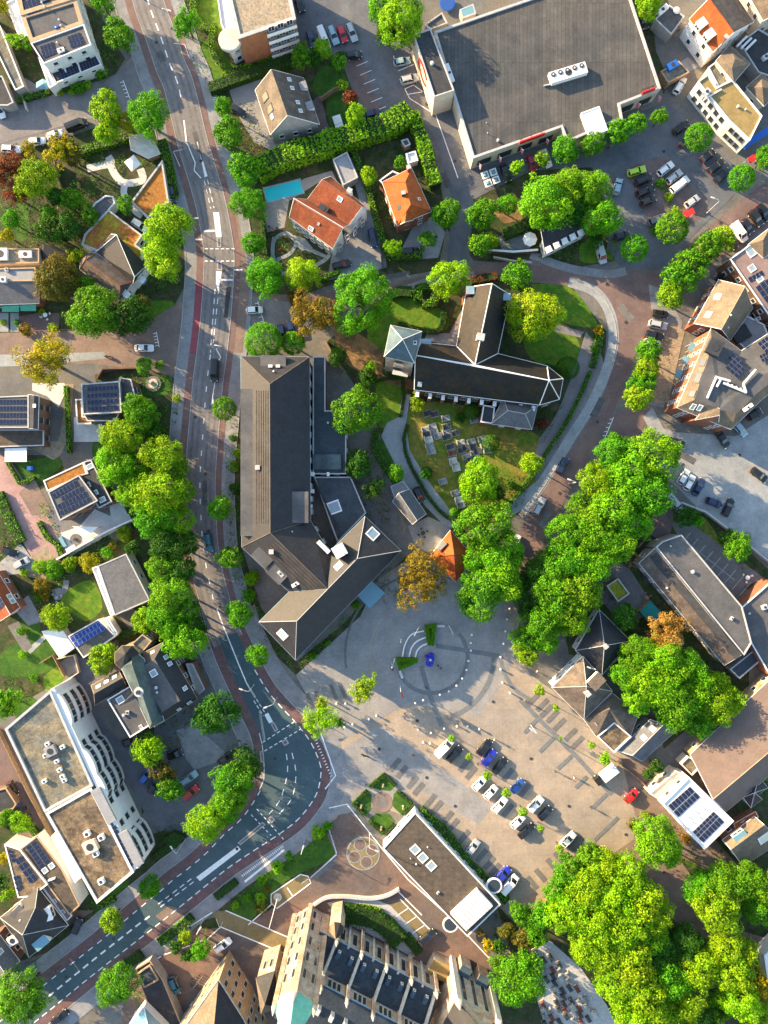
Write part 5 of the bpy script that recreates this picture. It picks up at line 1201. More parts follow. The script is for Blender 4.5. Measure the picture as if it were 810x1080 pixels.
B.pitched([(414,529,3.4),(432,516,3.4),(449.5,542,3.4),(435,553,3.4),(420.5,520,5.6),(440,549,5.6)],[(0,3,5,4),(4,5,2,1)],[0,3,2,1],'render_grey','tile_grey',[(3,5,2),(1,4,0)],ridge='coping');B.flat([(412,513),(425,507),(432,516),(417,528)],2.8,'render_grey','membrane_grey','coping',win=False)
B=Bld('orange_pavilion','small house with bright orange pyramid roof half under the big tree','house',(475,586))
B.pitched([(475,559,4.2),(500,588,4.2),(481,614,4.2),(452.5,588,4.2),(479,585,8.2)],[(0,4,1),(1,4,2),(2,4,3),(3,4,0)],[0,1,2,3],'render_white','tile_orange',ridge='tile_red',floors=1)
B.box('roof_patch',466,576,2.4,1.0,5.6,6.3,'render_grey',45)
b=MB()
for i in range(4):p=W(404+i*1,540+i*7,1);b.tube([(p.x,p.y,0),(p.x,p.y,1.8)],.06,'wood',4)
P=[W(419,537-0,1.8),W(421,541,1.8),W(424,547,1.8),W(427,555,1.8),W(426,560,1.8)];b.tube(P,.12,'roof_mustard',5);single('garden_arch',b,'yellow climbing frame beside the small slate-roofed house','arch',(422,548))
B=Bld('green_roof_house','modern house with gabled core, orange sedum roof and rounded annexe','house',(120,255))
B.flat([(114,221),(150,248),(143,258),(153,266),(143,280),(86,258),(89,247)],3.8,'render_white','sedum','coping',pw=.35)
B.pitched([(101,266,4.2),(117,247,4.2),(134,262,4.2),(155,280,4.2),(140,300,4.2),(123,247.5,7.6),(142,292,7.2)],[('T',0,5,1),(1,5,2),('P',0,5,6,4),(5,2,3,6),(3,4,6)],[0,4,3,2,1],'render_white','tile_slate',over=.2,ridge='coping_white',win=False)
B.pitched([(85,273,4.4),(92,266,4.4),(102,267,4.4),(140,297,4.4),(127,317,4.4),(84,284,4.4),(90,274,6.4),(127,301,6.4)],[(0,1,6),(1,2,6),(2,3,7,6),(3,4,7),(4,5,6,7),(5,0,6)],[0,5,4,3,2,1],'render_white','tile_brown',over=.2,ridge='tile_red')
for p in((146,290),(150,295),(129,307),(134,311)):B.box('light_box',*p,1.2,1.4,3.8,4.8,'glass_canopy',-35,'coping_white')
B.flat([(111,206),(119,207),(121,214),(108,229),(98,238),(92,231),(93,224),(100,214)],3.2,'render_white','bitumen','coping_white',win=False)
B=Bld('garden_pavilion','kite-shaped garage with rusty sedum roof beside the main road','garage',(160,200));B.flat([(171,169),(178,213),(156,230),(138,213)],3.2,'render_grey','sedum_orange','coping',pw=.4,win=False)
B=Bld('straw_canopy','hexagonal shelter with pale weathered roof at the garden corner','shelter',(152,153))
B.pitched([(136,144,2.6),(150,141,2.6),(163,150,2.6),(169,162,2.6),(156,167,2.6),(138,158,2.6),(152,153,3.6)],[(i,(i+1)%6,6)for i in range(6)],[0,1,2,3,4,5],'wood','grave_pale',over=.5,win=False)
b=MB();q=[W(*p,2.6)for p in((131,171),(141,163),(149,173),(139,181))];t=W(140,172,3.3);b.slab(q+[t],[('canvas_white',0,1,4),('canvas_white',1,2,4),('canvas_white',2,3,4),('canvas_white',3,0,4)],.06,{});b.tube([(t.x,t.y,0),(t.x,t.y,3.2)],.06,'wood_post',5);single('parasol',b,'square white parasol on the curving garden path','parasol',(140,172))
B=Bld('shop_house','low house with grey slope and two teal awnings at the left edge','house',(20,300))
B.pitched([(-30,298,4.6),(41,297,4.6),(41,320,3.0),(-30,322,3.0)],[(0,3,2,1)],[0,3,2,1],'brick_red','tile_grey',over=.1,win=True)
B.flat([(-30,284),(37,282),(38,296),(-30,297)],4.8,'render_cream','membrane_grey','coping_tan',win=False)
for a,c,m in(((2,321),(20,329),0),((21.5,321),(38,328),0)):
 q=[W(a[0],a[1],2.9),W(c[0],a[1],2.9),W(c[0],c[1],2.4),W(a[0],c[1],2.4)];b=MB();b.slab(q,[('awning_teal',0,1,2,3)],.08,{});b.build('awning',B.root)
B.unit(5,296,1.4,1.2,.9,0,f=-1,mat='roof_white');B.unit(8,285,.8,.8,.5,0)
B=Bld('back_building','flat tan-roofed annexe with a white roof lantern by the gardens','annex',(25,268));B.flat([(-30,262),(41,262),(41,277),(-30,279)],3.6,'render_cream','roof_gravel','coping_tan',win=False);B.unit(28,269,3.0,1.6,.6,0,mat='roof_white',name='roof_lantern');B.unit(2,269,3.4,2.8,.8,0,mat='roof_white')
B=Bld('dark_shed','dark pitched shed next to the tan flat annexe','shed',(57,265));B.pitched([(42,260,2.6),(69,264,2.6),(70,276,2.6),(45,274,2.6),(46,257,4),(69,268,3.6)],[(0,4,5,1),(3,2,5,4),(0,3,4),(1,2,5)],[0,1,2,3],'wood','tile_slate',over=.1,win=False,gutter=None)
B=Bld('modern_house','boxy brown brick house with solar roof at the left edge','house',(20,440))
B.flat([(-20,419),(30,417),(30,451),(-20,451)],6.4,'brick_brown','bitumen','coping',par=.2,win=False)
for k in range(4):B.solar([(-14,421+7*k),(28,421+7*k),(28,426.5+7*k),(-14,426.5+7*k)],12,1)
B.pitched([(30,416,6.3),(41,418,6.3),(40,453,6.3),(30,452,6.3),(36,417,6.6),(35,452,6.6)],[(0,4,5,3),(4,1,2,5)],[0,1,2,3],'brick_brown','bitumen_dark',over=.1,style='dark');B.skylight(36.5,428,.8,.8,-2)
B.flat([(-20,453),(46,453),(46,470),(-20,472)],3.2,'brick_brown','bitumen_brown','coping',par=.2,style='dark')
b=MB();q=[W(*p,2.6)for p in((5,473),(28,472),(28,487),(5,487))];b.slab(q,[('canvas_white',0,1,2,3)],.12,{})
for p in inset([(p.x,p.y)for p in q],.2):b.tube([(p.x,p.y,0),(p.x,p.y,2.5)],.06,'light_metal',5)
single('patio_canopy',b,'white patio canopy behind the boxy solar house','canopy',(16,480))
B=Bld('modern_house','brick house with solar roof and small orange sedum strip','house',(107,420))
B.flat([(85.5,405),(126,402),(128,435),(87,437)],6.4,'brick_brown','bitumen','coping',par=.25,style='dark')
for k in range(4):B.solar([(92,408+7*k),(124,406+7*k),(124.3,411.5+7*k),(92,413.5+7*k)],8,1)
B.flat([(126,398),(138,400),(143,420),(128,428)],5.6,'brick_brown','bitumen_dark','coping',par=.1,style='dark');B.flat([(79.5,421),(86,421),(87,439),(96,440),(96,447),(81,447)],3,'render_white','sedum_orange','coping_white',win=False)
B.flat([(88,437),(126,435),(122,444),(92,444)],5.4,'brick_brown','bitumen_dark','coping',par=.1,style='dark')
B=Bld('modern_house','rotated dark brick house with solar roof and orange sedum band','house',(80,515))
B.flat([(50.6,519),(83,501),(103,528),(63,549)],6.4,'brick_brown','bitumen','coping',par=.25,style='dark');B.solar([(54,521),(80,506),(84,511.5),(57.5,526)],7,1);B.solar([(64,524),(86,512),(89,517),(66,529)],6,1);B.solar([(60,532),(90,517.5),(93.5,523),(63,538)],8,1);B.solar([(62,539),(94,523.5),(97,528),(65,543.5)],8,1)
B.flat([(45.7,507),(87.6,487.6),(91.5,499.5),(50,518)],4.6,'brick_brown','sedum_orange','coping_white',par=.15,win=False)
B.flat([(88,487),(96,485),(118,529),(104,536),(84,501),(92,499)],5.0,'brick_brown','bitumen_dark','coping',par=.15,style='dark')
for p in((95,492),(92,512),(100,520),(108,527)):B.skylight(*p,1.2,1.6)
b=MB();q=[W(*p,2.5)for p in((76,555),(103,556),(92,566))];b.slab(q,[('canvas_white',0,1,2)],.04,{})
for p in q:b.tube([(p.x,p.y,0),(p.x,p.y,2.5)],.06,'light_metal',5)
single('shade_sail',b,'triangular white shade sail on the white terrace of the rotated house','sail',(90,559))
B=Bld('garden_building','house with plain grey roof and narrow white side beside the street trees','house',(128,615));B.flat([(103,597),(133,584),(158,633),(121,649)],4.8,'render_white','tile_grey','coping',par=.08);B.flat([(97,599),(103,597),(121,647),(117,651)],3.6,'render_white','roof_white','coping_white',win=False)
B=Bld('garage','garage with blue solar panels in two rows','garage',(95,672));B.flat([(71.7,671),(104,653),(122,671),(88,694)],3.2,'render_white','bitumen','coping_white',par=.1,win=False)
B.solar([(73.5,672.5),(104.5,655),(112,664),(80.5,683)],8,2,key='blue');B.flat([(110,652),(114,652),(124,668),(122,671)],3.0,'render_white','glass_canopy','coping_white',par=.05,win=False)
B=Bld('white_garage','garage with plain white flat roof beside the blue solar garage','garage',(60,678));B.flat([(44,666),(65,663.5),(78,683.5),(63,694)],3,'render_grey','roof_white','coping_white',par=.08,win=False)
B=Bld('brick_house','red-brown roofed house with white skylights at the left edge','house',(8,625))
B.pitched([(-25,612,4.2),(-4,601,4.2),(21,641,4.2),(0,655,4.2),(-14,606,7.2),(11,648,7.2)],[('E',0,4,5,3),(4,1,2,5)],[0,1,2,3],'brick_red','tile_red',[(2,5,3),(0,4,1)],ridge='coping_white');B.skylight(10,629,1.2,1.4,1);B.skylight(13,634,1.2,1.4,1);B.solar([(-14,622),(-6,617),(6,638),(-2,645)],3,5,0)
B=Bld('turret_villa','grand villa with steep slate roofs, octagonal turret and flat roof decks','villa',(155,725))
V=[(123.5,708,7),(146,697,7),(173,677,7),(208,737,7),(163,767,7),(137,778,7),(118,748,7),(97,724,7)]
B.pitched([(145,706,9.6),(163,695,9.6),(190,739,9.6),(171,751,9.6),(135,697,7),(173,677,7),(208,737,7),(163,767,7),(142,712,9)],[('C',8,0,4),('T',4,0,1,5),(5,1,2,6),(6,2,3,7),('D',0,1,2,3),('C',7,3,0,8)],[4,7,6,5],'brick_brown','tile_slate',over=.3,gutter='coping_tan',floors=2)
for p in((175,693),(179,700),(195,726)):B.skylight(*p,1.0,1.1,2)
B.skylight(162,710,1.6,1.6,4);B.vent(165,725,4,.4,.4);B.vent(166,730,4,.3,.4);B.skylight(200,741,1.2,.8,3);B.skylight(189,748,1.0,.8,3);B.skylight(161,688,1,.8,1)
B.pitched([(96,723,6.6),(125,707,6.6),(133,723,6.6),(100,744,6.6),(99,732,8.8),(129,715,8.8)],[(0,1,5,4),(4,5,2,3)],[0,1,2,3],'brick_brown','tile_slate',[(3,4,0)],over=.3,gutter='coping_tan',floors=2)
for p in((104,724),(112.5,719),(121,714)):B.skylight(*p,1.2,.9,-2)
B.flat([(113,738),(140,722),(163,762),(137,778)],7.2,'brick_brown','bitumen','coping_white',floors=2);B.skylight(127,738,1.6,1.8,-1);B.vent(131,754,-1,.4,.4);B.unit(135,751,.8,.8,.5)
for p in((149,767),(158,762)):B.skylight(*p,1.2,.8)
cx,cy=134,694;oc=[(cx+14*math.cos(math.radians(22+45*i)),cy+14*math.sin(math.radians(22+45*i)),9)for i in range(8)]
B.pitched(oc+[(132,690,13.0)],[('Y',i,(i+1)%8,8)for i in range(8)],list(range(8)),'brick_buff','tile_slate',over=.25,gutter='coping_tan',floors=3)
B.pitched([(140,685,9.2),(152,695,9.2),(173,760,8.6),(158,768,8.6),(127,703,9.2),(139,700,12.5),(160,762,12)],[('C',4,0,1,5),('C',1,2,6,5),('C',2,3,6),('C',3,4,5,6)],[0,4,3,2,1],'brick_brown','copper_green',over=.5,win=False,gutter='coping_white')
b=MB();p=W(147.5,729,12.6);b.disc(p,.9,10.5,13.2,'copper_green',12,.7);b.disc(p,1.1,13.2,13.5,'light_metal',12);b.disc(p,.5,13.5,14,'dark_metal',10);b.build('cupola',B.root)
q=W(126,745,9);b=MB();b.slab([W(147,727,12.2),W(126,745,8.9),W(140,730,9.2),W(143,737,9.2)],[('tile_slate',0,1,2),('copper_green',0,1,3)],.12,{});b.build('spirelet',B.root)
B.flat([(139,679),(150,669),(160,676),(148,690)],7,'brick_buff','roof_mossy','coping_tan');B.flat([(196,700),(203,700),(216,727),(208,734)],4.2,'brick_brown','render_grey','coping',win=False)
B=Bld('apartment_building','long white apartment block with wavy balconied front and mossy roofs','building',(70,820))
B.flat([(53,728),(98,829),(47,857),(5,769)],11.4,'render_white','roof_mossy','coping',par=.5,win=False,pw=.5)
B.flat([(96,831),(141,920),(102,953),(48,858)],11.4,'render_white','roof_mossy_brown','coping_white',par=.3,win=False,pw=.5)
A_,C_=W(55,726,10.8),W(144,916,10.8);u=(C_-A_).normalized();n_=Vector((-u.y,u.x,0));n_=n_ if n_.x>0 else-n_;TL=(C_-A_).length
fw=[];M_=120
def bulge(t):
 r=0
 for c_,w_ in((.12,.085),(.42,.075),(.545,.07),(.92,.085)):
  if abs(t-c_)<w_:r=max(r,.9*math.sqrt(1-((t-c_)/w_)**2))
 return .5+r
for i in range(M_+1):t=i/M_;fw.append(A_+u*TL*t+n_*bulge(t))
b=MB();lp=[(p.x,p.y)for p in fw]+[((C_-n_*.4).x,(C_-n_*.4).y),((A_-n_*.4).x,(A_-n_*.4).y)];b.prism(lp,0,11.0,'render_white',topmat='roof_white');b.build('curved_front',B.root)
for fl_ in range(3):
 for k in range(30):
  t=.035+k*.032
  if .24<t<.30 or .68<t<.72:continue
  i=int(t*M_);p=fw[i];d_=(fw[min(M_,i+1)]-fw[max(0,i-1)]).normalized();o_=Vector((-d_.y,d_.x,0));o_=o_ if o_.dot(n_)>0 else-o_
  if fl_*30+k<95 and(bulge(t)>.6 or k%2):put_window(B.root,(p.x+o_.x*.02,p.y+o_.y*.02,2.2+fl_*3.5),o_,1.3,1.4,'dark')
for a,c,q in(((100,830),(122,868),1),((131,880),(149,908),1)):
 p=W((a[0]+c[0])/2-1,(a[1]+c[1])/2,11);b=MB();b.box((p.x,p.y,11.25),(2.2,8.5,.5),'membrane_grey',rz=math.radians(27));b.build('roof_terrace',B.root)
B.unit(55,791,2.4,2.2,.9,25,0,'membrane_grey')
for p in((51,784),(67,787),(49,796),(61,802),(64,811),(67,818),(69,822),(48,823)):B.unit(*p,1.0,.8,.7,25,0,'roof_white')
B.unit(97,891,3.0,2.6,1.1,25,1,'render_cream')
for p in((93,878),(108,882),(102,899),(108,928)):B.unit(*p,1.3,1.2,.9,25,1,'roof_white')
B.solar([(96,831),(99,829),(118,863),(115,867)],1,9,1);B.solar([(119,872),(122,869),(141,912),(138,915)],1,10,1)
B.flat([(54,882),(61,877),(86,925),(79,931)],8.6,'render_white','roof_white','coping_white',par=.05,win=False)
B=Bld('back_shed','small brown-roofed shed with rubbish bins behind the white apartment block','shed',(5,850));B.flat([(-20,838),(6,831),(17,848),(14,853),(-10,862)],3,'brick_brown','bitumen_dark','coping_tan',win=False)
B=Bld('flat_roof_house','pair of angular flat roofs covered in dark solar panels','house',(35,925))
B.flat([(4.5,890.5),(21,896),(50,933),(33,946),(19,947)],5.6,'render_white','roof_mossy_brown','coping_white',par=.15,win=False);B.solar([(15,906),(22,902),(40,926),(32,932)],2,4);B.solar([(8,894),(13,897),(17,908),(13,910)],1,3);B.solar([(14,924),(20,922),(24,936),(19,941)],2,3)
B.flat([(22,895),(39,882),(65,916),(84,955),(73,965),(48,931)],5.2,'render_white','bitumen_brown','coping_tan',par=.15,win=False);B.solar([(27,893),(38,886),(54,908),(43,917)],2,6)
for p in((47.5,918),(54.5,913)):B.skylight(*p,1.3,1.3)
B.box('parapet',54,928,1.6,.3,5,5.7,'coping_white',20)
B=Bld('detached_house','dark hip-roofed house with white balcony dormer beside the busy road','house',(37,972))
B.pitched([(40,936,5.4),(72,976,5.4),(30.5,1010,5.4),(0,968,5.4),(23.7,986,10),(37,958,9.4)],[(0,5,4,1),(1,4,2),('Q',2,4,3),('Q',3,4,5,0)],[0,1,2,3],'brick_brown','tile_slate',ridge='coping',gutter='coping_white')
B.dormer(49,963,2.8,3.0,0,1.6,'canvas_white');B.dormer(45,992,3.4,2.0,1,1.5,'glass_canopy');B.dormer(20,960,3.0,1.6,3,1.4,'bitumen');B.unit(15,990,2.2,2,.8,30,2,'roof_white');B.vent(22,970,3,.3,.4)
B=Bld('side_extension','brown brick extension with small roof windows between the dark house and solar roofs','annex',(60,955));B.flat([(44,936),(50,930),(76,966),(70,972)],4.6,'brick_red','shed_pink','coping_white',win=False);B.skylight(57,951,1,1.2);B.skylight(66,962,1,1.2)
B=Bld('detached_house','grey-roofed house cut by the lower left picture corner','house',(5,1005));B.pitched([(-30,1000,5),(-2,984,5),(21,1014,5),(-10,1036,5),(-18,992,8.6),(5,1026,8.6)],[(0,4,5,3),(4,1,2,5)],[0,1,2,3],'brick_brown','tile_grey',[(2,5,3)],ridge='coping_white');B.skylight(0,1004,1.2,1.4,1)
B=Bld('glazed_building','modern white building with blue glass gable at the bottom edge','building',(155,1075));B.pitched([(134,1083,5),(152,1062,5),(176,1086,5),(170,1110,5),(150,1120,5),(158,1090,8)],[('U',0,1,5),('U',1,2,5),(2,3,5),(3,4,5),(4,0,5)],[0,1,2,3,4],'render_white','glass_canopy',over=.1,win=False,gutter='coping_white',ridge='coping_white')
B=Bld('black_shed','long black flat-roofed garage with dark end canopy near the basilica','garage',(160,1050));B.flat([(143,1022),(158,1013),(172,1034),(195,1090),(175,1110),(150,1045)],3,'render_grey','bitumen_dark','coping_tan',par=.2,win=False)
B=Bld('bin_store','small blue-black flat roof beside the round tree on the road corner','shed',(150,1020));B.flat([(145,1027),(158,1018),(167,1034),(152,1042)],3.4,'render_grey','bitumen_blue','coping_tan',win=False)
B=Bld('presbytery','tall brick presbytery with slate roof beside the basilica tower','house',(235,1040))
f0=[(243,1002),(268,1045),(240,1110),(185,1090)]
def G(x,y):return W(x,y,0)
g0=[G(242,1002),G(266,1040),G(282,1075),G(232,1110),G(190,1075)]
wb=MB();ze=11.5
L=[(p.x,p.y)for p in g0];wb.prism(L,0,ze,'brick_buff',top=False,bot=False);wb.build('wall',B.root)
c_=sum((Vector((p[0],p[1]))for p in L),Vector((0,0)))/5
B.loops.append([Vector(p)for p in L])
for k in range(3):
 for i,n_ in((0,3),(1,3),(4,6)):win_row(B.root,L[i],L[(i+1)%5],2.2+3.6*k,n_,1.2,2.0,'stone',.8,inward=c_)
top=[Vector((p[0],p[1],ze))for p in L];ctr=Vector((c_.x,c_.y,ze+4));o2=inset(L,-.25);top=[Vector((p.x,p.y,ze))for p in o2]
r1=top[0].lerp(ctr,.55)+Vector((0,0,2.4));rb=MB();rb.slab(top+[r1,ctr],[('tile_slate',0,1,5),('tile_slate',1,2,6,5),('tile_slate',2,3,6),('tile_tan',3,4,6),('tile_tan',4,0,5,6)],.2,{});rb.build('roof',B.root)  # one roof: tan on western slopes paints sunlight, slate elsewhere paints shade
gb=MB()
for a,c in zip(top,top[1:]+top[:1]):gb.tube([a,c],.16,'pale_stone',5)
gb.build('cornice',B.root)
B=Bld('basilica','huge stone basilica with blue slate roofs, buttresses and corner tower','church',(380,1040))
R=B.root
a0,a1=G(352,968),G(457,1022)
u=(a1-a0).normalized();v=Vector((u.y,-u.x,0))
if v.y>0:v=-v
Ln=(a1-a0).length
def Q(s_,d,z):return a0+u*s_+v*d+Vector((0,0,z))
def face(b,pts,mat):b.add(pts,[tuple(range(len(pts)))],mat)
def boxq(b,s0,s1,d0,d1,z0,z1,mat):
 P=[Q(s0,d0,0),Q(s1,d0,0),Q(s1,d1,0),Q(s0,d1,0)];b.prism([(p.x,p.y)for p in P],z0,z1,mat)
w=MB();boxq(w,-3,Ln+1,0,.6,0,8.6,'stone_wall');boxq(w,-3,Ln+1,6.2,6.8,8,15.5,'stone_wall');boxq(w,-3,Ln+1,.6,24,0,6,'stone_wall');boxq(w,-3,Ln+1,19.2,19.8,6,15.5,'stone_wall');w.build('wall',R)
r=MB();r.slab([Q(-3,-.4,8.5),Q(Ln+1,-.4,8.5),Q(Ln+1,6.3,11.6),Q(-3,6.3,11.6)],[('slate_blue',0,1,2,3)],.2,{});r.build('aisle_roof',R)
r=MB();r.slab([Q(-3,5.9,15.4),Q(Ln+1,5.9,15.4),Q(Ln+1,13,21.5),Q(-3,13,21.5),Q(Ln+1,20.1,15.4),Q(-3,20.1,15.4)],[('slate_blue',0,1,2,3),('slate_blue',3,2,4,5)],.2,{});r.build('nave_roof',R)
g=MB();g.tube([Q(-3,-.45,8.5),Q(Ln+1,-.45,8.5)],.16,'coping_blue',5);g.tube([Q(-3,5.85,15.4),Q(Ln+1,5.85,15.4)],.16,'coping_blue',5);g.build('gutter',R)
nb=9;outv=-v
for i in range(nb):
 s_=1.2+i*(Ln-1.5)/(nb-1)
 if i%2==0:
  b=MB();boxq(b,s_-.35,s_+.35,-1.1,.1,0,8.9,'stone_wall');boxq(b,s_-.42,s_+.42,-1.2,-.1,8.9,9.2,'pale_stone');b.build('buttress',R)
  b=MB();A,C,D=Q(s_,-.6,9.2),Q(s_,6.1,13.8),Q(s_,6.1,12.6)
  dd=u*.28;b.add([A-dd,A+dd,C+dd,C-dd,A-dd-Vector((0,0,1)),A+dd-Vector((0,0,1)),D+dd,D-dd],[(0,1,2,3),(0,4,5,1),(1,5,6,2),(3,7,4,0),(4,7,6,5)],'pale_stone');b.build('flying_buttress',R)
  b=MB();boxq(b,s_-.4,s_+.4,5.4,6.2,12,16.4,'stone_wall');b.build('pier',R)
 if i%2==0:
  for zz,dd_ in((9.2,-.7),(16.4,5.8)):b=MB();q=Q(s_,dd_,0);b.disc((q.x,q.y),.42,zz,zz+.9,'stone_wall',6);b.disc((q.x,q.y),.5,zz+.9,zz+2.6,'pale_stone',6,.04);b.build('pinnacle',R)
 if i<nb-1:
  if i%2:b=MB();boxq(b,s_-.25,s_+.25,-.5,.1,0,8.8,'pale_stone');b.build('pilaster',R)
  b=MB();q=Q(s_+1.2,9.2,0);boxq(b,s_+.9,s_+1.7,8.6,10.0,17.6,19.3,'light_metal');b.build('roof_dormer',R)
  sw=s_+(Ln-1.5)/(nb-1)/2
  put_window(R,Q(sw,-.02,4.6),outv,1.3,4.4,'stone')
  b=MB();boxq(b,sw-.45,sw+.45,1.0,2.6,9.0,10.3,'tile_blue');c=Q(sw,.98,9.9);b.build('dormer',R);put_window(R,c,outv,.6,.7,'white')
for i in range(nb//2):
 s0=1.2+2*i*(Ln-1.5)/(nb-1)
 for k in range(3):put_window(R,Q(s0+2.0+k*1.15,6.18,13.5),outv,1.0,2.6,'stone')
tg=[G(311,965),G(328,954.5),G(345.5,966),G(330,978)];L=[(p.x,p.y)for p in tg];c_=sum((Vector(p)for p in L),Vector((0,0)))/4
t=MB()
if area(L)<0:L=L[::-1]
t.prism(L,0,31,'stone_wall');tw=t.build('tower',R)
c=MB()
for z in(5,10.5,16,21.5,27,30.4):I=inset(L,-.28);c.prism([(p.x,p.y)for p in I],z,z+.7,'pale_stone')
c.build('string_course',tw)
for i in range(4):
 for z in(3,7.8,13.2,18.8,24.4):
  for k in(-.22,.22):
   a,d=Vector(L[i]),Vector(L[(i+1)%4]);m=a.lerp(d,.5+k);o_=Vector(((d-a).y,-(d-a).x)).normalized()
   if o_.dot(-m)>-20:put_window(R,(m.x+o_.x*.02,m.y+o_.y*.02,z),o_,.9,3.0,'stone')
for i in range(4):b=MB();p=L[i];b.box((p[0],p[1],16),(1.0,1.0,32),'stone_wall');b.disc((p[0],p[1]),.6,32,34.5,'pale_stone',8,.05);b.build('tower_pier',R)
sp=MB();I=inset(L,-.2);sp.slab([Vector((p.x,p.y,31.1))for p in I]+[Vector((c_.x,c_.y,44))],[('copper_bright',0,1,4),('copper_bright',1,2,4),('copper_bright',2,3,4),('copper_bright',3,0,4)],.2,{});sp.build('spire',R)
b=MB();p=G(358,968);p2=W(355,980,9.5);b.box((p2.x,p2.y,4.8),(2.6,2.6,9.6),'stone_wall',rz=.3);b.build('stair_turret',R)
b=MB();q=[Vector((p2.x+1.75*math.cos(a),p2.y+1.75*math.sin(a),9.6))for a in[.3+math.pi/4*k for k in range(8)]];ap=Vector((p2.x,p2.y,13.4))
b.slab(q+[ap],[('tile_slate' if k in(6,7,0,1)else 'tile_tan',k,(k+1)%8,8)for k in range(8)],.1,{});b.build('turret_cap',R)  # tan half of the cone is painted sunlight, slate half painted shade
ch=[G(279,1002),G(296,996),G(300,1030),G(284,1036)];L2=[(p.x,p.y)for p in ch];b=MB();b.prism(L2,0,10.5,'stone_wall',top=False,bot=False);b.build('chapel_wall',R)
tp=[Vector((p[0],p[1],10.5))for p in inset(L2,-.25)];cc=sum(tp,Vector())/4;b=MB();b.slab(tp+[cc+Vector((0,0,4))],[('tile_slate',0,1,4),('tile_slate',1,2,4),('tile_tan',2,3,4),('tile_tan',3,0,4)],.15,{});b.build('chapel_roof',R)  # slate and tan faces paint a shaded and a lit side into one roof
for i in range(4):win_row(R,L2[i],L2[(i+1)%4],6.5,2,.8,3,'stone',.5,inward=cc)
tr=[G(462,1012),G(482,1003),G(508,1022),G(521,1060),G(500,1100),G(462,1090)]
t0,t1=G(476,1012),G(514,1032);ut=(t1-t0).normalized();vt=Vector((ut.y,-ut.x,0));vt=-vt if vt.y>0 else vt
def T_(s_,d,z):return t0+ut*s_+vt*d+Vector((0,0,z))
Lt=(t1-t0).length;P=[T_(0,0,0),T_(Lt,0,0),T_(Lt,22,0),T_(0,22,0)];b=MB();b.prism([(p.x,p.y)for p in P],0,14.5,'stone_wall',top=False,bot=False)
b.add([T_(0,0,14.4),T_(Lt,0,14.4),T_(Lt/2,0,20.5)],[(0,1,2)],'stone_wall');b.build('transept_wall',R)
b=MB();b.slab([T_(-.4,-.2,14.4),T_(Lt/2,-.2,20.6),T_(Lt+.4,-.2,14.4),T_(-.4,22,14.4),T_(Lt/2,22,20.6),T_(Lt+.4,22,14.4)],[('tile_slate',0,1,4,3),('tile_slate',1,2,5,4)],.2,{});b.build('transept_roof',R)
for k in range(3):put_window(R,T_(Lt*(.22+.28*k),-.02,8.5),-vt,1.2,9,'stone');put_window(R,T_(Lt*(.22+.28*k),-.02,2),-vt,.9,1.6,'stone')
for s_ in(0,Lt):b=MB();q=T_(s_,-.4,7.8);b.box(q,(1.3,1.3,15.6),'pale_stone',rz=math.atan2(ut.y,ut.x));b.disc((q.x,q.y),.9,15.6,18,'pale_stone',8,.05);b.build('pinnacle',R)
for s_ in(.14,.62):b=MB();q=T_(Lt*(s_+.12),-1.1,2.2);b.box(q,(2.6,2.2,4.4),'stone_wall',rz=math.atan2(ut.y,ut.x));b.box(q+Vector((0,0,2.3)),(2.8,2.4,.25),'tile_blue',rz=math.atan2(ut.y,ut.x));b.build('porch',R)
b=MB();b.prism([(p.x,p.y)for p in(T_(Lt,4,0),T_(Lt+3.2,4,0),T_(Lt+3.2,14,0),T_(Lt,14,0))],0,7,'stone_wall',topmat='tile_slate');b.build('sacristy',R)
b=MB();b.prism([(p.x,p.y)for p in(Q(Ln-2,-4.0,0),Q(Ln+3,-4.0,0),Q(Ln+3,0,0),Q(Ln-2,0,0))],0,3.0,'stone_wall',topmat='roof_mustard');b.build('side_porch',R)
wall_line([(331,953),(345,945),(365,944),(390,946),(408,943),(421,936)],1.0,.5,'pale_stone','curving pale stone wall in front of the basilica',sm=True,cap='coping')
gs('gravel_bed',[(345,952),(372,947),(400,950),(412,955),(440,985),(446,1000),(436,1010),(400,990),(362,972)],6,'gravel')
hedge([(364,960),(378,962),(396,966),(410,976),(422,990)],4.4,2.0,'D','wild dark shrubbery along the basilica aisle','shrubbery',rough=.6)
hedge([(428,985),(442,1003)],2.4,1.2,'D','trimmed green wedge of hedge by the basilica side porch')
hedge([(364,958),(385,956),(402,960)],1.4,.9,'L','strip of yellow-green plants inside the curving stone wall','shrubbery',rough=.4)
t=tree
t(126,38,16,'G','standing beside the terraced block on the street corner');t(108,2,13,'G','cut by the top edge near the terraced block');t(158,122,22,'G','on the corner where the side street meets the main road')
t(112,116,17,'Y','on the verge across from the terraced block');t(114,138,13,'L','just below the yellow tree on the verge');t(134,128,10,'A','between the yellow tree and the corner tree')
t(197,24,14,'G','at the corner of the apartment block lawn');t(38,190,21,'L','in the garden below the row of white cars');t(10,180,20,'R','at the left edge behind the parked white van',loose=True)
t(64,160,17,'A','behind the small white car on the verge',loose=True);t(76,164,11,'B','next to the amber tree on the verge');t(31,158,9,'A','beside the white estate car',loose=True);t(18,206,12,'R','lower down beside the lime garden tree',loose=True)
t(60,295,23,'B','overhanging the shop with teal awnings');t(54,243,15,'D','behind the tan flat annexe');t(72,240,14,'D','between the annexe and the rounded garden wing');t(52,226,9,'G','on the garden path corner behind the annexe')
t(100,330,27,'G','in front of the gabled sedum-roofed house');t(138,334,21,'D','at the road corner by the gabled sedum-roofed house');t(90,302,11,'G','squeezed against the brown slope of the sedum-roofed house')
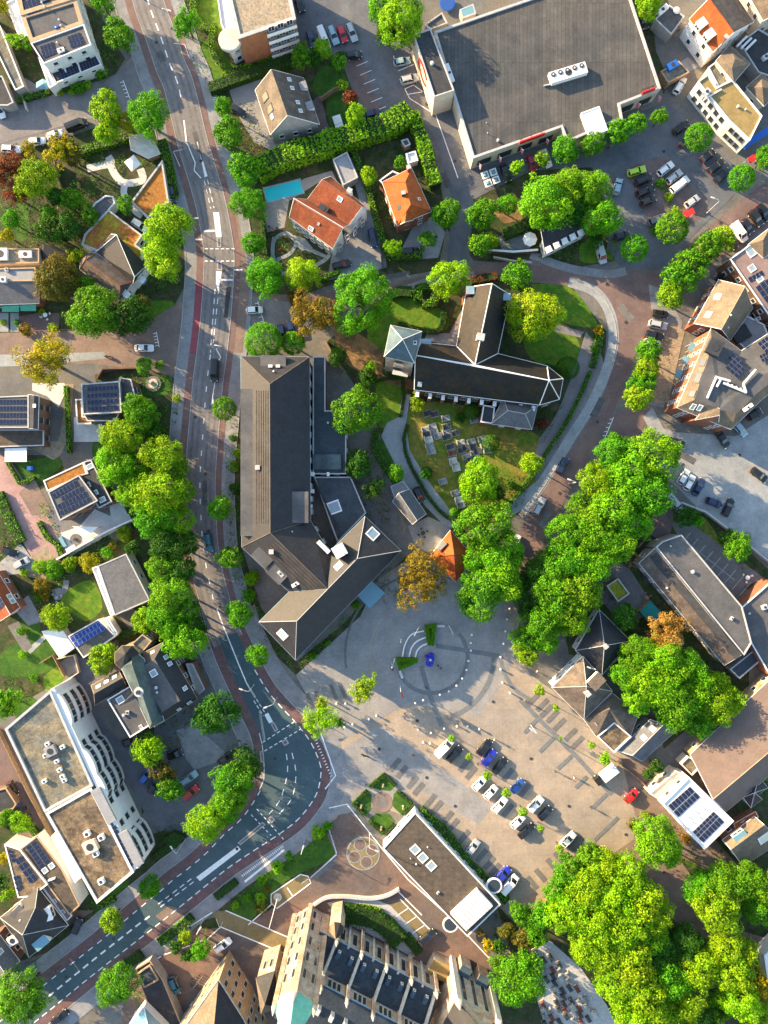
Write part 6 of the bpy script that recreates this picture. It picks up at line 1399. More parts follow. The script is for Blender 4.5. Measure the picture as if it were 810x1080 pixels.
t(178,240,24,'L','beside the main road near the kite-shaped roof');t(172,272,21,'Y','beside the main road below the white car');t(80,270,9,'L','tucked by the rounded corner of the sedum house',loose=True)
t(50,381,27,'A','spreading over the side street pavement',loose=True);t(152,386,9,'G','in the garden corner by the main road');t(150,318,8,'B','over the front lawn of the sedum house')
t(75,210,12,'G','in the deep garden left of the paths');t(95,228,10,'G','by the curved edge of the rounded wing');t(60,208,10,'D','in the middle of the leafy garden');t(132,216,9,'G','between the kite roof and the rounded wing')
t(12,232,10,'G','in the left-edge back garden');t(8,248,8,'A','over the pergola at the left edge');t(20,44,8,'L','beside the white carport roof');t(29,46,7,'G','next to the terraced block annex');t(2,8,8,'A','in the very top corner');t(14,42,7,'Y','in the yard beside the tan garages')
trees([(235,112,10,'G'),(241,142,16,'G'),(257,179,17,'G'),(262,216,18,'G'),(267,257,12,'G'),(280,293,20,'G')],'round tree, # in the row down the east kerb','street trees along the east kerb')
t(319,290,18,'Y','in the front garden corner of the white villa');t(332,333,25,'O','overhanging the road below the villa garden',loose=True);t(313,315,9,'O','peeking over the road beside the big golden one')
t(382,318,32,'G','big, on the grass island west of the church');t(278,360,19,'G','ball-shaped, before the end of the long building');t(309,362,12,'G','ball-shaped and smaller, before the long building end')
t(424,22,25,'L','big, above the supermarket entrance block');t(401,8,15,'G','behind the kerb at the top edge of the car park');t(410,32,14,'D','at the planted tip of the top car park');t(318,60,12,'G','behind the orange gable of the apartment block')
t(340,52,10,'L','behind the row of cars by the apartment block');t(330,62,9,'D','beside the garden lawn behind the gable house');t(358,66,8,'G','at the car park corner above the deep green lawns');t(352,68,5,'D','cone-shaped on the upper back lawn');t(362,90,6,'L','at the edge of the upper back lawn');t(359,60,6,'D','behind the black car by the back lawn')
t(369,103,8,'R','between the two back lawns');t(375,120,11,'L','above the long hedge near the dark blue car');t(389,185,9,'L','between the grey garage and the orange-roofed house');t(416,261,9,'L','by the black car at the orange-roofed house')
t(452,252,9,'G','on the forecourt of the orange-roofed house');t(471,225,15,'G','on the kerb beside the orange-roofed house');t(422,172,7,'G','behind the orange-roofed house by the shed');t(474,295,20,'L','at the bend of the brick road by the church')
t(508,226,16,'G','at the corner of the grey shop street');t(508,258,12,'G','above the bend of the brick road');t(499,256,8,'L','beside the corner tree on the brick road');t(535,216,11,'G','small round one by the shop street');t(517,254,9,'L','right beside the walled terrace with white parasol')
t(575,215,27,'P','big, over the slate house among the trees');t(598,200,20,'P','touching the big one beside the shop street');t(622,200,20,'P','towering above the shop street bend');t(635,230,20,'G','beside the silver van among the trees');t(604,222,16,'D','shading the far end of the slate house');t(628,254,9,'D','behind the silver van')
t(545,177,8,'L','between black and red cars by the supermarket');t(572,167,8,'L','between red and white cars by the supermarket');t(596,158,14,'G','at the supermarket loading corner');t(625,152,13,'G','below the white box of the supermarket');t(652,139,14,'G','beside the white box of the supermarket');t(672,129,10,'G','below the second supermarket front');t(696,123,9,'G','alone off the supermarket corner')
t(683,6,14,'L','behind the top corner of the supermarket');t(737,145,14,'G','ball-shaped, facing the long white building');t(782,188,13,'G','ball-shaped, at the street end by the red awning');t(808,166,12,'G','at the picture edge by the blue awning')
t(669,262,14,'G','ball-shaped, on the bend below the car park');t(709,241,16,'G','ball-shaped, at the tip of the car park island')
trees([(762,251,13,'L'),(745,262,17,'G'),(729,279,17,'G'),(714,294,17,'G'),(707,312,14,'L')],'leafy tree, # in the clump running down to the road fork','trees clumped on the road fork')
trees([(684,371,14,'G'),(682,388,14,'L'),(679,402,14,'G'),(673,419,15,'L')],'tree, # in the short row facing the shop terraces','trees facing the shop terraces')
trees([(691,480,27,'P'),(647,476,19,'G'),(663,500,26,'P'),(629,507,19,'L'),(682,520,26,'G'),(648,535,26,'P'),(664,552,22,'G'),(612,532,14,'G'),(625,560,24,'P'),(600,562,22,'G'),(645,575,22,'P'),(622,592,24,'P'),(594,592,24,'G'),(568,600,18,'D'),(608,622,25,'P'),(582,625,24,'G'),(600,648,21,'P'),(574,655,22,'G'),(558,640,14,'D'),(556,672,15,'G'),(574,676,14,'P'),(556,690,13,'L')],'mature tree, # down the dense avenue towards the square','trees of the dense avenue')
trees([(511,556,28,'G'),(527,585,25,'P'),(505,588,18,'G'),(506,627,26,'G'),(528,610,24,'P'),(545,615,15,'D'),(537,590,15,'G')],'tall green tree, # southwards in the clump over the orange pavilion','trees around the orange pavilion')
t(506,508,22,'L','over the graves in the churchyard',loose=False);t(524,520,9,'D','low beside the churchyard tree');t(560,489,12,'L','at the churchyard tip by the curved hedge');t(445,610,30,'O','broad, on the edge of the square by the orange pavilion',loose=True)
t(376,433,25,'G','big maple against the dark annexe');t(562,333,28,'Y','broad, beside the church transept');t(546,292,15,'G','behind the church transept gable');t(549,280,7,'G','right on the brick road edge behind the church')
t(388,398,10,'D','between the big maple and the church tower');t(390,388,8,'L','in the dirt yard left of the church tower');t(378,490,15,'D','between the dark annexe and the churchyard');t(394,515,12,'D','beside the small slate-roofed gatehouse',loose=True);t(356,376,10,'D','beside the fence north of the dark annexe')
t(440,425,9,'L','against the south wall of the church nave',loose=True);t(418,499,9,'G','by the light churchyard path');t(449,500,6,'D','low on the churchyard lawn')
trees([(148,436,19,'G'),(128,462,21,'L'),(163,455,12,'D'),(123,492,22,'P'),(172,481,22,'L'),(148,490,16,'G'),(142,515,20,'P'),(184,494,16,'G'),(166,522,27,'L'),(190,520,16,'P'),(165,548,22,'G'),(186,548,18,'P'),(178,575,20,'D'),(196,572,14,'D'),(172,600,18,'G'),(190,602,17,'D'),(180,626,22,'P'),(175,652,20,'G'),(195,645,16,'G'),(196,676,21,'P'),(205,660,13,'D')],'street tree, # going down the dense western belt of the main road','trees of the western belt')
t(152,655,13,'L','behind the solar garage near the belt');t(140,578,8,'D','behind the grey flat roof by the belt')
for x,y,r,p in((237,431,12,'below the ball-shaped pair'),(232,536,13,'level with the kink of the long building'),(243,588,13,'level with the blue-green moving car'),(252,648,14,'above the blue resurfaced stretch'),(272,691,12,'at the start of the blue resurfaced stretch')):t(x,y,r,'G','on the east pavement '+p)
t(229,753,23,'D','dense, between the turret villa and the blue road');t(259,803,16,'D','by the black car on the bend of the blue road');t(247,822,21,'G','on the inside of the blue road bend');t(243,842,18,'P','below the inside-bend tree');t(218,866,21,'L','lowest on the inside of the blue road bend');t(236,858,14,'G','low by the kerb on the inside bend')
t(157,791,17,'L','below the turret villa',loose=False);t(171,813,15,'B','brownish, in the middle of the villa car park',loose=True);t(178,831,14,'G','next to the red car with a white roof');t(109,695,16,'L','beside the blue solar garage');t(60,651,15,'L','on the lawn beside the solar garage')
for x,y,r,tn,p in((158,935,12,'G','on the pavement below the wavy white block'),(118,971,12,'L','on the verge beside the dark hip-roofed house'),(124,1038,21,'G','at the corner near the glazed white building'),(24,1050,27,'G','in the lower left corner by the road')):t(x,y,r,tn,p)
t(212,1001,11,'G','round, by the white car at the presbytery');t(196,988,7,'L','small, beside the round presbytery tree');t(186,998,7,'D','left of the round presbytery tree');t(198,1007,7,'D','below the small lime one at the presbytery')
t(3,743,17,'G','at the left edge above the wavy white block');t(22,868,11,'L','above the angular solar roofs');t(8,862,9,'G','at the left edge by the rubbish bins');t(4,905,6,'A','yellow, left of the angular solar roofs');t(9,942,8,'L','left of the dark hip-roofed house');t(2,930,8,'D','at the left edge beside the solar roofs')
t(338,760,18,'Y','leaning over the bend on the edge of the square',loose=True);t(340,744,9,'Y','upper twig of the yellow pair on the square edge',loose=True);t(358,763,7,'G','thin, beside the yellow square-edge tree',loose=True);t(383,726,15,'Y','alone on the square before the long building',loose=True)
for x,y,r,p in((569,728,6,'by the hipped villa forecourt'),(586,747,4,'beside the empty bays near the villa'),(591,779,2.5,'in the gap of the tan paving'),(476,779,4,'over the roof of the white van'),(495,798,4,'between the black and royal blue cars'),(514,818,5,'above the first of the white cars'),(534,836,5,'above the second white car row'),(551,856,5.5,'beside the lone white hatchback in the middle'),(570,873,4,'beside the last black car in the middle'),(590,895,5,'beside the white car at the lower end'),(638,800,7,'behind the lorry cab')):t(x,y,r,'L',p,'young trees in the car park of the square')
t(624,786,4,'Y','yellow, between the lorry and the villa')
t(659,650,14,'D','beside the teal garden shed');t(703,668,22,'E','blossoming, beside the long hall',loose=True);t(690,678,14,'E','smaller of the blossoming pair by the hall',loose=True)
trees([(672,690,20,'G'),(700,697,24,'P'),(664,712,18,'G'),(691,720,26,'P'),(724,705,20,'P'),(674,738,17,'P'),(712,742,26,'G'),(735,728,20,'P'),(752,742,22,'P'),(770,738,16,'L'),(738,762,16,'G'),(757,720,13,'L')],'big tree, # within the grove between the hipped villa and big hall','trees of the grove beside the big hall')
t(778,577,15,'G','beside the paved yard');t(768,568,10,'D','behind the paved yard fence');t(723,545,12,'D','by the parked silver car near the avenue');t(734,548,8,'G','at the corner of the paved yard');t(692,808,8,'D','in the small yard by the white solar building');t(684,816,6,'D','lower one in the small yard');t(805,815,7,'G','at the picture edge below the big hall')
t(692,886,25,'P','egg-shaped, on the island below the white solar building');t(706,900,14,'P','lower part of the island below the white solar building')
pk=[(622,906,16,'G'),(600,918,17,'G'),(640,915,20,'L'),(662,925,22,'L'),(590,938,16,'G'),(618,935,24,'L'),(645,945,26,'L'),(675,950,24,'Y'),(690,965,20,'Y'),(597,962,22,'L'),(624,968,26,'L'),(655,978,27,'L'),(572,965,15,'G'),(565,985,13,'G'),(684,985,20,'P'),(620,996,21,'L'),(646,1008,24,'L'),(665,1012,26,'L'),(695,1005,20,'D'),(655,1040,24,'L'),(678,1045,26,'L'),(705,1030,22,'G'),(672,1070,24,'L'),(695,1070,24,'P'),(725,1050,22,'P'),(740,1072,20,'D'),(735,1020,22,'L'),(718,1068,20,'P'),(722,992,18,'D')]
trees(pk,'crown in the lime park wood, # counted down from the car park','trees of the lime park wood')
trees([(738,935,18,'G'),(762,932,22,'G'),(755,955,26,'L'),(790,928,20,'G'),(808,935,20,'L'),(800,958,18,'G')],'tree, # along the near side of the curving brick lane','trees beside the curving brick lane')
trees([(765,998,20,'Y'),(785,1005,16,'Y'),(772,1025,22,'Y'),(795,1035,17,'A'),(780,1052,22,'Y'),(800,1070,16,'L'),(760,1058,16,'P')],'yellow tree, # in the sunny group at the bottom corner','yellow trees at the bottom corner')
t(548,1031,27,'G','big, round, between the basilica and the cemetery');t(530,1018,12,'G','touching the basilica side of the cemetery tree');t(515,997,7,'A','small bright one by the red forecourt');t(507,984,4,'O','tiny one below the white ribbed canopy');t(535,982,9,'B','in the thicket above the cemetery tree');t(548,962,11,'G','in the thicket behind the white van');t(552,990,12,'B','between the thicket and the cemetery gravel');t(526,998,8,'D','dark, in the thicket by the forecourt')
for i,(x,y,r,tn,p)in enumerate([(42,598,9,'L','by the sand-coloured terrace corner'),(56,600,11,'G','above the small paved circle'),(72,595,9,'L','along the white terrace wall'),(94,594,12,'A','beside the grey flat-roofed house'),(130,563,9,'L','between the white terrace and the belt'),(118,575,6,'O','rusty, near the grey flat roof'),(112,582,7,'G','near the rusty shrub'),(42,618,9,'O','rusty, beside the brick house path'),(46,628,7,'O','orange, below the rusty one'),(40,630,5,'G','beside the paved circle'),(25,604,5,'L','by the silver car on the white drive'),(22,666,6,'G','by the curved garden lawn'),(23,690,5,'L','by the garden steps'),(35,715,5,'G','in the long back garden'),(75,600,5,'G','on the grey garden path'),
 (26,347,8,'O','orange-pink, before the shop with awnings'),(3,340,4,'L','on the white paving'),(17,340,4,'G','between the awnings and street'),(55,345,6,'L','on the red terrace'),(44,328,4,'L','by the garden table'),(113,94,4,'L','before the terraced block'),(75,97,4,'Y','before the end terraced house'),(92,89,5,'Y','near the step of the end terraced house'),(82,92,8,'G','at the front wall of the end terraced house'),(107,76,8,'G','at the terrace corner near the street'),(63,97,4,'A','near the blue pavilion'),
 (298,250,2,'R','red, in the knot garden'),(296,263,2,'R','red, lower in the knot garden'),(315,270,2,'R','red, near the knot garden crossing'),(690,243,5,'G','on the car park island'),(697,193,6,'G','between the silver and white cars'),(706,207,5,'L','in the middle of the car park island'),(713,223,6,'L','towards the tip of the car park island'),(598,385,1,'G','on the church lawn'),
 (445,262,4,'G','at the road edge by the orange-roofed house'),(632,348,6,'A','on the planted strip beside the curved pavement'),(627,368,5,'G','lower on the planted strip'),(668,870,7,'B','on the island tip'),(682,860,5,'O','rusty, at the island top'),(724,885,6,'O','on the island side'),(100,430,1,'G','small'),(168,385,6,'G','in the corner garden by the main road'),(186,420,5,'L','near the round garden feature'),
 (248,955,5,'L','first on the roadside lawn'),(261,947,5,'G','second on the roadside lawn'),(276,929,6,'G','in the middle of the roadside lawn'),(292,915,8,'L','along the kerb of the roadside lawn'),(304,903,5,'G','upper middle of the roadside lawn'),(335,879,8,'L','at the upper tip of the roadside lawn'),(274,948,7,'L','by the lane flagpole'),(275,958,8,'B','brown-green, by the access lane'),(282,938,3.5,'O','orange, on the roadside lawn'),(345,872,6,'G','at the paving corner'),
 (265,610,9,'L','in the bed along the long building'),(262,628,8,'G','lower in the bed along the long building'),(250,478,6,'L','white-flowering, along the long building'),(246,492,7,'G','under the dormers of the long building'),(248,515,7,'D','dark, under the dormers'),(246,462,5,'D','dark, near the street tree'),(255,642,6,'D','dark, where the building bends'),(375,638,5,'G','beside the glass canopy'),(346,678,4,'G','in the bed facing the square'),(330,692,5,'G','in the lower bed facing the square'),(575,420,8,'B','brownish, under the church apse'),(602,387,13,'G','clipped'),(572,446,7,'R','reddish, beside the sacristy'),(486,440,6,'D','on the churchyard lawn'),(540,512,6,'D','below the churchyard trees')]):
 if r<=1 or p in('clipped',):continue
 shrub(x,y,r,tn,f'{TN[tn]} shrub {p}' if 'shrub' not in p else TN[tn]+' one, '+p)
ball_shrub(599,388,12,'D','large clipped dark green ball on the lawn beside the church apse');ball_shrub(498,433,9,'D','clipped dark round shrub below the church nave');ball_shrub(518,467,9,'D','clipped dark round shrub beside the big slab graves');ball_shrub(479,540,5,'G','small clipped ball at the churchyard drive');ball_shrub(450,498,6,'D','small dark clipped ball on the churchyard lawn')
hedge([(222,97),(258,84),(310,66)],2.6,2.0,'D','long thick clipped hedge below the orange gable');hedge([(236,84),(247,77),(262,72),(288,66)],1.6,1.2,'Y','bright yellow low hedge at the foot of the orange gable','flower_hedge',rough=.3)
hedge([(228,28),(224,42),(226,60),(238,74),(246,76)],1.4,1.4,'P','curved clipped hedge around the apartment garden',sm=True);hedge([(206,-10),(205,14),(214,30),(228,36)],1.4,1.4,'P','looping hedge around the upper apartment lawn',sm=True)
hedge([(272,186),(300,172),(330,163),(352,156),(378,148),(410,138),(432,124)],4.6,4.0,'P','tall shaggy hedge running above the pool and villa',sm=True,rough=.9,size=.29);hedge([(434,126),(444,150),(452,178),(459,200)],2.8,3.0,'P','shaggy hedge down the shop car park edge',sm=True,rough=.8,size=.29)
hedge([(372,160),(385,192),(396,230),(408,268),(414,274),(445,270)],1.5,1.6,'P','clipped hedge between villa drive and orange-roofed house');hedge([(335,296),(358,288),(356,282)],1.2,1.3,'G','low hedge at the villa drive gate')
hedge([(275,210),(278,240),(281,270),(288,288)],.9,1.4,'D','narrow hedge between the villa garden and pavement');hedge([(410,312),(421,309),(434,309)],2.6,1.6,'D','broad dark hedge at the corner of the church lawn',sm=True)
hedge([(439,306),(441,318),(440,305),(452,303)],2.0,1.6,'G','upper arm of the U-shaped clipped hedge');hedge([(445,322),(457,322),(460,308)],2.0,1.6,'P','lower arm of the U-shaped clipped hedge','hedge');hedge([(468,330),(466,344),(460,350),(440,348),(420,342)],1.4,1.0,'D','low dark hedge bordering the church lawn',sm=True)
hedge([(496,297),(524,292)],2.0,1.4,'R','red-leaved hedge behind the church transept',rough=.3);hedge([(530,250),(545,244),(562,232)],2.6,2.0,'D','dark hedge behind the parasol terrace',rough=.3)
hedge([(398,452),(394,470),(404,490),(414,503)],1.8,1.2,'G','hedge along the inner side of the light path');hedge([(430,448),(426,464),(430,484),(442,508),(456,530),(472,546),(486,550)],.9,1.0,'D','low dark hedge round the churchyard lawn',sm=True)
hedge([(622,392),(610,420),(596,447),(578,474),(560,502),(540,528),(532,536)],1.0,1.1,'G','long low hedge following the curved pavement',sm=True);hedge([(632,350),(630,368),(624,388)],1.6,.8,'G','planted strip of low bushes beside the churchyard path','planting_strip',rough=.4)
hedge([(425,402),(426,420),(422,440)],.9,.9,'D','dark hedge beside the small lawn near the church');hedge([(396,402),(410,399),(426,399)],.9,.9,'D','dark hedge at the top of the small lawn')
hedge([(600,395),(575,385)],.9,.8,'D','short hedge beside the church apse path');hedge([(172,150),(178,172),(184,205),(182,210)],2.4,1.5,'P','broad hedge between the kite roof and main road');hedge([(84,164),(102,156),(116,154),(136,146)],1.8,1.5,'P','hedge at the top of the curving path garden')
hedge([(20,108),(40,102),(54,98)],1.4,1.2,'G','front hedge below the blue pavilion');hedge([(60,95),(74,93),(88,88)],2.2,1.2,'G','front hedge of the end terraced house',rough=.3);hedge([(72,408),(73,440),(75,478)],1.0,1.6,'P','thin tall hedge between the two brown brick houses')
hedge([(8,486),(22,510),(38,504)],1.0,1.0,'P','L-shaped hedge around the small deep lawn');hedge([(42,550),(50,566),(62,575),(66,588)],1.2,1.0,'P','hedge curving along the pink drive',rough=.3);hedge([(0,520),(16,556),(24,572)],2.4,1.2,'G','thick hedge on the left side of the pink drive',rough=.4)
hedge([(125,672),(150,662),(178,650)],1.6,1.4,'D','dark hedge above the turret villa');hedge([(0,868),(22,858),(40,878),(44,884)],1.6,1.4,'P','angled hedge above the angular solar roofs');hedge([(44,876),(56,888),(64,905)],2.0,1.2,'G','hedge between the solar roofs and the white apartment block',rough=.3)
hedge([(160,905),(182,888),(196,880)],1.3,1.2,'D','dark hedge at the mouth of the villa car park');hedge([(178,888),(186,882),(192,886)],3.6,1.6,'D','squat dark bush-like hedge by the lamp post');hedge([(106,955),(122,946)],1.6,1.0,'P','short clipped hedge by the end of the white apartment block')
hedge([(169,992),(186,980),(203,965)],2.2,1.2,'G','kerbside hedge beside the pink crossing',rough=.2);hedge([(228,945),(250,928)],1.9,1.1,'D','kerbside hedge below the white hatched strip');hedge([(132,1018),(150,1004)],2.4,1.2,'D','kerbside hedge next to the round corner tree')
hedge([(443,852),(452,862),(466,872),(480,890),(492,908),(506,920),(520,935),(534,948)],2.2,1.5,'G','leafy hedge along the back of the long low building',rough=.5);hedge([(610,900),(622,892),(640,908)],2.2,1.6,'D','dark hedge at the corner of the car park and the park wood',rough=.3)
for i,pts in enumerate(([(390,829),(405,816),(417,828)],[(387,833),(373,847),(385,859)],[(420,834),(434,847),(424,858)],[(391,866),(404,878),(415,868)])):
 lb=('upper','road-side','car-park-side','lower')[i]
 hedge(pts,1.0,.9,'D',f'{lb} clipped hedge of the square rose garden',group='hedges of the rose garden')
for p in([(389,829),(405,815),(417,828),(412,834),(400,833)],[(371,847),(386,832),(392,838),(391,852),(385,861)],[(420,832),(436,847),(424,860),(414,850),(415,838)],[(388,866),(396,858),(410,858),(416,866),(404,880)]):gs('garden_bed',p,9,'lawn_deep')
for i,(x,y)in enumerate(((404,827),(381,849),(425,850),(402,872))):
 b=MB();b.tube([(0,0,0),(0,0,1.5)],.05,'pale_stone',5);b.ball((0,0,1.6),.3,'roof_mustard',8);b.disc((0,0),.3,0,.3,'pale_stone',8)
 single('garden_statue',b,f"small pale figure in the {('upper', 'road-side', 'car-park-side', 'lower')[i]} bed of the rose garden",'statue',(x,y))
cv=cover
cv([(84,190),(100,185),(118,188),(130,196),(130,215),(112,205),(100,214),(84,230),(60,235),(60,200)],'D',.7,tone2='G');cv([(120,160),(136,160),(134,190),(124,184),(116,168)],'D',.5,tone2='G');cv([(134,198),(146,192),(152,200),(140,216)],'D',.6,tone2='P');cv([(78,168),(108,158),(112,172),(88,176)],'D',.5,tone2='L');cv([(148,168),(168,168),(152,188)],'G',.5,tone2='P')
cv([(0,165),(60,172),(60,200),(40,260),(0,262)],'D',.9,4,tone2='G');cv([(78,150),(135,135),(136,142),(82,160)],'D',.4,tone2='P');cv([(150,285),(175,290),(184,315),(150,318),(155,300)],'D',.6,tone2='G');cv([(92,20),(118,14),(122,60),(128,78),(112,72),(98,40)],'D',.8,4,tone2='G');cv([(10,42),(42,55),(40,70),(20,78)],'D',.7,4,tone2='P')
cv([(182,-20),(206,-20),(204,14),(214,44),(222,90),(208,78),(190,30)],'D',.7,tone2='G');cv([(244,110),(262,106),(280,142),(282,158),(262,170),(250,150)],'D',.6,4,tone2='B');cv([(318,60),(360,62),(368,80),(356,76),(340,72),(326,74)],'D',.8,tone2='G');cv([(290,152),(330,152),(335,160),(282,176)],'D',.5,4,tone2='B')
cv([(382,190),(404,190),(418,250),(420,268),(404,262)],'D',.8,tone2='G');cv([(440,165),(456,190),(462,235),(454,222),(444,190)],'D',.9,tone2='L');cv([(290,248),(308,246),(312,252),(305,264),(292,270),(288,258)],'D',.4,8,.2,tone2='G');cv([(296,274),(312,262),(340,272),(312,284),(300,284)],'D',.4,8,.2,tone2='G');cv([(322,252),(345,266),(350,262),(330,246)],'D',.4,6,tone2='G')
cv([(344,360),(356,360),(372,400),(366,420),(358,395)],'D',.9,5,tone2='G');cv([(366,470),(392,475),(412,512),(412,560),(395,545),(386,520),(366,500)],'D',1.0,5,tone2='B');cv([(372,500),(386,540),(400,560),(425,580),(425,592),(395,548)],'D',.6,4,tone2='B');cv([(238,440),(252,440),(254,580),(272,640),(304,690),(312,706),(290,690),(262,650),(240,590)],'D',1.0,5,tone2='G')
cv([(314,706),(320,694),(380,632),(382,640),(356,664),(340,690),(326,696)],'D',.8,7,tone2='G');cv([(396,590),(426,596),(425,640),(400,640)],'D',.3,2);cv([(345,330),(380,345),(372,360),(350,352)],'D',.5,4,tone2='B');cv([(520,410),(595,425),(585,450),(570,470),(566,452),(570,430)],'D',.5,4,tone2='B');cv([(520,500),(560,500),(552,530),(530,545),(500,552)],'D',.7,5,tone2='B')
cv([(430,420),(446,418),(520,430),(505,426),(440,412)],'D',.6,4);cv([(502,240),(524,246),(524,268),(505,268)],'D',.9,5,tone2='G');cv([(525,255),(535,252),(545,264),(530,268)],'D',.6,6,tone2='G');cv([(556,262),(598,240),(612,260),(612,276),(570,274)],'D',.7,5,tone2='G');cv([(575,230),(612,225),(616,240),(580,250)],'D',.7,5)
cv([(88,180),(90,250),(84,260),(64,262),(68,200)],'D',.9,4,tone2='G');cv([(100,395),(180,395),(188,430),(182,500),(150,430),(140,420),(144,400)],'D',.6,4,tone2='G');cv([(46,545),(58,552),(64,570),(50,566)],'P',.6,6,tone2='G');cv([(40,530),(52,530),(52,545),(40,545)],'G',.6,6,tone2='P');cv([(0,535),(10,545),(24,572),(0,595)],'D',.7,5,tone2='G')
cv([(62,590),(100,570),(140,552),(150,590),(133,584),(103,597),(88,600),(62,618)],'D',.9,5,tone2='L');cv([(36,605),(60,595),(64,618),(50,640),(40,650),(34,628)],'D',.7,5,tone2='A');cv([(68,600),(80,612),(90,600),(96,612),(80,618)],'D',.6,5,tone2='G');cv([(70,655),(92,650),(72,668),(60,664)],'D',.5,4,tone2='B');cv([(0,710),(40,712),(48,725),(20,740),(0,742)],'D',.5,3,tone2='G')
cv([(180,620),(196,660),(216,690),(214,720),(206,700),(186,680),(170,660)],'D',.9,4);cv([(140,770),(180,750),(200,765),(190,790),(150,800)],'D',.7,4,tone2='B');cv([(188,742),(210,738),(214,752),(195,765)],'D',.8,5,tone2='R');cv([(240,780),(262,780),(272,806),(268,845),(240,872),(215,892),(225,860)],'D',.8,4,tone2='G');cv([(165,870),(195,868),(205,880),(170,905),(158,900)],'D',.6,4)
cv([(620,595),(640,590),(655,640),(648,665),(632,640)],'D',.8,4);cv([(645,640),(672,640),(690,665),(668,680),(655,668)],'D',1.0,6,tone2='G');cv([(700,545),(730,535),(745,550),(720,556)],'D',1.0,6,tone2='G');cv([(746,548),(810,600),(808,606),(740,560)],'D',.8,5,tone2='G');cv([(752,570),(790,560),(800,590),(785,605)],'D',.7,5,tone2='B');cv([(690,620),(720,660),(760,705),(770,720),(730,690),(700,650)],'D',.6,4,tone2='B')
cv([(660,862),(690,860),(712,870),(735,900),(740,925),(700,900),(670,885)],'D',.7,6,tone2='O');cv([(735,905),(775,915),(800,905),(815,915),(770,928)],'D',.7,5,tone2='G');cv([(520,950),(550,975),(545,1000),(520,1010),(505,985)],'D',1.0,6,tone2='B');cv([(695,990),(735,985),(755,1010),(730,1060),(690,1050)],'D',1.2,5,tone2='G');cv([(730,965),(800,985),(812,1060),(790,1080),(750,990)],'D',.9,3,tone2='B')
cv([(240,950),(300,905),(345,868),(352,885),(300,920),(262,958)],'D',.4,4,tone2='G');cv([(200,975),(232,975),(224,985),(206,990)],'D',.5,5,tone2='B');cv([(178,990),(200,985),(206,1008),(190,1014)],'D',.7,5,tone2='B');cv([(52,960),(82,965),(90,972),(70,985)],'D',.5,5);cv([(88,930),(98,950),(106,965),(96,968)],'D',.6,5,tone2='G');cv([(0,1020),(30,1005),(50,1020),(20,1050)],'D',.8,4)
cv([(165,930),(172,940),(160,948)],'G',.3,4);cv([(742,815),(810,815),(812,835),(765,860)],'D',.5,3,tone2='G');cv([(745,895),(765,880),(785,915),(760,920)],'D',.7,4,tone2='G');cv([(690,215),(712,240),(705,240),(690,225)],'D',.6,5,tone2='L');cv([(694,195),(704,193),(718,230),(708,232)],'G',.5,6,tone2='L')
cv([(400,-20),(430,-20),(432,50),(416,55),(398,30),(394,0)],'D',1.1,5,tone2='G');cv([(135,1040),(150,1045),(170,1090),(160,1090)],'D',.7,5,tone2='L');cv([(665,30),(690,0),(700,20),(690,45)],'D',.8,4,tone2='G');cv([(648,235),(655,270),(645,275),(636,240)],'D',1.2,8,tone2='G')
cv([(688,400),(700,352),(712,350),(706,400),(696,424)],'B',.3,2,tone2='O')
GS='cars parked around the town centre'
cars([(12,157,4,'white','estate'),(39,149,-8,'white','hatch'),(58,142,-20,'white','hatch'),(81,132,-22,'black','van')],'parked # from the edge along the upper side street')
car(0,116,70,'white','peeping in at the left edge beside the dark shed');car(148,238,35,'white','tucked between the sedum roofs and the roadside tree','suv');car(152,367,0,'white','turning out of the brick side street','saloon');car(181.5,205,76,'navy','beside the kite-shaped sedum roof');car(251,116.5,30,'black','in the drive of the gabled house','hatch')
cars([(328.5,41,72,'navy','hatch'),(341.5,41,68,'white','van'),(351.5,37,68,'silver-blue','estate'),(361,36,68,'red','hatch'),(371,34,68,'silver','estate')],'in the # bay of the row beside the apartment block')
car(373,58,-8,'black','alone in the bay below the row of five');car(393,120,-15,'navy','at the end of the empty bays by the long hedge');car(316,4,70,'black','behind the gravel-roofed apartment block');car(424,65,-12,'silver-blue','nearest the big tree at the supermarket');car(432,83.5,-15,'silver','with roof window beside the supermarket emblem','suv')
car(533,182,70,'black','by the trolley shelters','saloon');car(560.6,172,70,'crimson','between two small trees at the supermarket','hatch');car(576,167,68,'white','half under a small tree at the supermarket','estate');car(678,21,70,'black','behind the supermarket corner','suv');car(717,90,-60,'white','beside the brown lean-to store','estate');car(718.6,134.6,-35,'black','in front of the white corner building','estate');car(724,148,-45,'black','half hidden under the ball-shaped street tree')
cars([(746.6,164,-38,'black','hatch'),(755,175,-38,'black','estate'),(762,185,-38,'black','saloon')],'in the kerb row, # below the ball-shaped street tree')
car(671.5,180.5,-17,'lime green','at the head of the parking island','estate');cars([(678.4,190,-25,'black','suv'),(680.5,201.5,-25,'black','estate'),(683.5,212,-25,'black','hatch')],'in the inner column, # below the lime green one');car(693,232,-22,'grey','beside the ball-shaped tree on the island','suv')
car(702,178,-38,'white','topmost in the white trio of the island','estate');car(711,186.6,-38,'silver','in the middle of the white trio','estate');car(716.6,195,-38,'white','lowest in the white trio of the island','van');car(730,212.4,-38,'silver','alone at the lower end of the island','hatch');car(651.5,196.7,-75,'silver-blue','driving down beside the big trees')
car(656,249,-15,'black','reversing out beside the silver van');car(633.5,267,74,'silver','under the trees on the bend','van');car(779.6,245,55,'white','heading the row before the pinkish building','van');cars([(788.4,238.7,55,'black','hatch'),(797.4,230,55,'black','suv'),(806,224,55,'black','saloon')],'in that kerb row, # beyond the white van')
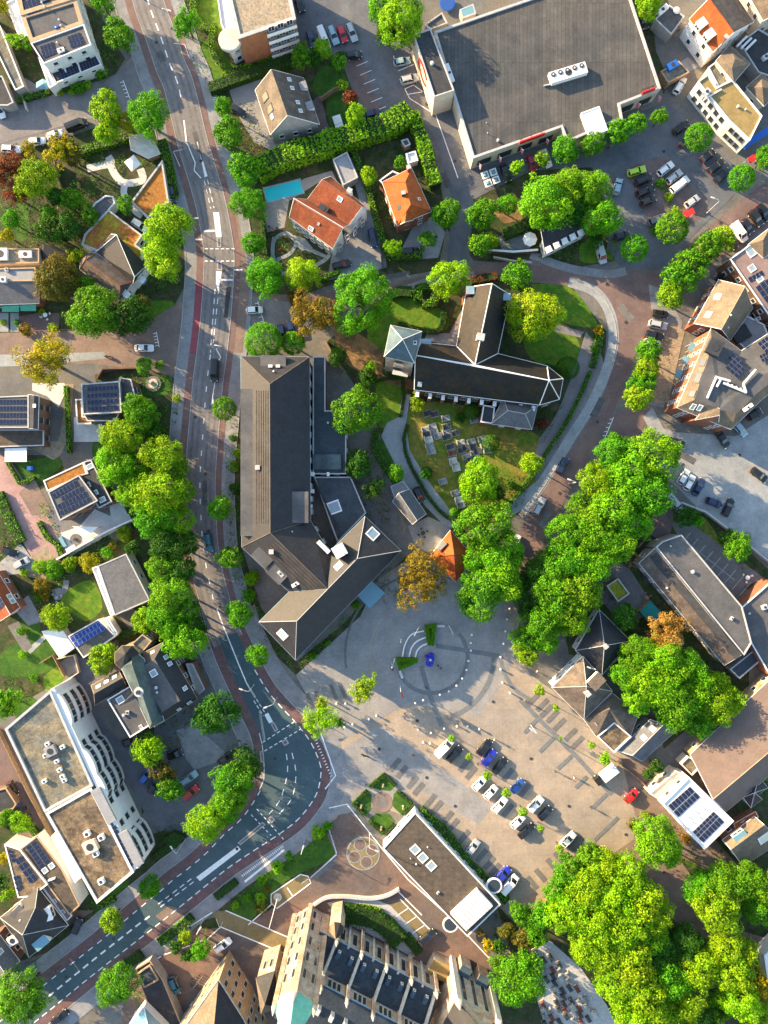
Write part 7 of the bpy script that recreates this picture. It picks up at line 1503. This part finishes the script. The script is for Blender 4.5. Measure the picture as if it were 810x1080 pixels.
car(771.5,255,55,'black','in the shade next to the white van and clump');car(762,289,-50,'black','against the steep gabled shop house');cars([(696.4,331,8,'black','hatch'),(694,342.5,12,'silver','suv'),(690,353.6,12,'black','estate'),(688,362,12,'white','hatch')],'on the sunny forecourt, # below the road fork clump')
car(393,251,80,'navy','on the villa drive','estate');car(360.5,279,-15,'black','at the bottom of the villa drive','estate');car(268.4,327,-3,'white','with dark roof at the give-way line','hatch');car(297,351,80,'navy','beside the larger ball-shaped tree');car(307,347,80,'navy','beside the smaller ball-shaped tree');car(226.5,391,92,'black','driving on the main road past the long building','van');car(433,265.4,-3,'black','in front of the orange-roofed house','suv')
car(220,572,82,'teal','driving on the main road','estate');car(442,522,65,'black','on the drive beside the slate-roofed gatehouse');car(593,491,-60,'navy','on the curved pavement edge','estate');car(568.6,534,-62,'silver','below the churchyard tip','estate');car(543,572,-62,'white','passing under the pavilion trees')
car(713.7,467,20,'black','beside the avenue near the brick shop','estate');car(762.6,463.5,55,'black','below the brick gable of the shop building','saloon');car(781,453,50,'silver-blue','next to the shop building wall');car(796,437,-30,'black','tight against the shop building','hatch');car(801,501,38,'black','crossing the pale square at the edge','estate');car(721,503,-58,'white','half under the avenue','hatch');car(727,509,-60,'white','second from the avenue on the pale square','hatch');car(737,513.6,-60,'navy','third from the avenue on the pale square','saloon')
car(711,530,50,'silver','on the brick drive below the avenue','van');car(753,530,20,'navy','parked along the yard wall','hatch');car(768,535,-65,'black','upright against the yard wall','estate');car(618.6,528,10,'white','glimpsed between the avenue crowns')
car(13,832,65,'black','beside the brown-roofed shed with bins','hatch');car(199.5,820.5,-35,'silver-blue','in the villa car park','estate');car(201,836,-40,'red','in the villa car park','suv');car(184.5,796,-20,'black','behind the turret villa trees');car(238,800,-38,'black','at the kerb inside the blue road bend','saloon');car(154,818.6,-50,'blue','poking from under the car park trees');car(162,829,-60,'black','almost hidden under the car park trees');car(137,782,-20,'black','against the turret villa','hatch');car(0,889,90,'white','at the left edge beside the solar roofs')if False else None
car(63,1073,-38,'black','at the bottom edge beside the busy road','estate');car(81,977,-70,'black','small one beside the dark hip-roofed house','hatch');car(235,997,-35,'white','before the presbytery','estate');car(184,1039.5,68,'teal','beside the long black garage','suv');car(451,988,-40,'black','by the basilica side porch','suv');car(22.5,594,-30,'silver','on the white drive','hatch');car(804,1014,70,'white','at the edge beside the yellow trees')
car(468.5,788.5,-45,'white','nearest the stone ring of the square','van');car(479.5,795.5,-48,'black','beside the white van on the square','estate')
cars([(511,788.4,-50,'black','estate'),(515.7,799,-50,'royal blue','suv'),(527,808,-50,'black','saloon')],'in the upper trio of the square, # from the ring')
cars([(505.6,826.6,-45,'white','hatch'),(517.4,835.6,-45,'white','hatch'),(527,849,-48,'white','estate')],'in the lower trio of the square, # from the ring')
car(545.7,829,-45,'blue','alone between the two trios','hatch');car(565,848,-45,'white','paired with a black car, upper middle','suv');car(575,857.7,-45,'black','paired with the white tall car','hatch');car(546,866.5,-42,'white','paired with a long black car, lower middle','hatch');car(555,876.6,-42,'black','lowest of the middle block','saloon');car(599,885.6,-45,'white','at the corner by the park wood','saloon');car(499,893.4,-52,'silver','alone along the leafy hedge','hatch');car(530.4,922,-45,'royal blue','beside the white van near the thicket','suv');car(537.5,932,-48,'white','beside the royal blue car','van');car(666,839.4,-45,'red','parked alone before the white solar building','hatch')
b=MB();root=empty('lorry',(*W(639,817,1.5).to_2d(),.05),'lorry with dark cab and long white box parked by the hipped villa','lorry');root.rotation_euler=(0,0,math.radians(38));root.scale=(.82,.82,.82)
b.box((1.0,0,2.0),(5.2,2.4,2.6),'roof_white');link('cargo_box',b.mesh('cargo_box'),root);b=MB();b.box((-2.9,0,1.45),(1.7,2.2,2.1),'black_plastic');b.box((-3.6,0,1.9),(.35,1.9,.8),'car_glass');link('cab',b.mesh('cab'),root)
b=MB();b.box((0,0,.62),(7.2,1.0,.2),'dark_metal');link('chassis',b.mesh('chassis'),root)
wm=[m for n,m,l,r in CARS['hatch']if n=='wheel'][0]
for x in(-2.8,2.2):
 for sy in(-1,1):link('wheel',wm,root,(x,sy*1.0,.45),(0,0,0 if sy>0 else math.pi),(1.35,)*3)
BO=[((454+38*math.cos(math.radians(a)),695+38*math.sin(math.radians(a))))for a in[]]
ring1=[(497.5,669.5),(496.5,678),(496.5,686),(494,697),(492,706.5),(487.5,715.5),(481.5,723),(473.5,729),(464,732.5),(446.5,738.5),(438,741.5)]
for i,p in enumerate(ring1):bollard(*p,f'white globe bollard, {ordw(i + 1)} round the inner stone ring from the trees')
for i,p in enumerate([(537.5,642),(534.5,653),(533,665.5),(531,679),(528,693),(528,706),(530,720),(538,731)]):bollard(*p,f'white globe bollard, {ordw(i + 1)} down the kerb beside the avenue end')
for i,p in enumerate([(468.5,768.5),(482,766),(493,766),(505.5,769),(454.5,773),(441,770),(446.5,783),(453.5,784)]):bollard(*p,f'white globe bollard, {ordw(i + 1)} of the arc above the white van')
for i,p in enumerate([(363.5,767),(372,764),(380.5,761.5),(389,758.5),(397,755),(355,742),(364.5,742)]):bollard(*p,f'white globe bollard, {ordw(i + 1)} between the two yellow square trees')
b=MB()
b.ball((0,0,1.0),1.0,'sculpture_blue',16,.8);b.ball((.2,.9,.8),.8,'sculpture_blue',14,.8);b.ball((-.2,-.9,.95),.95,'sculpture_blue',14,.8);b.ball((-.9,.8,.9),.45,'sculpture_blue',10,.8);b.ball((0,0,1.65),.42,'skin_cream',10,.4);b.disc((0,0),1.0,0,.2,'pale_stone',20)
single('sculpture',b,'glossy deep blue rounded sculpture with cream patch in the stone ring','sculpture',(453.5,694.5))
for i,(pts,h)in enumerate((([(424.5,692.5),(427,680),(434,669),(447,665.2)],.45),([(431.5,692.5),(434,683),(440,676),(449,672)],.45),([(438,693),(440,686),(445,681),(451,678.5)],.45))):
 b=MB();ribbon(b,[p for p in wl(pts,6)],-.16,.16,h,'coping_white',0);o=b.build('curved_bench',o=W(*pts[0]));tag(o,f"curved white bench, {('outermost', 'middle', 'innermost')[i]} of the three beside the blue sculpture",'bench','curved benches in the stone ring')
for lab,q in(('upper',[(447.5,659),(460,657),(457.5,680),(451,680)]),('lower',[(417,693),(440,693),(440,698),(421,706)])):
 root=empty('planter',W(*q[0]),f'{lab} wedge-shaped planter of clipped green beside the curved benches','planter');L=[W(*p)for p in q];b=MB();b.prism([(p.x,p.y)for p in L],0,.5,'wood',topmat='soil');b.build('tub',root)
 c=sum(L,Vector())/4;rg=np.random.default_rng(5);x=rg.uniform(-3.4,3.4,5000)+c.x;y=rg.uniform(-3.4,3.4,5000)+c.y;m=in_poly(x,y,L);x,y=x[m],y[m]
 I=inset([(p.x,p.y)for p in L],.8);inn=in_poly(x,y,I);C=np.stack([x-L[0].x,y-L[0].y,np.where(inn,.65,1.1)+rg.normal(0,.06,len(x))],1)
 tn=np.where(inn[:,None],np.array([[1.6,.8,2.0]]),np.array([[1.,1.,1.]]))*rg.uniform(.8,1.2,(len(x),1));link('foliage',leaves_mesh('foliage',C,np.tile([0,0,1.],(len(x),1)),.24,tn,3),root,color=(*TONE['G'],1))
for i,(x,y,dx,dy,col,lab)in enumerate(((436,665,4,-8,'canvas_white','white flag on a pole above the outer curved bench'),(422,672,0,-3,'canvas_white','small white flag on a pole west of the curved benches'),(413,698,2.5,-9,'canvas_white','drooping white flag on a pole by the lower planter'),(422,722,2,8,'flag_red','red and white flag on a pole below the lower planter'))):
 p=W(x,y);root=empty('flag',p,lab,'flag');b=MB();b.tube([p,p+Vector((0,0,7))],.06,'coping_white',6);b.build('pole',root);d=Vector((dx*S,-dy*S,0));b=MB();t0_=p+Vector((0,0,6.8));b.slab([t0_,t0_+d,t0_+d*1.0+Vector((.3,0,-1.6)),t0_+Vector((.15,0,-1.9))],[(col,0,1,2,3)],.03,{});b.build('cloth',root)
for x,y,a,lab in((465,660,0,'pale bench beside the upper wedge planter'),(423,711,70,'pale bench beside the lower wedge planter')):
 b=MB();r=math.radians(-a);b.box((0,0,.45),(1.9,.6,.1),'pave_white',rz=r)
 for q in(-.7,.7):b.box((q*math.cos(r),q*math.sin(r),.2),(.1,.5,.4),'pale_stone',rz=r)
 single('bench',b,lab,'bench',(x,y))
b=MB();r=math.radians(-62);b.box((0,0,1.2),(2.4,.1,1.4),'coping_white',rz=r);b.tube([(-.5,.95,0),(-.5,.95,1.6)],.05,'light_metal',5);b.tube([(.5,-.95,0),(.5,-.95,1.6)],.05,'light_metal',5);single('information_board',b,'slim white board standing east of the upper planter','board',(475,663))
for i,(x,y)in enumerate(((511,187),(519.5,184),(514,195.5),(522.5,192))):
 b=MB();b.box((0,0,1.1),(1.7,1.7,.12),'canvas_white',rz=.35);b.box((0,0,1.2),(.9,.9,.14),'car_glass',rz=.35);b.ball((0,0,1.2),.5,'canvas_blue',8,.5)
 for q in((-.7,-.7),(.7,-.7),(-.7,.7),(.7,.7)):b.tube([(*q,0),(*q,1.1)],.05,'light_metal',4)
 single('trolley_shelter',b,f"small white shelter, {('upper one nearest the wall', 'upper one nearest the black car', 'lower one nearest the road', 'lower one nearest the black car')[i]}",'shelter',(x,y),'four small shelters by the supermarket corner')
for x,y,lab,r_ in((557,256,'big octagonal pale parasol on the walled terrace',1.75),(733,847,None,1)):
 if lab:b=MB();q=[Vector((r_*math.cos(math.pi/4*k),r_*math.sin(math.pi/4*k),2.2))for k in range(8)];b.slab(q+[Vector((0,0,2.9))],[('render_cream' if 0 else 'canvas_white',k,(k+1)%8,8)for k in range(8)],.05,{});b.tube([(0,0,0),(0,0,2.8)],.05,'wood_post',5);single('parasol',b,lab,'parasol',(x,y))
for x,y,a,lab in((722,229,25,'red sunshade at the tip of the car park island'),(789,172,30,'red awning on the street corner by the ball-shaped tree')):
 b=MB();r=math.radians(a);b.box((0,0,2.5),(2.6,1.5,.1),'sign_red',rz=r)
 for q in((-1.1,-.6),(1.1,-.6),(-1.1,.6),(1.1,.6)):v_=Matrix.Rotation(r,2)@Vector(q);b.tube([(v_.x,v_.y,0),(v_.x,v_.y,2.5)],.04,'light_metal',4)
 single('sunshade',b,lab,'sunshade',(x,y))
b=MB();r=math.radians(-72);b.box((0,0,1.0),(4.2,2.0,.12),'roof_white',rz=r);b.box((0,0,1.08),(.12,2.0,.1),'light_metal',rz=r)
for q in((-.4,-1.6),(.4,-1.6),(-.4,1.6),(.4,1.6)):b.tube([(*q,0),(*q,1)],.06,'light_metal',4)
single('table_tennis_table',b,'white table on the lower deep green back lawn','table',(357.5,133))
b=MB()
q=[W(*p,2.4)for p in((38,87),(45,83),(52,86),(50,94),(38,93))];ap=W(45,88.5,3.1);b.slab(q+[ap],[('canvas_blue',i,(i+1)%5,5)for i in range(5)],.08,{})
for p in inset([(p.x,p.y)for p in q],.3):b.tube([(p.x,p.y,0),(p.x,p.y,2.5)],.06,'wood_post',5)
o=b.build('pavilion',o=W(45,88));tag(o,'blue tent-roofed pavilion in the patio below the terraced block','pavilion')
lamp(152,0,200,'lamp post at the top edge beside the main road');lamp(207,243,0,'lamp post by the upper crossing of the main road');lamp(268,722,200,'tall lamp post by the long building where the blue road starts');lamp(196,884,235,'lamp post at the mouth of the villa car park',8);lamp(292,736,160,'curved-arm lamp post on the red cycle lane',6);lamp(215,968,300,'white lamp post where the tan lane meets the pavement');lamp(321,887,285,'lamp post near the upper tip of the roadside lawn');lamp(664,916,30,'lamp post between the park wood and brick lane')
lamp(232,420,90,'lamp post next to the street tree west of the long building');lamp(655,260,80,'lamp post at the bend below the car park');lamp(720,935,60,'lamp post on the curving brick lane near the egg-shaped tree');lamp(560,765,220,'lamp post in the middle of the tan square');lamp(620,700,200,'lamp post before the hipped villa');lamp(600,510,200,'lamp post on the brick road by the navy car');lamp(745,225,200,'lamp post on the sunny brick junction');lamp(390,880,20,'lamp post beside the rose garden');lamp(180,30,20,'lamp post across from the apartment lawn')
p=W(293,946);root=empty('flagpole',p,'tall white flagpole with stays on the tan lane before the basilica','flagpole');b=MB();b.tube([p,p+Vector((0,0,13))],.12,'coping_white',8,.07);b.build('pole',root);b=MB();b.disc(p,1.0,0,.25,'pale_stone',20);b.build('base_ring',root)
b=MB();b.tube([(0,0,0),(0,0,3.0)],.06,'coping_white',5);b.tube([(0,0,2.9),(-.9,2.4,3)],.05,'coping_white',5);single('barrier_pole',b,'white barrier pole across the tan lane near the road','barrier',(235,972))
b=MB();b.tube([(0,0,.9),(5.2,-1.0,.9)],.08,'wood_post',5);b.tube([(0,0,0),(0,0,1)],.09,'wood_post',5);b.tube([(5.2,-1,0),(5.2,-1,1)],.09,'wood_post',5)
single('rail',b,'low wooden rail on the churchyard lawn edge','rail',(566,466))
wall_line([(343,360),(352,376),(362,392)],1.7,.25,'wood','wooden fence between the shrubs and the dark annexe','garden_fence','fence');wall_line([(716,530),(742,540),(776,566),(812,595)],1.5,.3,'pale_stone','grey wall between the pale square and the paved yard',cap='coping')
wall_line([(62,590),(90,574),(116,560),(142,548)],1.6,.3,'render_cream','pale wall below the white terrace of the rotated house',cap='coping_white');wall_line([(544,974),(560,962),(590,930),(612,906)],1.3,.3,'brick_red','brick wall between the car park and the park wood',cap='coping_tan');wall_line([(640,905),(652,915),(700,960)],.6,.3,'brick_brown','low brown wall beside the curving brick lane')
wall_line([(650,802),(672,820),(690,838)],1.6,.25,'wood','wooden fence from the side wing to the white solar building','garden_fence','fence');wall_line([(0,768),(30,830),(56,880)],1.5,.2,'wood','long grey fence behind the white apartment block','garden_fence','fence');wall_line([(28,110),(20,90),(24,98),(30,118)],1.2,.25,'pale_stone','pale garden wall beside the tan garage row')
wall_line([(512,266),(540,268),(566,266)],1.6,.4,'brick_brown','brown brick wall of the parasol terrace',cap='coping_white');wall_line([(338,108),(352,98),(368,92)],1.8,.2,'wood','dark fence between the two back lawns','garden_fence','fence');wall_line([(62,694),(80,690),(85,708),(60,725)],1.2,.25,'render_cream','pale wall beside the white flat-roofed garage');wall_line([(45,698),(58,690),(70,712)],1.5,.2,'wood','tan fence at the end of the left lawns','garden_fence','fence')
wall_line([(148,389),(110,390),(104,400)],1.2,.3,'brick_brown','low brick wall of the corner garden by the main road');wall_line([(60,172),(62,190),(66,198)],1.6,.2,'wood','wooden fence in the lime tree garden','garden_fence','fence');wall_line([(400,258),(404,286)],1.4,.2,'dark_metal','dark gate fence at the villa drive','garden_fence','fence')
wall_line([(560,278),(540,276),(520,272)],.9,.3,'pale_stone','low stone wall at the bend of the brick road')
B=Bld('slate_house','slate-roofed house with white dormers half under big trees','house',(594,246));B.pitched([(572,252,3.6),(612,232,3.6),(618,246,3.4),(575,268,3.4),(570,240,6),(612,226,5.6)],[(4,5,2,3),(0,1,5,4)],[0,3,2,1],'render_white','tile_slate',[(0,4,3),(2,5,1)],over=.1)
for i in range(5):B.dormer(578+i*8.5,264-i*4.4,1.2,1.2,0,1.0,'roof_white')
b=MB()
for i in range(4):
 b.box((-1.5+i,0,.5),(.6,.9,1.0),('bin_blue','dark_metal','bin_blue','dark_metal')[i],rz=.2)
 single('bin',b,f'wheelie bin, {ordw(i + 1)} along the brown-roofed shed by the apartment block','bin',(16+i*1.5,838+i*4.5));b=MB()
for x,y,lab in((683,601,'blue bin by the end of the long hall'),(681,607,'second blue bin by the long hall'),(686,613,'third blue bin along the long hall')):b=MB();b.box((0,0,.55),(.9,.9,1.1),'bin_blue',rz=.5);b.box((0,0,1.13),(1,1,.08),'dark_metal',rz=.5);single('bin',b,lab,'bin',(x,y))
def table_set(x,y,lab,col='wood',n=4,r_=.55):
 root=empty('garden_table',W(x,y),lab,'table');p=W(x,y);b=MB();b.disc(p,r_,.7,.76,col,14);b.disc(p,.07,0,.7,'dark_metal',6);b.build('table_top',root)
 for k in range(n):
  a=6.2832*k/n+.4;c=(p.x+1.1*math.cos(a),p.y+1.1*math.sin(a));b=MB();b.box((c[0],c[1],.42),(.45,.45,.06),col,rz=a);b.box((c[0]+.22*math.cos(a),c[1]+.22*math.sin(a),.7),(.05,.45,.5),col,rz=a)
  for q in(-.18,.18):b.tube([(c[0]+q,c[1]+.18,0),(c[0]+q,c[1]+.18,.4)],.02,'dark_metal',4);b.tube([(c[0]+q,c[1]-.18,0),(c[0]+q,c[1]-.18,.4)],.02,'dark_metal',4)
  o=b.build('garden_chair',o=Vector((c[0],c[1],0)));tag(o,f"{ordw(k + 1)} chair round the {lab}"[:90],'chair','garden chairs round tables')
table_set(49,333,'white garden table on the red terrace by the awnings','canvas_white');table_set(446,562,'dark table on the gatehouse terrace','dark_metal');table_set(681,630,'wooden table by the teal shed','wood',5);table_set(787,609,'white table in the paved yard','canvas_white',3);table_set(288,243,'dark table on the villa terrace','dark_metal',3);table_set(716,28,'table in the cluttered town house yard','wood',3);table_set(61,630,'pale table on the small paved circle','pave_light',3,.4)
b=MB();b.disc((0,0),1.9,0,.3,'square_dark',24);b.disc((0,0),1.2,.3,.4,'pale_stone',20);b.disc((0,0),.5,.4,.6,'dark_metal',12);single('garden_fountain',b,'round dark garden feature with rings near the main road','fountain',(162,405))
b=MB();b.box((-1.3,.6,.4),(2.6,.9,.8),'canvas_blue',rz=-1.05);b.box((.6,-1.0,.35),(2.4,.9,.7),'roof_white',rz=.5);single('garden_sofa',b,'blue corner sofa on the white terrace of the rotated house','sofa',(73,574));b=MB();b.disc((0,0),1.4,0,.1,'square_dark',20);b.disc((0,0),.4,.1,.5,'dark_metal',10);single('fire_pit',b,'round dark fire pit beside the blue corner sofa','fire pit',(80,569))
b=MB();b.disc((0,0),.9,0,.9,'canvas_white',16);b.box((.6,.4,.5),(1.2,1,1),'awning_teal');single('hot_tub',b,'white and teal tub at the end of the pink drive','tub',(46,598));b=MB();b.box((0,0,.3),(1.5,1.0,.6),'bin_blue');single('sandbox',b,'blue box on the small deep lawn by the brick house','box',(33,494))
car(10,582,20,'black','small one at the top of the white drive')
for x,y,a,m,lab in((114,376,5,True,'dark motorcycle parked on the side street pavement'),(60,1023,-40,False,'bicycle ridden lane edge of the lower busy road'),(216,266,90,False,'bicycle waiting at the upper crossing'),(487,323,-60,False,'bicycle leaning by the church transept'),(451,726,30,False,'bicycle beside the lower arc of the stone ring'),(385,797,20,True,'motorcycle near the pale patch of the square')):bike(x,y,a,lab,m)
for i in range(6):bike(203+i*1.8,1040-i*2.4,20,f'bicycle, {ordw(i + 1)} in the rack beside the presbytery',False,'bicycles racked by the presbytery')
for i,(x,y,a,sh,tr,lab)in enumerate(((427,753,0,'cloth_red','cloth_dark','person in red top walking below the stone ring'),(521,780,40,'cloth_light','cloth_navy','person in pale top near the upper trio of cars'),(504,806,0,'cloth_dark','cloth_dark','dark-clothed person between the parked cars'),(586,814,90,'cloth_dark','cloth_navy','dark-clothed person crossing the tan paving'),(623.5,852,0,'cloth_navy','cloth_dark','person in navy near the dark paving bands'),(555,740,0,'cloth_dark','cloth_dark','person standing by the empty bays of the villa'),(338,727,30,'cloth_light','cloth_dark','person in pale top among the grey strips by the yellow tree'),(414,706,0,'cloth_dark','cloth_dark','person in black beside the lower planter'),(462,702,45,'cloth_dark','cloth_dark','dark-clothed person east of the blue sculpture'),(465,705,200,'cloth_navy','cloth_dark','person in navy just behind the one east of the sculpture'),(385,829,0,'cloth_blue','cloth_dark','person in blue at the corner of the rose garden'),(566,708,60,'cloth_light','cloth_navy','person in pale top by the avenue kerb'),(436,797,90,'cloth_dark','cloth_dark','dark-clothed person on the grey strip of the square'),(605,820,0,'cloth_light','cloth_dark','person in pale top on the sunny paving'),(575,191,0,'cloth_red','cloth_navy','person in red near the supermarket cars'),(642,155,0,'cloth_red','cloth_dark','person in red under the supermarket trees'))):person(x,y,a,lab,sh,tr,'hair_fair' if i%3==0 else 'hair_dark')
GM={}
def grave(x,y,a,w,l,mat,label,group):
 k=(w,l,mat)
 if k not in GM:
  b=MB();b.box((0,0,.09),(l,w,.18),'pale_stone' if mat!='grave_pale' else 'grave_grey');b.box((.05,0,.22),(l-.25,w-.2,.1),mat);h=MB();h.box((-l/2+.12,0,.5),(.18,w*.8,.85),mat);GM[k]=(b.mesh('slab'),h.mesh('headstone'))
 r=empty('grave',(*W(x,y).to_2d(),.03),label,'grave',group);r.rotation_euler=(0,0,-math.radians(a));link('slab',GM[k][0],r);link('headstone',GM[k][1],r)
cg=[(451,436,'d'),(449,453,'g'),(456,450,'g'),(452,463,'p'),(458,456,'g'),(470,441,'g'),(471,450,'d'),(471,456,'g'),(462,460,'g'),(453,470,'g'),(455,476,'g'),(450,458,'d'),(480,457,'d'),(475,471,'d'),(486,467,'g'),(487,475,'d'),(497,466,'g'),(499,471,'d'),(492,482,'g'),(500,478,'g'),(497,485,'d'),(508,463,'g'),(511,470,'g'),(477,478,'b'),(478,487,'p'),(481,493,'p'),(467,508,'g'),(480,520,'g'),(484,528,'p'),(486,533,'g'),(500,443,'g'),(503,476,'d'),(514,475,'g'),(458,437,'d'),(491,471,'d'),(471,461,'d')]
nm_={'d':('grave_dark','dark'),'g':('grave_grey','grey'),'p':('grave_pale','pale'),'b':('grave_red','red-brown')}
for i,(x,y,c)in enumerate(cg):grave(x,y,-18+(i*7)%9,1.5 if c!='p' else 2.2,2.1,nm_[c][0],f'{nm_[c][1]} slab grave, {ordw(i + 1)} counted downwards in the churchyard','graves in the churchyard lawn')
rg=random.Random(4);k=0
for r_ in range(12):
 for c_ in range(3+r_//2):
  x=565+r_*.9+c_*7.6;y=1004+r_*6.8-c_*.8+(c_%2)*2
  if rg.random()<.15:continue
  k+=1;grave(x+rg.uniform(-.5,.5),y+rg.uniform(-.5,.5),60,1.2,2.1,rg.choice(['grave_dark','grave_dark','grave_grey','grave_pale','grave_red']),f'cemetery grave on pale gravel, {ordw(k)} counting row by row from the thicket','graves in the gravel cemetery')
wall_line([(672,577),(684,562),(690,556)],1.2,.3,'wood','orange-lit timber pile fence by the hall end','garden_fence','fence')
wd=bpy.data.worlds.new('World');SC.world=wd;wd.use_nodes=True;t_=wd.node_tree;bg=t_.nodes['Background']
EL,AZ=math.radians(17),math.atan2(.55,-1.0)
sk=t_.nodes.new('ShaderNodeTexSky');sk.sky_type='NISHITA';sk.sun_disc=False;sk.sun_elevation=EL;sk.sun_rotation=math.pi/2-AZ;sk.air_density=1.2;sk.dust_density=1.0
t_.links.new(sk.outputs[0],bg.inputs[0]);bg.inputs[1].default_value=.12
sl=bpy.data.lights.new('sun','SUN');sl.energy=5.0;sl.angle=math.radians(.5);sl.color=(1,.72,.40)
so=bpy.data.objects.new('sun',sl);COL.objects.link(so);d=Vector((math.cos(AZ)*math.cos(EL),math.sin(AZ)*math.cos(EL),math.sin(EL)));so.rotation_euler=d.to_track_quat('Z','Y').to_euler();so.location=(0,0,120)
cam=bpy.data.cameras.new('camera');co=bpy.data.objects.new('camera',cam);COL.objects.link(co);co.location=(0,0,H);co.rotation_euler=(0,0,0)
cam.sensor_fit='VERTICAL';cam.sensor_height=24;cam.lens=24*H/(1080*S);cam.clip_end=3000;cam.clip_start=1
SC.camera=co
SC.view_settings.view_transform='Standard';SC.view_settings.look='None';SC.view_settings.gamma=1;SC.view_settings.exposure=1.88;SC.view_settings.use_curve_mapping=False
SC.cycles.max_bounces=5;SC.cycles.diffuse_bounces=3
